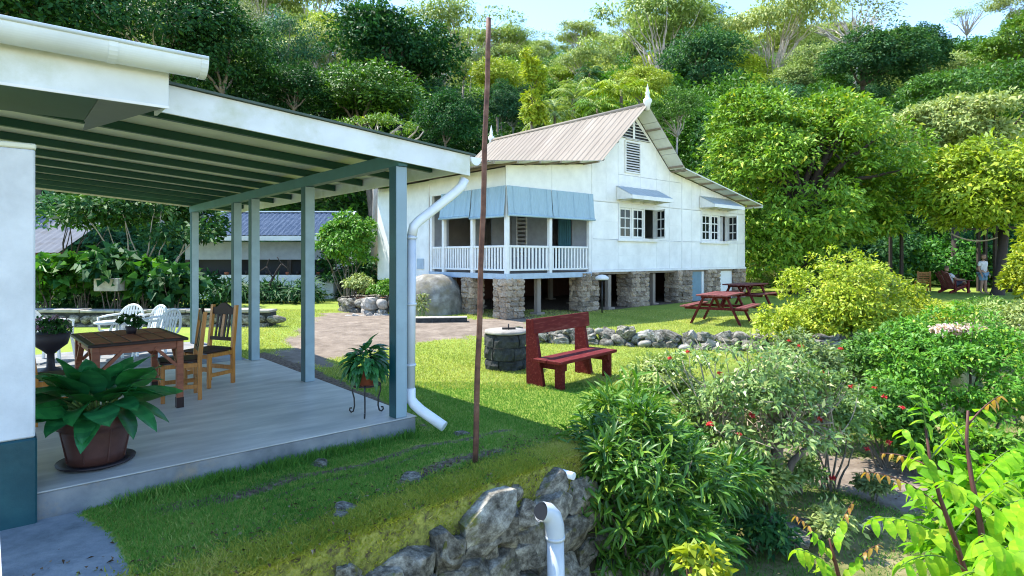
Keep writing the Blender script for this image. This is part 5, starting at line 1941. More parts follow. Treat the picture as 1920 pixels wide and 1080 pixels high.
# round stone planter and its neighbour
pg = G(690, 590, 0.15)
pr_ = thing('stone_planter', 'large round planter of grey stone blocks beside the driveway', 'planter', (pg.x, pg.y + 0.5, 0.1))
rng = np.random.default_rng(43)
MB().lathe([(0, 0), (0.82, 0), (0.82, 0.5), (0.0, 0.5)], 28).build('earth', 'soil', pr_)
for r_ in range(2):
    n = 13
    for k in range(n):
        a = 2 * PI * (k + 0.5 * r_) / n
        o = put_stone(STONE, pr_, (0.88 * math.cos(a), 0.88 * math.sin(a), 0.14 + 0.27 * r_), (0.27, 0.44, 0.3), rng, a, 0.06)
pr2 = thing('rock_planter', 'smaller rough planter of brown rocks right of the round stone planter', 'planter', tuple(G(722, 594, 0.15)))
for k in range(16):
    a = 2 * PI * k / 8
    put_stone(STONE_P if k % 3 else STONE, pr2, (0.55 * math.cos(a), 0.45 * math.sin(a) + 0.1, 0.12 + 0.28 * (k // 8)), (0.4, 0.34, 0.34), rng, a, 0.2)
for k in range(9):
    put_stone(STONE_P, pr2, (-0.9 + 0.2 * k, -0.62 + 0.02 * k, 0.05), (0.22, 0.2, 0.16), rng, 0, 0.3)


# ------------------------------------------------------------------ plants
def shrub(name, label, cat, px, py, d, rx, rz_, mat, seed, n_leaf, leaf, base_z=None, n_lobe=12, n_clump=160, clump_r=0.16, stems=8, stem_mat='bark', seg=1, group=None, ry=None, **kw):
    """centre of the crown seen at (px, py) at distance d; radii in metres"""
    c = P(px, py, d)
    z0 = gh(c.x, c.y) if base_z is None else base_z
    t = thing(name, label, cat, (c.x, c.y, z0), 0, group)
    me, cc = crown_mesh('foliage', seed, (rx, ry or rx, rz_), n_lobe, n_clump, n_leaf, clump_r, leaf, mat, seg=seg, **kw)
    link('foliage', me, t, (0, 0, c.z - z0))
    if stems:
        rng = np.random.default_rng(seed + 500)
        b = MB()
        for i in rng.choice(len(cc), min(stems, len(cc)), replace=False):
            e = cc[i] + np.array([0, 0, c.z - z0])
            s = np.array([rng.normal(0, 0.08 * rx), rng.normal(0, 0.08 * rx), -0.1])
            r0 = 0.012 + 0.012 * rx
            limb(b, rng, s, s * 0.5 + e * 0.5 + np.array([0, 0, 0.1 * rz_]), r0, r0 * 0.6, 0.08, 4, 6)
            limb(b, rng, s * 0.5 + e * 0.5 + np.array([0, 0, 0.1 * rz_]), e, r0 * 0.6, r0 * 0.2, 0.1, 4, 5)
        link('stems', b.mesh('stems', stem_mat), t)
    return t, cc, c.z - z0


# broad leaved shrubs seen under the veranda
for i, (px, py, rx, rz_, m) in enumerate(((90, 530, 0.75, 0.6, 'leaf_mid'), (150, 520, 0.6, 0.55, 'leaf_mid'), (215, 505, 0.65, 0.5, 'leaf_dark'), (265, 525, 0.75, 0.6, 'leaf_mid'), (325, 535, 0.6, 0.5, 'leaf_dark'))):
    lab = ('broad leaved shrub next to the white wall corner behind the low garden wall', 'broad leaved shrub above the flower urn', 'dark broad leaved shrub behind the concrete box',
           'broad leaved shrub above the round backed plastic chair', 'dark broad leaved shrub nearest the far veranda post')[i]
    shrub('broadleaf_shrub', lab, 'shrub', px, py, 15.6 + 0.2 * (i % 2), rx, rz_, m, 100 + i, 700, (0.24, 0.75), n_clump=60, clump_r=0.24, group='broad leaved shrubs behind the low garden wall', zlo=-0.9)
for i, (px, py, d, rx, rz_) in enumerate(((110, 575, 17.2, 1.4, 0.8), (200, 560, 17.5, 1.5, 0.9), (330, 555, 17.5, 1.3, 0.9), (585, 540, 25.5, 1.6, 1.3), (640, 535, 23.5, 1.3, 1.2), (700, 530, 24.5, 1.5, 1.3))):
    lab = ('deep green bush behind the broad leaved shrubs at the left', 'deep green bush behind the middle broad leaved shrubs', 'deep green bush left of the outbuilding',
           'deep green bush at the right end of the outbuilding', 'deep green bush under the rounded bright green tree', 'deep green bush close to the house wall end')[i]
    shrub('bush', lab, 'bush', px, py, d, rx, rz_, 'leaf_dark', 120 + i, 2600, (0.15, 0.5), n_clump=120, clump_r=0.3, group='deep green bushes in the back garden', zlo=-0.9)
t_, cc_, h_ = shrub('branching_tree', 'small dark tree with pale bent branches behind the garden wall', 'tree', 270, 425, 19, 2.6, 1.15, 'leaf_dark', 131, 7000, (0.18, 0.5), n_clump=200, clump_r=0.4, stems=9, stem_mat='bark_pale', zlo=-0.5)
shrub('branching_tree', 'grey leaved small tree against the shed roof at the left', 'tree', 110, 412, 19.5, 1.9, 0.7, 'leaf_blue', 132, 1900, (0.15, 0.5), n_clump=90, clump_r=0.3, stems=7, stem_mat='bark_dark', zlo=-0.5)
for i, px in enumerate((400, 440, 490, 530, 570)):
    shrub('border_plant', ('leafy border plant by the far veranda post at the outbuilding wall', 'leafy border plant between the two close veranda posts', 'leafy border plant below the forked branch at the outbuilding', 'leafy border plant under the right part of the window band',
                           'leafy border plant hidden behind the second nearest post')[i], 'plant', px, 553, 21.5, 0.62, 0.36, 'leaf_dark', 140 + i, 500, (0.34, 0.16), n_clump=30, clump_r=0.25, stems=0, group='border plants along the outbuilding', zlo=-0.2, droop=0.5)
b = MB()
rng = np.random.default_rng(5)
fb = G(500, 560, 0.25)
for (ax, ay, bx, by, r) in ((498, 562, 512, 520, .05), (512, 520, 528, 495, .035), (512, 520, 500, 500, .03), (528, 495, 540, 505, .025), (528, 495, 520, 482, .02), (500, 500, 488, 508, .02), (520, 535, 545, 548, .03), (545, 548, 552, 538, .02), (500, 500, 505, 485, .02)):
    limb(b, rng, P(ax, ay, 21.2), P(bx, by, 21.2), r, r * 0.8, 0.05, 4, 6)
o = link('bare_frangipani', b.mesh('bare_frangipani', 'bark_dark'))
tag(o, 'dark bare forked branches of a small leafless tree before the outbuilding', 'tree')

t_, c_, h_ = shrub('rounded_tree', 'rounded bright green small tree between the outbuilding and the house', 'tree', 655, 462, 21.5, 1.2, 1.2, 'leaf_bright', 150, 9000, (0.13, 0.45), n_clump=300, clump_r=0.17, stems=10)
shrub('planter_shrub', 'pale yellow green shrub growing in the round stone planter', 'shrub', 668, 535, 18.7, 0.52, 0.32, 'leaf_pale', 151, 1800, (0.1, 0.45), n_clump=90, clump_r=0.12)
shrub('planter_shrub', 'smaller yellow green shrub growing in the rough rock planter', 'shrub', 719, 545, 17.9, 0.42, 0.3, 'leaf_bright', 152, 1400, (0.1, 0.45), n_clump=70, clump_r=0.12)
shrub('weed_plant', 'straggly green weed standing before the rounded masonry mound', 'plant', 790, 575, 16.0, 0.25, 0.34, 'leaf_olive', 153, 260, (0.1, 0.35), n_clump=30, clump_r=0.08, stems=8, stem_mat='stem_green')

# bushes on and below the bank, right of the lawn
shrub('strap_leaf_bush', 'dark glossy bush with narrow strap leaves growing over the end of the stone bank', 'bush', 1195, 930, 5.5, 0.86, 0.82, 'leaf_strap', 201, 8200, (0.13, 0.2), seg=3, n_lobe=22, n_clump=300, clump_r=0.13, stems=26, droop=0.35, flat=0.9, zlo=-1, flare=0.45, ry=0.7, lobe_r=0.3, core=0.4)
shrub('strap_leaf_bush', 'added strap leaf bush coloured bright as the sunlit top of the big strap leaf bush', 'bush', 1180, 790, 6.5, 0.42, 0.42, 'leaf_bright', 202, 1500, (0.16, 0.17), seg=3, n_lobe=9, n_clump=90, clump_r=0.12, stems=10, flat=0.9, zlo=-0.8, flare=0.8)  # added in brighter green to stand for the lit top of the big bush
t2, cc2, h2 = shrub('flowering_shrub', 'sparse twiggy shrub with pale leaves and red flowers on the lawn edge', 'shrub', 1410, 765, 7.6, 1.42, 0.78, 'leaf_ixora', 203, 10500, (0.08, 0.36), n_lobe=22, n_clump=420, clump_r=0.13, stems=0, zlo=-0.75, ry=1.0, lobe_r=0.4, core=0.4)
b = MB()
rng = np.random.default_rng(77)
hubs = [np.array([0.28, -0.15, h2 - 0.2]), np.array([-0.45, -0.1, h2 - 0.4]), np.array([0.85, 0.0, h2 - 0.35])]
tr0 = np.array([0.28, 0.0, -0.15])
b.tube([tr0, tr0 + np.array([0.02, 0, 0.5]), hubs[0] + np.array([0, 0, 0.25])], [0.1, 0.085, 0.06], 9)
b.tube([tr0 + np.array([-0.25, -0.3, 0]), tr0 + np.array([-0.12, -0.2, 0.35]), hubs[0] + np.array([-0.3, -0.1, 0.1])], [0.045, 0.04, 0.03], 8)
b.tube([tr0, hubs[1] * 0.6, hubs[1]], [0.06, 0.045, 0.03], 8)
b.tube([tr0, hubs[2] * 0.6, hubs[2]], [0.06, 0.045, 0.03], 8)
link('trunk', b.mesh('trunk', 'bark'), t2)
b = MB()
for i in rng.choice(len(cc2), 330, replace=False):
    e = cc2[i] + np.array([0, 0, h2])
    hb = hubs[int(np.argmin([np.linalg.norm(e - q) for q in hubs]))]
    hb = hb + rng.normal(0, 0.12, 3)
    e = hb + (e - hb) * rng.uniform(0.85, 1.22)
    limb(b, rng, hb, e, 0.013, 0.0045, 0.12, 5, 4)
link('twigs', b.mesh('twigs', 'twig_pale'), t2)
# red flowers: clusters of small petals at the twig ends
FLW = []
for k in range(3):
    fm, _ = crown_mesh('flower', 300 + k, (0.03, 0.03, 0.025), 4, 10, 40, 0.012, (0.028, 0.7), 'flower_red')
    FLW.append(fm)
for (px, py, d) in ((1332, 795, 6.6), (1385, 815, 6.6), (1330, 855, 6.3), (1372, 868, 6.3), (1538, 787, 7.2), (1660, 745, 7.6), (1668, 830, 7.4), (1560, 897, 7.0), (1625, 842, 7.4), (1640, 728, 7.8), (1690, 765, 7.6), (1452, 700, 7.6),
                    (1255, 672, 7.4), (1290, 660, 7.6), (1500, 650, 8.0), (1432, 672, 7.7), (1575, 655, 8.2), (1480, 640, 8.3), (1412, 780, 6.8), (1595, 725, 7.5), (1350, 700, 7.2), (1545, 700, 7.7)):
    o = link('flower', FLW[int(rng.integers(0, 3))], t2, P(px, py, d) - Vector(t2.location), (0, 0, rng.uniform(0, 6)))
    s = rng.uniform(0.6, 1.0)
    o.scale = (s, s, s)

shrub('yellow_green_bush', 'tall rounded yellow green bush behind the flowering shrub', 'bush', 1588, 572, 13.0, 1.42, 1.28, 'leaf_yellow', 204, 20000, (0.085, 0.45), n_lobe=22, n_clump=650, clump_r=0.16, stems=14, zlo=-0.8)
shrub('yellow_green_bush', 'low yellow green bush at the right end of the low rubble wall', 'bush', 1455, 612, 11.6, 0.42, 0.4, 'leaf_yellow', 205, 1800, (0.08, 0.45), n_lobe=8, n_clump=90, clump_r=0.13, stems=6)
tB, ccB, hB = shrub('bougainvillea_bush', 'broad glossy green bush with a patch of pale pink blossom on top', 'bush', 1800, 722, 9.6, 1.5, 1.08, 'leaf_bright', 206, 22000, (0.075, 0.45), n_lobe=24, n_clump=700, clump_r=0.13, stems=14, zlo=-0.7)
fm, _ = crown_mesh('blossom', 310, (0.42, 0.25, 0.13), 9, 60, 700, 0.06, (0.05, 0.8), 'flower_pink')
link('blossom', fm, tB, P(1795, 622, 9.3) - Vector(tB.location))
shrub('dark_leaf_bush', 'mid green bush at the right foot of the flowering shrub', 'bush', 1660, 775, 8.9, 0.55, 0.45, 'leaf_mid', 211, 4200, (0.08, 0.45), n_lobe=10, n_clump=170, clump_r=0.13, stems=8, zlo=-0.9)
shrub('dark_leaf_bush', 'deep green bush in the gap between the flowering shrub and the pink blossomed bush', 'bush', 1680, 690, 10.4, 0.8, 0.9, 'leaf_mid', 207, 7000, (0.08, 0.45), n_lobe=12, n_clump=260, clump_r=0.13, stems=8, zlo=-0.9)
shrub('right_edge_bush', 'tall bright yellow green bush cut by the right edge of the view', 'bush', 1945, 545, 11.5, 0.85, 1.25, 'leaf_yellow', 208, 11000, (0.085, 0.5), n_lobe=14, n_clump=330, clump_r=0.15, stems=8, zlo=-0.9)
shrub('right_edge_bush', 'olive bush below the far stone terrace at the right edge', 'bush', 1895, 615, 11.0, 0.6, 0.6, 'leaf_pale', 209, 5000, (0.07, 0.45), n_lobe=10, n_clump=200, clump_r=0.13, stems=8, zlo=-0.9)
for i, (px, py, d, r_, m, lab) in enumerate(((1640, 545, 17.0, 0.7, 'leaf_olive', 'dry orange green bush left of the far stone terrace'), (1760, 600, 16.5, 0.9, 'leaf_yellow', 'yellow green bush under the middle of the far stone terrace'),
                                             (1850, 600, 16.5, 0.9, 'leaf_bright', 'bright green bush under the right part of the far stone terrace'), (1700, 640, 14.5, 0.9, 'leaf_bright', 'leafy bush right of the tall rounded yellow green bush'),
                                             (1235, 705, 8.6, 0.46, 'leaf_pale', 'pale leafy bush right of the red bench'), (1500, 690, 10.2, 0.7, 'leaf_olive', 'olive bush behind the middle of the flowering shrub'))):
    shrub('garden_bush', lab, 'bush', px, py, d, r_, r_ * 0.72, m, 220 + i, 4200, (0.08, 0.42), n_lobe=10, n_clump=170, clump_r=0.15, stems=7, zlo=-0.8)
# low plants of the lower garden
for i, (px, py, d, r_, m, lab) in enumerate(((1420, 985, 6.4, 0.36, 'leaf_dark', 'low dark plant at the foot of the flowering shrub trunk'), (1330, 1010, 5.9, 0.4, 'leaf_dark', 'low dark plant right of the strap leaf bush'),
                                             (1560, 975, 6.4, 0.2, 'leaf_pale', 'small grey green plant beside the lower path'), (1490, 880, 7.9, 0.36, 'leaf_ixora', 'leafy sapling at the edge of the lower path'),
                                             (1640, 905, 7.6, 0.16, 'leaf_olive', 'small seedling standing on the lower path'))):
    shrub('low_plant', lab, 'plant', px, py, d, r_, r_ * 0.75, m, 240 + i, 900, (0.08, 0.4), n_lobe=7, n_clump=60, clump_r=0.1, stems=6, zlo=-0.8)
for i, (px, py, d, r_, m, sd, lab) in enumerate(((1350, 900, 6.3, 0.42, 'leaf_strap', 270, 'strap leaf bush between the big strap leaf bush and the flowering shrub trunk'), (1290, 1010, 5.2, 0.34, 'leaf_strap', 271, 'strap leaf plant hanging at the lower right of the big strap leaf bush'),
                                                 (1420, 905, 6.9, 0.34, 'leaf_ixora', 272, 'leafy shrub spilling over the foot of the flowering shrub trunk'), (1560, 800, 8.0, 0.5, 'leaf_ixora', 273, 'pale leafy shrub right of the flowering shrub trunk'), (1240, 840, 6.2, 0.4, 'leaf_mid', 274, 'green bush between the strap leaf bush and the flowering shrub'),
                                                 (1720, 820, 8.6, 0.4, 'leaf_mid', 275, 'green plant behind the tips of the feathered leaf plant'), (1850, 850, 8.0, 0.5, 'leaf_bright', 276, 'bright plant behind the taller feathered leaf plant'))):
    shrub('garden_bush', lab, 'bush', px, py, d, r_, r_ * 0.8, m, sd, 2600 if m != 'leaf_strap' else 1900, (0.085, 0.42) if m != 'leaf_strap' else (0.13, 0.2), n_lobe=10, n_clump=130, clump_r=0.13, stems=7, zlo=-0.9, seg=1 if m != 'leaf_strap' else 3)
rng = np.random.default_rng(51)
for i, (px, py, w, h, lab) in enumerate(((1455, 925, 60, 90, 'pale upright rock beside the flowering shrub trunk'), (1525, 960, 70, 55, 'grey rock in the shade below the lower path'), (1215, 1065, 40, 40, 'pale rock at the foot of the strap leaf bush'), (1640, 985, 40, 40, 'small grey rock lying on the lower path'), (1470, 1040, 110, 60, 'dark flat rock in the shaded lower garden'))):
    d = (5.6 if i == 2 else 6.6)
    p = P(px, py, d)
    o = link('garden_rock', ROCK[i], None, (p.x, p.y, gh(p.x, p.y) + 0.12), (0, 0, rng.uniform(0, 3)))
    o.scale = (w * d / F, w * d / F * 0.8, max(0.2, h * d / F * 0.62))
    tag(o, lab, 'rock')

# ------------------------------------------------------------------ near plant with feathered leaves at the lower right
LF = [blade_mesh('leaflet', 1.0, 0.6, 'leaf_young', dr, 0.015, 80 + i, 0.14, 6) for i, dr in enumerate((0.25, 0.4, 0.6, 0.15))]
LFC = [blade_mesh('leaflet', 1.0, 0.46, 'leaf_copper', dr, 0.02, 90 + i, 0.14, 6) for i, dr in enumerate((0.4, 0.7))]
rng = np.random.default_rng(83)
n_leaflet = 0


def feather_plant(label, stems_px, fronds):
    (bx, by, bd), = stems_px[:1]
    base = P(bx, by, bd)
    base.z = gh(base.x, base.y)
    t = thing('feathered_leaf_plant', label, 'plant', tuple(base), 0, 'young feathered leaf plants in the foreground')
    top = [P(*q) for q in stems_px[1:]]
    pts = [Vector((0, 0, -0.1))] + [q - base for q in top]
    k = len(pts)
    MB().tube(pts, [0.016 - 0.011 * i / (k - 1) for i in range(k)], 8).build('stem', 'stem_brown', t)
    global n_leaflet
    for (ax, ay, tx_, ty_, d0, d1, npair, L, cop) in fronds:
        a, e = P(ax, ay, d0) - base, P(tx_, ty_, d1) - base
        L = L * rng.uniform(0.76, 0.9)
        mid = (a + e) / 2 + Vector((0, 0, 0.18 * (e - a).length))
        curve = [a * (1 - s) ** 2 + mid * 2 * s * (1 - s) + e * s * s for s in np.linspace(0, 1, 9)]
        fr = MB().tube(curve, [0.0045 - 0.003 * i / 8 for i in range(9)], 5).build('frond', 'stem_green' if not cop else 'stem_brown', t)
        for q in range(npair):
            s = 0.16 + 0.84 * (q + 0.5) / npair
            c = a * (1 - s) ** 2 + mid * 2 * s * (1 - s) + e * s * s
            tan = ((mid - a) * 2 * (1 - s) + (e - mid) * 2 * s).normalized()
            side = tan.cross(Vector((0, 0, 1))).normalized()
            size = L * (0.65 + 0.5 * math.sin(PI * (0.25 + 0.6 * s)))
            for sg in (-1, 1):
                dd = side * sg * rng.uniform(0.7, 1.0) + tan * 0.45 + Vector((0, 0, -rng.uniform(0.35, 0.95)))
                use_c = cop and s > 0.55
                o = link('leaflet', (LFC if use_c else LF)[int(rng.integers(0, 2 if use_c else 4))], fr)
                aim(o, c, dd, roll=rng.normal(0, 0.3))
                z = size * rng.uniform(0.85, 1.1) * (0.6 if use_c else 1)
                o.scale = (z * 0.95, z, z)
                n_leaflet += 1


feather_plant('young plant with long feathered yellow green leaves leaning left over the lower path',
              [(1850, 1500, 2.75), (1815, 1090, 2.7), (1790, 1010, 2.7), (1763, 935, 2.72), (1745, 870, 2.75), (1735, 800, 2.78)],
              [(1770, 958, 1615, 885, 2.72, 2.6, 7, .085, 1), (1800, 1035, 1625, 975, 2.7, 2.45, 7, .115, 0), (1788, 1005, 1900, 900, 2.7, 2.85, 7, .1, 0), (1758, 915, 1690, 800, 2.73, 2.7, 6, .085, 0),
               (1745, 860, 1830, 790, 2.75, 2.85, 6, .08, 0), (1750, 880, 1650, 850, 2.75, 2.95, 5, .07, 1), (1738, 815, 1725, 740, 2.78, 2.75, 5, .075, 0), (1812, 1070, 1690, 1060, 2.7, 2.4, 6, .12, 0), (1815, 1080, 1930, 1010, 2.7, 2.65, 6, .12, 0)])
feather_plant('taller feathered leaf plant at the lower right corner of the view',
              [(1900, 1500, 2.5), (1850, 1085, 2.5), (1838, 980, 2.52), (1822, 900, 2.55), (1812, 830, 2.6), (1815, 770, 2.6)],
              [(1838, 985, 1940, 930, 2.52, 2.4, 6, .12, 0), (1825, 910, 1900, 840, 2.55, 2.5, 6, .1, 0), (1815, 840, 1760, 770, 2.6, 2.7, 5, .075, 0), (1813, 800, 1880, 740, 2.6, 2.6, 5, .08, 1), (1848, 1060, 1950, 1040, 2.5, 2.2, 6, .15, 0),
               (1850, 1080, 1780, 1100, 2.5, 2.3, 5, .13, 0), (1830, 940, 1770, 900, 2.53, 2.5, 5, .1, 0), (1890, 1100, 1960, 900, 2.4, 2.3, 6, .14, 0), (1900, 1090, 1840, 1000, 2.4, 2.2, 5, .13, 0)])
feather_plant('low feathered leaf plant with coppery tips at the bottom of the view',
              [(1600, 1500, 2.9), (1580, 1110, 2.85), (1565, 1050, 2.85), (1555, 1010, 2.85)],
              [(1565, 1055, 1488, 965, 2.85, 2.8, 6, .065, 1), (1560, 1030, 1600, 940, 2.85, 2.8, 6, .075, 1), (1572, 1085, 1490, 1030, 2.85, 2.7, 6, .085, 0), (1575, 1090, 1650, 1020, 2.85, 2.7, 6, .085, 1), (1580, 1110, 1520, 1090, 2.8, 2.6, 5, .09, 0)])
shrub('yellow_sapling', 'small sapling with yellow leaves at the bottom edge of the view', 'plant', 1318, 1065, 3.6, 0.14, 0.13, 'leaf_yellow', 260, 160, (0.075, 0.5), n_lobe=5, n_clump=24, clump_r=0.06, stems=8, stem_mat='stem_brown', zlo=-0.6)
tN, _, _ = shrub('leafy_thicket', 'thicket of young green leaves filling the lower right corner', 'bush', 1890, 1010, 3.3, 0.5, 0.5, 'leaf_young', 261, 2200, (0.09, 0.45), seg=3, n_lobe=10, n_clump=150, clump_r=0.12, stems=10, stem_mat='stem_brown', zlo=-0.7)


# ------------------------------------------------------------------ trees
KIND = {}


def kind(name, rad, n_lobe, n_clump, n_leaf, clump_r, leaf, base, fork, bark, n_var=2, r0=0.05, n_limb=9, **kw):
    out = []
    for v in range(n_var):
        sd = sum(map(ord, name)) * 7 + v * 31
        me, cc = crown_mesh('crown', sd, rad, n_lobe, n_clump, n_leaf, clump_r, leaf, 'leaf_mid', **kw)
        tm = trunk_mesh('trunk', sd + 1, base, cc, r0, bark, n_limb, fork)
        out.append((me, tm))
    KIND[name] = out


kind('round', (1, 1, 0.9), 30, 620, 15500, 0.15, (0.062, 0.5), -2.6, 0.8, 'bark', 3, 0.05, zlo=-0.55)
kind('dome', (1, 1, 0.6), 26, 520, 13000, 0.15, (0.06, 0.45), -2.2, 0.8, 'bark', 2, 0.05, zlo=-0.3)
kind('loose', (1, 1, 0.95), 20, 380, 9500, 0.16, (0.058, 0.42), -2.6, 0.72, 'bark_pale', 2, 0.04, 16, zlo=-0.5, core=0.5)
kind('umbrella', (1, 1, 0.36), 18, 420, 9200, 0.15, (0.05, 0.45), -1.9, 0.62, 'bark_pale', 3, 0.026, 22, zlo=-0.1, flat=0.28, lobe_r=0.34, upness=1.2)
kind('sparse', (1, 1, 0.34), 11, 130, 1800, 0.15, (0.05, 0.45), -1.9, 0.66, 'bark_pale', 2, 0.03, 30, zlo=-0.1, flat=0.25, lobe_r=0.34, upness=1.2)
kind('column', (0.24, 0.24, 1), 22, 200, 4200, 0.085, (0.075, 0.4), -1.3, 0.9, 'bark', 1, 0.03, 6, zlo=-1, lobe_r=0.2)


def palm_kind():
    rng = np.random.default_rng(9)
    out = []
    for v in range(2):
        Vs, Qs, o = [], [], 0
        for k in range(20):
            az = k * 2.4 + rng.normal(0, 0.1)
            el = rng.uniform(-0.25, 1.25)
            L = rng.uniform(0.85, 1.15)
            d = np.array([math.cos(az) * math.cos(el), math.sin(az) * math.cos(el), math.sin(el)])
            s = np.array([-math.sin(az), math.cos(az), 0])
            ts = np.linspace(0.12, 1, 26)
            c = d[None] * ts[:, None] * L - np.array([0, 0, 0.55])[None] * (ts ** 2.2)[:, None] * L
            for sg in (-1, 1):
                ll = 0.26 * np.sin(PI * (0.12 + 0.85 * ts)) + 0.03
                D = s[None] * sg * 0.9 + d[None] * 0.5 + np.array([0, 0, -0.35])[None] + rng.normal(0, 0.08, (26, 3))
                V, Q = leafset(c, D, np.tile([0, 0, 1.0], (26, 1)) + rng.normal(0, 0.2, (26, 3)), ll, 0.032, 1, droop=0.35)
                Vs.append(V)
                Qs.append(Q + o)
                o += len(V)
        Q = np.concatenate(Qs)
        me = np_mesh('crown', np.concatenate(Vs), Q, 'leaf_mid', np.clip(rng.normal(0.5, 0.2, len(Q)), 0, 1))
        mb = MB().tube([(0.1, 0, -3.2), (0.06, 0, -2), (0.02, 0, -0.8), (0, 0, 0.05)], [0.06, 0.05, 0.042, 0.04], 8)
        out.append((me, mb.mesh('trunk', 'bark')))
    KIND['palm'] = out


palm_kind()


def tree(name, label, group, kd, v, c, rx, rz_, mat, rot=0.0):
    z0 = gh(c[0], c[1])
    t = thing(name, label, 'tree', (c[0], c[1], z0), rot, group)
    me, tm = KIND[kd][v % len(KIND[kd])]
    hc = max(c[2] - z0, 0.5)
    o = link('crown', me, t, (0, 0, hc))
    o.scale = (rx, rx, rz_)
    slotmat(o, mat)
    # the trunk reaches from the ground to the crown
    o = link('trunk', tm, t, (0, 0, hc))
    o.scale = (rx, rx, rz_)
    return t


def ptree(name, label, kd, v, px, py, d, wpx, hpx, mat, group=None):
    c = P(px, py, d)
    full = {'round': 0.88, 'dome': 0.6, 'loose': 0.95, 'umbrella': 0.36, 'sparse': 0.34, 'column': 1.0, 'palm': 0.9}[kd]
    wide = {'column': 0.24}.get(kd, 1.0)
    rx = wpx * d / F / wide
    rz_ = hpx * d / F / full
    if kd in ('umbrella', 'sparse', 'column', 'palm'):
        # keep the tall trunk's proportion
        pass
    return tree(name, label, group, kd, v, (c.x, c.y, c.z), rx, rz_, mat, (px * 0.37) % 6.28)


# the big trees right of the house: finer leaves
cB = P(1500, 340, 27.0)
zB0 = gh(cB.x, cB.y)
tb_ = thing('broadleaf_tree', 'large bright green broadleaf tree standing right of the white house', 'tree', (cB.x, cB.y, zB0))
meB, ccB_ = crown_mesh('crown', 401, (4.8, 4.6, 4.9), 48, 1900, 76000, 0.45, (0.21, 0.42), 'leaf_mango', zlo=-0.95, lobe_r=0.34, core=0.15, flare=0.7, flat=0.55)
link('crown', meB, tb_, (0, 0, cB.z - zB0))
link('trunk', trunk_mesh('trunk', 402, -(cB.z - zB0), ccB_, 0.34, 'bark_dark', 20, 0.75), tb_, (0, 0, cB.z - zB0))
for i, (px, py, d, wx, hz, m, lab) in enumerate(((1850, 200, 37, 160, 95, 'leaf_mid', 'wide mid green tree on the slope at the upper right'), (1790, 245, 33, 110, 62, 'leaf_pale', 'pale grey green leaved tree between the big tree and the right edge'),
                                                 (1870, 352, 25.5, 135, 95, 'leaf_yellow', 'bright yellow green tree spreading over the garden shelter at the right'))):
    c = P(px, py, d)
    z0 = gh(c.x, c.y)
    t = thing('broadleaf_tree', lab, 'tree', (c.x, c.y, z0))
    me_, cc_ = crown_mesh('crown', 410 + i, (wx * d / F, wx * d / F, hz * d / F), 28, 800, 20000, 0.48, (0.25, 0.42), m, zlo=-0.85, lobe_r=0.34)
    link('crown', me_, t, (0, 0, c.z - z0))
    link('trunk', trunk_mesh('trunk', 420 + i, -(c.z - z0), cc_, 0.2, 'bark_dark', 14, 0.7), t, (0, 0, c.z - z0))

HERO = [
    # label, kind, variant, px, py, depth, half width px, half height px, leaf colour
    ('dark tree with dense foliage at the far upper left above the near gutter', 'round', 0, 60, 20, 34, 190, 150, 'leaf_dark'),
    ('dark tree with thin bare twigs right of the near gutter end', 'loose', 0, 300, 60, 36, 150, 140, 'leaf_dark'),
    ('dark tree filling the gap above the sloping veranda roof edge', 'round', 1, 410, 120, 38, 110, 100, 'leaf_dark'),
    ('very dark conical tree in the upper left of the forest', 'loose', 1, 540, 110, 52, 75, 100, 'leaf_blue'),
    ('big dark rounded tree towering above the veranda roof', 'round', 2, 735, 115, 58, 122, 105, 'leaf_dark'),
    ('mid green domed tree in front of the big dark rounded tree', 'dome', 0, 700, 195, 46, 130, 58, 'leaf_mid'),
    ('dark tree rising just left of the mid green domed tree', 'round', 0, 545, 175, 42, 70, 58, 'leaf_dark'),
    ('dark bushy tree just left of the far gable finial', 'round', 1, 845, 235, 40, 62, 62, 'leaf_dark'),
    ('slim columnar tree clothed in yellow green foliage behind the house roof', 'column', 0, 998, 168, 40, 23, 92, 'leaf_yellow'),
    ('dark blue green tree in the shade right of the pale branched tree', 'round', 2, 1320, 130, 62, 75, 75, 'leaf_blue'),
    ('dark tree behind the top of the large bright green tree', 'round', 0, 1640, 120, 60, 95, 65, 'leaf_blue'),
    ('dark green tree on the slope above the pale grey green leaved tree', 'round', 1, 1720, 105, 66, 60, 55, 'leaf_dark'),
    ('mid green tree close behind the right slope of the house roof', 'loose', 0, 1265, 215, 44, 60, 55, 'leaf_mid'),
    ('dark tree in the shade behind the right eave of the house', 'round', 2, 1400, 290, 36, 90, 110, 'leaf_dark'),
    ('yellow green leafy tree directly behind the gable finial', 'dome', 1, 1205, 165, 47, 55, 36, 'leaf_yellow'),
    ('yellow green tree low on the slope just right of the flagpole', 'dome', 0, 935, 150, 62, 60, 34, 'leaf_yellow'),
    ('dark tree in the gap between the flagpole and the columnar tree', 'round', 1, 945, 200, 56, 42, 48, 'leaf_blue'),
    ('yellow crowned tree behind the left shoulder of the big dark rounded tree', 'dome', 1, 620, 65, 74, 60, 36, 'leaf_yellow'),
    ('pale loose tree with visible trunk beside the very dark conical tree', 'loose', 1, 470, 60, 60, 55, 70, 'leaf_olive'),
    ('mid green tree on the right slope below the far small umbrella tree', 'round', 0, 1800, 120, 75, 70, 50, 'leaf_mid'),
    ('light green tree at the upper right corner of the forest', 'round', 1, 1905, 85, 62, 60, 55, 'leaf_bright'),
]
for i, (lab, kd, v, px, py, d, wx, hz, m) in enumerate(HERO):
    ptree('forest_tree' if kd != 'column' else 'columnar_tree', lab, kd, v, px, py, d, wx, hz, m)
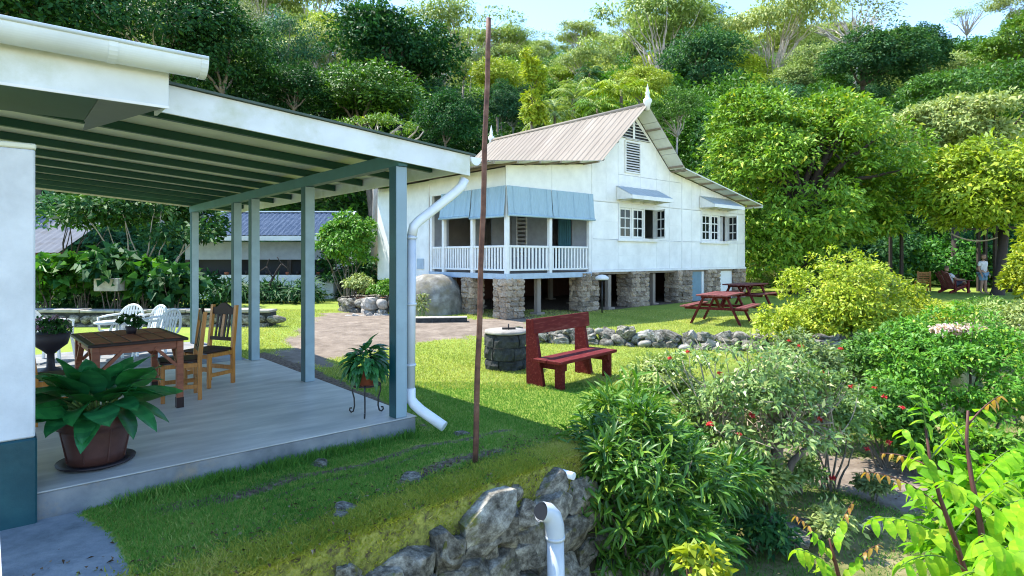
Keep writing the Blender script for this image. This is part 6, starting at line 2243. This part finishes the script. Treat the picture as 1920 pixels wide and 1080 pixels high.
for i, (lab, kd, v, px, py, d, wx, hz, m) in enumerate((
        ('tall umbrella tree with pale forked trunk and feathery crown above the house ridge', 'umbrella', 0, 1225, 55, 78, 140, 62, 'leaf_pale'),
        ('umbrella tree with pale trunk pair above the large bright green tree', 'umbrella', 1, 1460, 50, 76, 115, 60, 'leaf_pale'),
        ('thin bare looking umbrella tree against the blue sky at the right', 'sparse', 0, 1600, 35, 88, 120, 36, 'leaf_olive'),
        ('small flat topped umbrella tree alone on the skyline at the right', 'sparse', 1, 1815, 32, 110, 52, 18, 'leaf_pale'),
        ('broad pale umbrella tree on the ridge left of the sky gap', 'umbrella', 2, 860, 62, 100, 120, 42, 'leaf_pale'),
        ('light umbrella tree at the top edge between the dark trees and the sky', 'umbrella', 0, 610, 12, 92, 110, 38, 'leaf_pale'),
        ('airy umbrella tree cut by the top edge above the very dark conical tree', 'umbrella', 1, 500, -5, 80, 100, 40, 'leaf_olive'),
        ('umbrella tree at the top right corner of the view', 'umbrella', 2, 1925, 8, 95, 70, 30, 'leaf_pale'))):
    ptree('umbrella_tree', lab, kd, v, px, py, d, wx, hz, m, 'umbrella trees on the ridge')
for i, (lab, px, py, d, r_, m) in enumerate((('grey green palm behind the middle of the house roof ridge', 1075, 190, 44, 82, 'leaf_pale'), ('palm with bright arching fronds left of the gable finial', 1165, 172, 42, 78, 'leaf_yellow'),
                                             ('small palm in front of the columnar tree', 1040, 215, 41, 60, 'leaf_pale'), ('palm with drooping fronds above the left part of the house roof', 1120, 205, 41, 62, 'leaf_bright'),
                                             ('bluish palm high up left of the house ridge', 1105, 140, 60, 40, 'leaf_blue'))):
    ptree('palm_tree', lab, 'palm', i, px, py, d, r_, r_ * 0.9, m, 'palms behind the house')
# bare bent branches and a yellow plant just over the veranda roof
c = P(700, 245, 24)
z0 = gh(c.x, c.y)
t = thing('branching_tree', 'low tree with bare curved branches and yellow leaf tufts just above the veranda roof', 'tree', (c.x, c.y, z0))
rng = np.random.default_rng(61)
b = MB()
tufts = []
b.tube([(0, 0, -0.2), (0.1, 0, (c.z - z0) * 0.6), (0.0, 0, c.z - z0 - 0.9)], [0.16, 0.12, 0.09], 8)
for k in range(15):
    a = rng.uniform(0, 2 * PI)
    rr = rng.uniform(0.6, 2.4)
    e = np.array([rr * math.cos(a), rr * math.sin(a) * 0.6, c.z - z0 + rng.uniform(-0.2, 0.75)])
    limb(b, rng, (0, 0, c.z - z0 - 0.95), e, 0.06, 0.02, 0.2, 6, 6)
    tufts.append(e)
link('trunk', b.mesh('trunk', 'bark_pale'), t)
me_, _ = crown_mesh('crown', 430, (2.1, 1.2, 0.45), 10, 70, 1100, 0.18, (0.2, 0.3), 'leaf_bright', zlo=-0.3)
link('crown', me_, t, (0, 0, c.z - z0 + 0.05))

# the wooded hillside
FKINDS = [('round', 'leaf_dark', 'dark round crowned tree of the hillside forest', 'dark round trees of the hillside forest'),
          ('round', 'leaf_mid', 'mid green round crowned tree of the hillside forest', 'mid green trees of the hillside forest'),
          ('loose', 'leaf_bright', 'bright green loose crowned tree of the hillside forest', 'bright green trees of the hillside forest'),
          ('umbrella', 'leaf_pale', 'pale feathery flat crowned tree high on the hillside', 'pale flat crowned trees high on the hillside'),
          ('dome', 'leaf_yellow', 'yellow green domed tree of the hillside forest', 'yellow green trees of the hillside forest'),
          ('round', 'leaf_pale', 'pale green round crowned tree of the hillside forest', 'pale green trees of the hillside forest'),
          ('loose', 'leaf_blue', 'blue green loose crowned tree of the hillside forest', 'blue green trees of the hillside forest')]
rng = np.random.default_rng(99)
cand = []
d = 44.0
while d < 185:
    st = 8.0 + 0.02 * d
    n = int(d * 1.75 / st)
    for k in range(n):
        a = -0.86 + 1.75 * (k + rng.uniform(0.1, 0.9)) / n
        cand.append((d * math.sin(a) + rng.normal(0, 1), d * math.cos(a) + rng.normal(0, 1.5), d))
    d += st * (0.9 if d < 90 else 1.15)
near = [o.location for o in bpy.data.objects if o.type == 'EMPTY' and o.get('category') == 'tree']
cnt = 0
for (x, y, d) in cand:
    if y < 40 or any((x - q.x) ** 2 + (y - q.y) ** 2 < 16 for q in near):
        continue
    hi = d > 76
    patch = wob(x, y, 0.05, 4) + rng.normal(0, 0.35)
    if hi:
        k = int(rng.choice([3, 3, 3, 3, 4, 5, 5, 2, 6]))
    else:
        k = 0 if patch > 0.3 else int(rng.choice([0, 1, 1, 2, 4, 5, 6, 6]))
    if x < -12 and d < 75:
        k = int(rng.choice([0, 0, 6, 1]))
    kd, m, lab, gr = FKINDS[k]
    r_ = rng.uniform(3.6, 5.6) * (1.15 if kd == 'umbrella' else 1)
    hc = {'umbrella': rng.uniform(7.5, 11), 'dome': rng.uniform(3.5, 6)}.get(kd, rng.uniform(4.2, 7))
    rz_ = r_ * rng.uniform(0.85, 1.15)
    tree('hillside_tree', lab, gr, kd, int(rng.integers(0, 3)), (x, y, gh(x, y) + hc), r_, rz_, m, rng.uniform(0, 6.28))
    cnt += 1
print('hillside trees', cnt)

# understorey of the wood: one continuous mass of leaves on the slope
n = 150000
y = 31 + 140 * rng.random(n) ** 1.5
x = rng.uniform(-0.95, 1.0, n) * y * 0.98
k = ~((np.abs(x - 5) < 12) & (y < 34)) & ~((x > 9) & (x < 26) & (y < 33))
x, y = x[k], y[k]
z = ground_h(x, y) + rng.uniform(0.0, 1.0, len(x)) ** 0.6 * (1.3 + 1.2 * np.abs(wob(x, y, 0.35, 2)))
pp = np.stack([x, y, z], 1)
V, Q = leafset(pp, rand_dirs(rng, len(x), -0.2), np.tile([0, 0, 1.0], (len(x), 1)) + rng.normal(0, 0.5, (len(x), 3)), rng.uniform(0.35, 0.75, len(x)), rng.uniform(0.2, 0.36, len(x)), 1)
me_ = np_mesh('undergrowth', V, Q, 'leaf_mid', np.clip(0.35 + 0.3 * wob(x, y, 0.12, 6) + rng.normal(0, 0.2, len(x)), 0, 1))
tag(link('undergrowth', me_), 'dark leafy undergrowth covering the forest floor of the hillside', 'undergrowth', kind='stuff')
# shrubs closing the view under the trees at the right and behind the house
rng = np.random.default_rng(123)
SHM = [crown_mesh('foliage', 440 + i, (1, 1, 0.8), 12, 150, 2600, 0.2, (0.12, 0.45), 'leaf_dark', zlo=-0.6)[0] for i in range(2)]
for i, (x, y, r_, m) in enumerate([(8.5, 30.5, 1.5, 'leaf_dark'), (10.5, 31.5, 1.7, 'leaf_mid'), (12.3, 33, 1.9, 'leaf_dark'), (14.5, 32.5, 2.0, 'leaf_dark'), (16.8, 33.5, 1.8, 'leaf_blue'), (19, 33, 2.2, 'leaf_dark'), (21.5, 34, 2.2, 'leaf_dark'),
                                   (24, 33.5, 2.0, 'leaf_mid'), (26.5, 33, 2.3, 'leaf_dark'), (29, 32, 2.3, 'leaf_dark'), (11.5, 28.5, 1.0, 'leaf_pale'), (13.2, 28.8, 0.8, 'leaf_olive'), (-9, 31, 2.2, 'leaf_dark'), (-12, 32, 2.4, 'leaf_blue'),
                                   (-15, 31, 2.2, 'leaf_dark'), (-18, 31.5, 2.4, 'leaf_dark'), (-21, 31, 2.4, 'leaf_blue'), (-24, 30, 2.6, 'leaf_dark'), (-6.5, 29.5, 2.0, 'leaf_dark'), (-28, 31, 2.6, 'leaf_dark')]):
    z0 = gh(x, y)
    t = thing('wood_edge_shrub', 'shrub at the shaded edge of the wood behind the house and garden', 'shrub', (x, y, z0), 0, 'shrubs along the edge of the wood')
    o = link('foliage', SHM[i % 2], t, (0, 0, 0.7 * r_))
    o.scale = (r_, r_, r_ * 1.05)
    slotmat(o, m)

# ------------------------------------------------------------------ the far terrace at the right
rng = np.random.default_rng(71)
fw = thing('far_terrace_wall', 'stone edge of the far terrace below the seated person', 'wall', (12.7, 19.45, 0))
F0 = Vector((12.7, 19.45, 0))
for (ax, ay), (bx, by) in (((11.9, 17.6), (12.7, 19.45)), ((12.7, 19.45), (16.2, 18.65)), ((16.2, 18.65), (19.5, 19.0))):
    L = math.hypot(bx - ax, by - ay)
    for r_ in range(3):
        t = 0
        while t < L:
            s = rng.uniform(0.22, 0.45)
            put_stone(STONE_P if rng.random() < 0.7 else STONE, fw, Vector((ax + (bx - ax) * t / L, ay + (by - ay) * t / L - 0.12 + 0.06 * r_, -0.25 + 0.2 * r_)) - F0, (s * 1.1, s * 0.8, 0.23), rng, math.atan2(by - ay, bx - ax), 0.15)
            t += s
gs_ = G(1866, 549, 0.28)
she = thing('garden_shelter', 'dark timber frame of a garden shelter half buried in leaves at the right', 'shelter', (gs_.x, gs_.y, 0.28))
for dx_, dy_ in ((-0.25, -0.3), (-0.02, -0.3), (0.18, 1.2), (0.42, 1.1), (-3.4, 1.3), (-3.1, 2.6)):
    MB().box((dx_ - 0.06, dy_ - 0.06, -0.1), (dx_ + 0.06, dy_ + 0.06, 2.9)).build('post', 'bark_dark', she)
for y in (-0.3, 1.2, 2.6):
    MB().box((-0.4, y - 0.05, 2.9), (0.7, y + 0.05, 3.0)).build('beam', 'bark_dark', she)
rp = MB()
a, e = P(1783, 438, 25.5), P(1870, 445, 25.5)
rp.tube([a + (e - a) * t - Vector((0, 0, 2.0 * 0.45 * t * (1 - t) * 1.0)) for t in np.linspace(0, 1, 14)], 0.035, 6)
o = rp.build('hanging_rope', 'twig_pale')
tag(o, 'thick pale rope hanging in a curve before the dark shelter', 'rope')


def skin_body(name, mat, verts, edges, radii, parent, root=0, sub=1):
    me = bpy.data.meshes.new(name)
    me.from_pydata(verts, edges, [])
    me.materials.append(MATS[mat])
    o = link(name, me, parent)
    m = o.modifiers.new('skin', 'SKIN')
    m.use_smooth_shade = True
    for i, r in enumerate(radii):
        sv = me.skin_vertices[0].data[i]
        rr = r if isinstance(r, tuple) else (r, r)
        sv.radius = rr
        sv.use_root = (i == root)
    s = o.modifiers.new('sub', 'SUBSURF')
    s.levels = s.render_levels = sub
    return o


def head(parent, c, yaw, hair='hair'):
    M = Matrix.Translation(c) @ Matrix.Rotation(yaw, 4, 'Z')
    b = MB()
    prof = [(0.0, -0.125), (0.045, -0.118), (0.068, -0.085), (0.078, -0.03), (0.083, 0.03), (0.076, 0.08), (0.05, 0.112), (0.0, 0.125)]
    b.lathe(prof, 18)
    b.v = [(x, y * 1.12, z) for x, y, z in b.v]
    b.box((-0.013, 0.08, -0.035), (0.013, 0.115, 0.005), c=0.004)
    b.box((-0.025, 0.078, -0.07), (0.025, 0.088, -0.058), c=0.003)
    for s in (-1, 1):
        b.box((s * 0.082 - 0.008, -0.02, -0.03), (s * 0.082 + 0.008, 0.02, 0.03), c=0.004)
    b.v = [tuple(M @ Vector(v)) for v in b.v]
    h = b.build('head', 'skin', parent)
    b = MB()
    for s in (-1, 1):
        b.box((s * 0.03 - 0.011, 0.083, 0.003), (s * 0.03 + 0.011, 0.091, 0.014), c=0.002)
    b.v = [tuple(M @ Vector(v)) for v in b.v]
    b.build('eyes', 'iron', h)
    b = MB()
    b.lathe([(0.0, 0.134), (0.056, 0.12), (0.084, 0.085), (0.09, 0.03), (0.088, 0.005)], 18)
    b.v = [(x, y * 1.12 - (0.02 if z < 0.05 and y > 0 else 0.006), z) for x, y, z in b.v]
    b.v = [tuple(M @ Vector(v)) for v in b.v]
    b.build('hair', hair, h)
    return h


def hand(parent, p, d, side):
    """a palm with five tapered fingers, pointing along d"""
    d = Vector(d).normalized()
    sx = d.cross(Vector((0, 0, 1)))
    if sx.length < 0.1:
        sx = Vector((1, 0, 0))
    sx.normalize()
    b = MB()
    p = Vector(p)
    b.tube([p, p + d * 0.04, p + d * 0.09], [0.026, 0.036, 0.034], 8)
    for k, L in zip((-1.5, -0.5, 0.5, 1.5), (0.06, 0.075, 0.08, 0.068)):
        q = p + d * 0.08 + sx * k * 0.017
        b.tube([q, q + d * L * 0.55, q + d * L * 0.9 - Vector((0, 0, 0.02))], [0.0085, 0.008, 0.006], 6)
    q = p + d * 0.02 + sx * side * 0.03
    b.tube([q, q + d * 0.035 + sx * side * 0.02, q + d * 0.06 + sx * side * 0.02], [0.012, 0.01, 0.008], 6)
    b.build('hand', 'skin', parent)


# wooden reclining garden chair and the person in it, facing right
gc = G(1790, 549, 0.28)
ch = thing('garden_armchair', 'reddish wooden reclining garden armchair on the far terrace', 'chair', (gc.x, gc.y, 0.28), math.radians(-75))
# local: sitter faces +y
for s in (-1, 1):
    MB().bar((s * 0.3, 0.42, 0.0), (s * 0.3, 0.42, 0.56), 0.05, 0.11, up=(0, 1, 0)).build('leg', 'bench_red', ch)
    MB().bar((s * 0.27, 0.46, 0.38), (s * 0.27, -0.62, 0.03), 0.03, 0.12, up=(0, 0, 1)).build('leg', 'bench_red', ch)
    MB().box((s * 0.36 - 0.07, -0.42, 0.56), (s * 0.36 + 0.07, 0.55, 0.585), c=0.004).build('armrest', 'picnic_red', ch)
    MB().bar((s * 0.32, -0.36, 0.1), (s * 0.32, -0.36, 0.56), 0.04, 0.07, up=(0, 1, 0)).build('arm_post', 'bench_red', ch)
for k in range(6):
    t = k / 5
    MB().box((-0.27, 0.42 - 0.76 * t, 0.40 - 0.2 * t), (0.27, 0.54 - 0.76 * t, 0.424 - 0.2 * t), c=0.003).build('seat_slat', 'picnic_red', ch)
for k in range(5):
    x = -0.24 + 0.12 * k
    MB().bar((x, -0.32, 0.18), (x * 1.1, -0.78, 1.02 - 0.05 * abs(k - 2)), 0.1, 0.02, up=(0, 1, 0.5)).build('back_slat', 'picnic_red', ch)
pe = thing('person', 'person in a pale shirt and dark shorts reclining in the wooden garden armchair', 'person', (gc.x, gc.y, 0.28), math.radians(-75))
V_ = [(0, -0.2, 0.36), (0, -0.33, 0.56), (0, -0.46, 0.8), (0, -0.5, 0.9), (0, -0.5, 0.97),
      (0.1, -0.1, 0.4), (0.12, 0.4, 0.53), (0.14, 0.62, 0.12), (0.15, 0.76, 0.05), (-0.1, -0.1, 0.4), (-0.12, 0.4, 0.5), (-0.12, 0.66, 0.12), (-0.12, 0.8, 0.05),
      (0.18, -0.44, 0.82), (0.3, -0.25, 0.62), (0.34, 0.03, 0.62), (-0.18, -0.44, 0.82), (-0.32, -0.25, 0.62), (-0.34, 0.03, 0.62)]
E_ = [(0, 1), (1, 2), (2, 3), (3, 4), (0, 5), (5, 6), (6, 7), (7, 8), (0, 9), (9, 10), (10, 11), (11, 12), (2, 13), (13, 14), (14, 15), (2, 16), (16, 17), (17, 18)]
RR = [0.13, 0.13, 0.14, 0.06, 0.05, 0.1, 0.065, 0.045, 0.035, 0.1, 0.065, 0.045, 0.035, 0.07, 0.045, 0.032, 0.07, 0.045, 0.032]
skin_body('body', 'skin', V_, E_, RR, pe)
skin_body('shirt', 'cloth_pale', [V_[0], V_[1], V_[2], (0, -0.485, 0.87), V_[13], (0.26, -0.32, 0.7), V_[16], (-0.27, -0.32, 0.7)], [(0, 1), (1, 2), (2, 3), (2, 4), (4, 5), (2, 6), (6, 7)], [0.145, 0.15, 0.16, 0.075, 0.085, 0.07, 0.085, 0.07], pe)
skin_body('shorts', 'cloth_navy', [V_[0], V_[5], (0.118, 0.3, 0.51), V_[9], (-0.117, 0.3, 0.49)], [(0, 1), (1, 2), (0, 3), (3, 4)], [0.15, 0.115, 0.095, 0.115, 0.095], pe)
head(pe, Vector((0, -0.47, 1.1)), 0.0)
hand(pe, (0.34, 0.03, 0.615), (0, 1, -0.05), -1)
hand(pe, (-0.34, 0.03, 0.615), (0, 1, -0.05), 1)

g3 = G(1843, 551, 0.28)
p2 = thing('person', 'person standing in a white shirt and blue shorts beside the garden shelter posts', 'person', (g3.x, g3.y, 0.28), math.radians(200))
V_ = [(0, 0, 0.92), (0, 0, 1.12), (0, 0, 1.34), (0, 0, 1.45), (0, 0.01, 1.52),
      (0.09, 0, 0.86), (0.1, 0.02, 0.48), (0.11, -0.02, 0.09), (0.12, 0.12, 0.03), (-0.09, 0, 0.86), (-0.1, 0.03, 0.48), (-0.12, 0.02, 0.09), (-0.13, 0.16, 0.03),
      (0.19, 0, 1.38), (0.25, -0.02, 1.1), (0.24, 0.1, 0.87), (-0.19, 0, 1.38), (-0.25, -0.02, 1.1), (-0.24, 0.1, 0.87)]
RR = [0.13, 0.12, 0.135, 0.06, 0.05, 0.095, 0.06, 0.042, 0.035, 0.095, 0.06, 0.042, 0.035, 0.065, 0.042, 0.03, 0.065, 0.042, 0.03]
skin_body('body', 'skin', V_, E_, RR, p2)
skin_body('shirt', 'cloth_white', [(0, 0, 0.9), V_[1], V_[2], (0, 0, 1.43), V_[13], (0.235, -0.015, 1.2), V_[16], (-0.235, -0.015, 1.2)], [(0, 1), (1, 2), (2, 3), (2, 4), (4, 5), (2, 6), (6, 7)], [0.155, 0.145, 0.155, 0.075, 0.085, 0.07, 0.085, 0.07], p2)
skin_body('shorts', 'cloth_blue', [(0, 0, 0.93), V_[5], (0.1, 0.02, 0.56), V_[9], (-0.1, 0.025, 0.56)], [(0, 1), (1, 2), (0, 3), (3, 4)], [0.148, 0.115, 0.1, 0.115, 0.1], p2)
head(p2, Vector((0, 0.02, 1.645)), 0.0)
hand(p2, (0.24, 0.1, 0.87), (0, 0.3, -1), 1)
hand(p2, (-0.24, 0.1, 0.87), (0, 0.3, -1), -1)
wc = G(1738, 546, 0.28)
st_ = thing('garden_chair', 'brown wooden slatted chair left of the reclining person', 'chair', (wc.x, wc.y + 0.3, 0.28), math.radians(-20))
for sx in (-1, 1):
    MB().box((sx * 0.25 - 0.03, -0.25, 0), (sx * 0.25 + 0.03, -0.19, 0.95)).build('back_leg', 'wood_orange', st_)
    MB().box((sx * 0.25 - 0.03, 0.2, 0), (sx * 0.25 + 0.03, 0.26, 0.4)).build('front_leg', 'wood_orange', st_)
for k in range(4):
    MB().box((-0.22, -0.24, 0.5 + 0.11 * k), (0.22, -0.21, 0.58 + 0.11 * k)).build('back_slat', 'wood_orange', st_)
    MB().box((-0.28, -0.18 + 0.11 * k, 0.405), (0.28, -0.08 + 0.11 * k, 0.43)).build('seat_slat', 'wood_orange', st_)
bt = G(1880, 547, 0.28)
bx_ = thing('dark_bin', 'low dark tub with a pale lid standing right of the shelter posts', 'tub', (bt.x + 0.25, bt.y, 0.28))
MB().lathe([(0, 0), (0.36, 0), (0.42, 0.45), (0.0, 0.45)], 20).build('tub', 'iron', bx_)
MB().lathe([(0, 0.452), (0.43, 0.452), (0.42, 0.5), (0.0, 0.54)], 20).build('lid', 'pvc', bx_)

for o in bpy.data.objects:
    if o.type == 'MESH' and o.parent is None and o.get('label') is None and o.get('kind') is None:
        print('UNLABELLED', o.name)
print('leaflets', n_leaflet, 'objects', len(bpy.data.objects), 'tris', sum(sum(len(p.vertices) - 2 for p in m.polygons) for m in bpy.data.meshes if len(m.polygons) < 5000) + sum(2 * len(m.polygons) for m in bpy.data.meshes if len(m.polygons) >= 5000))
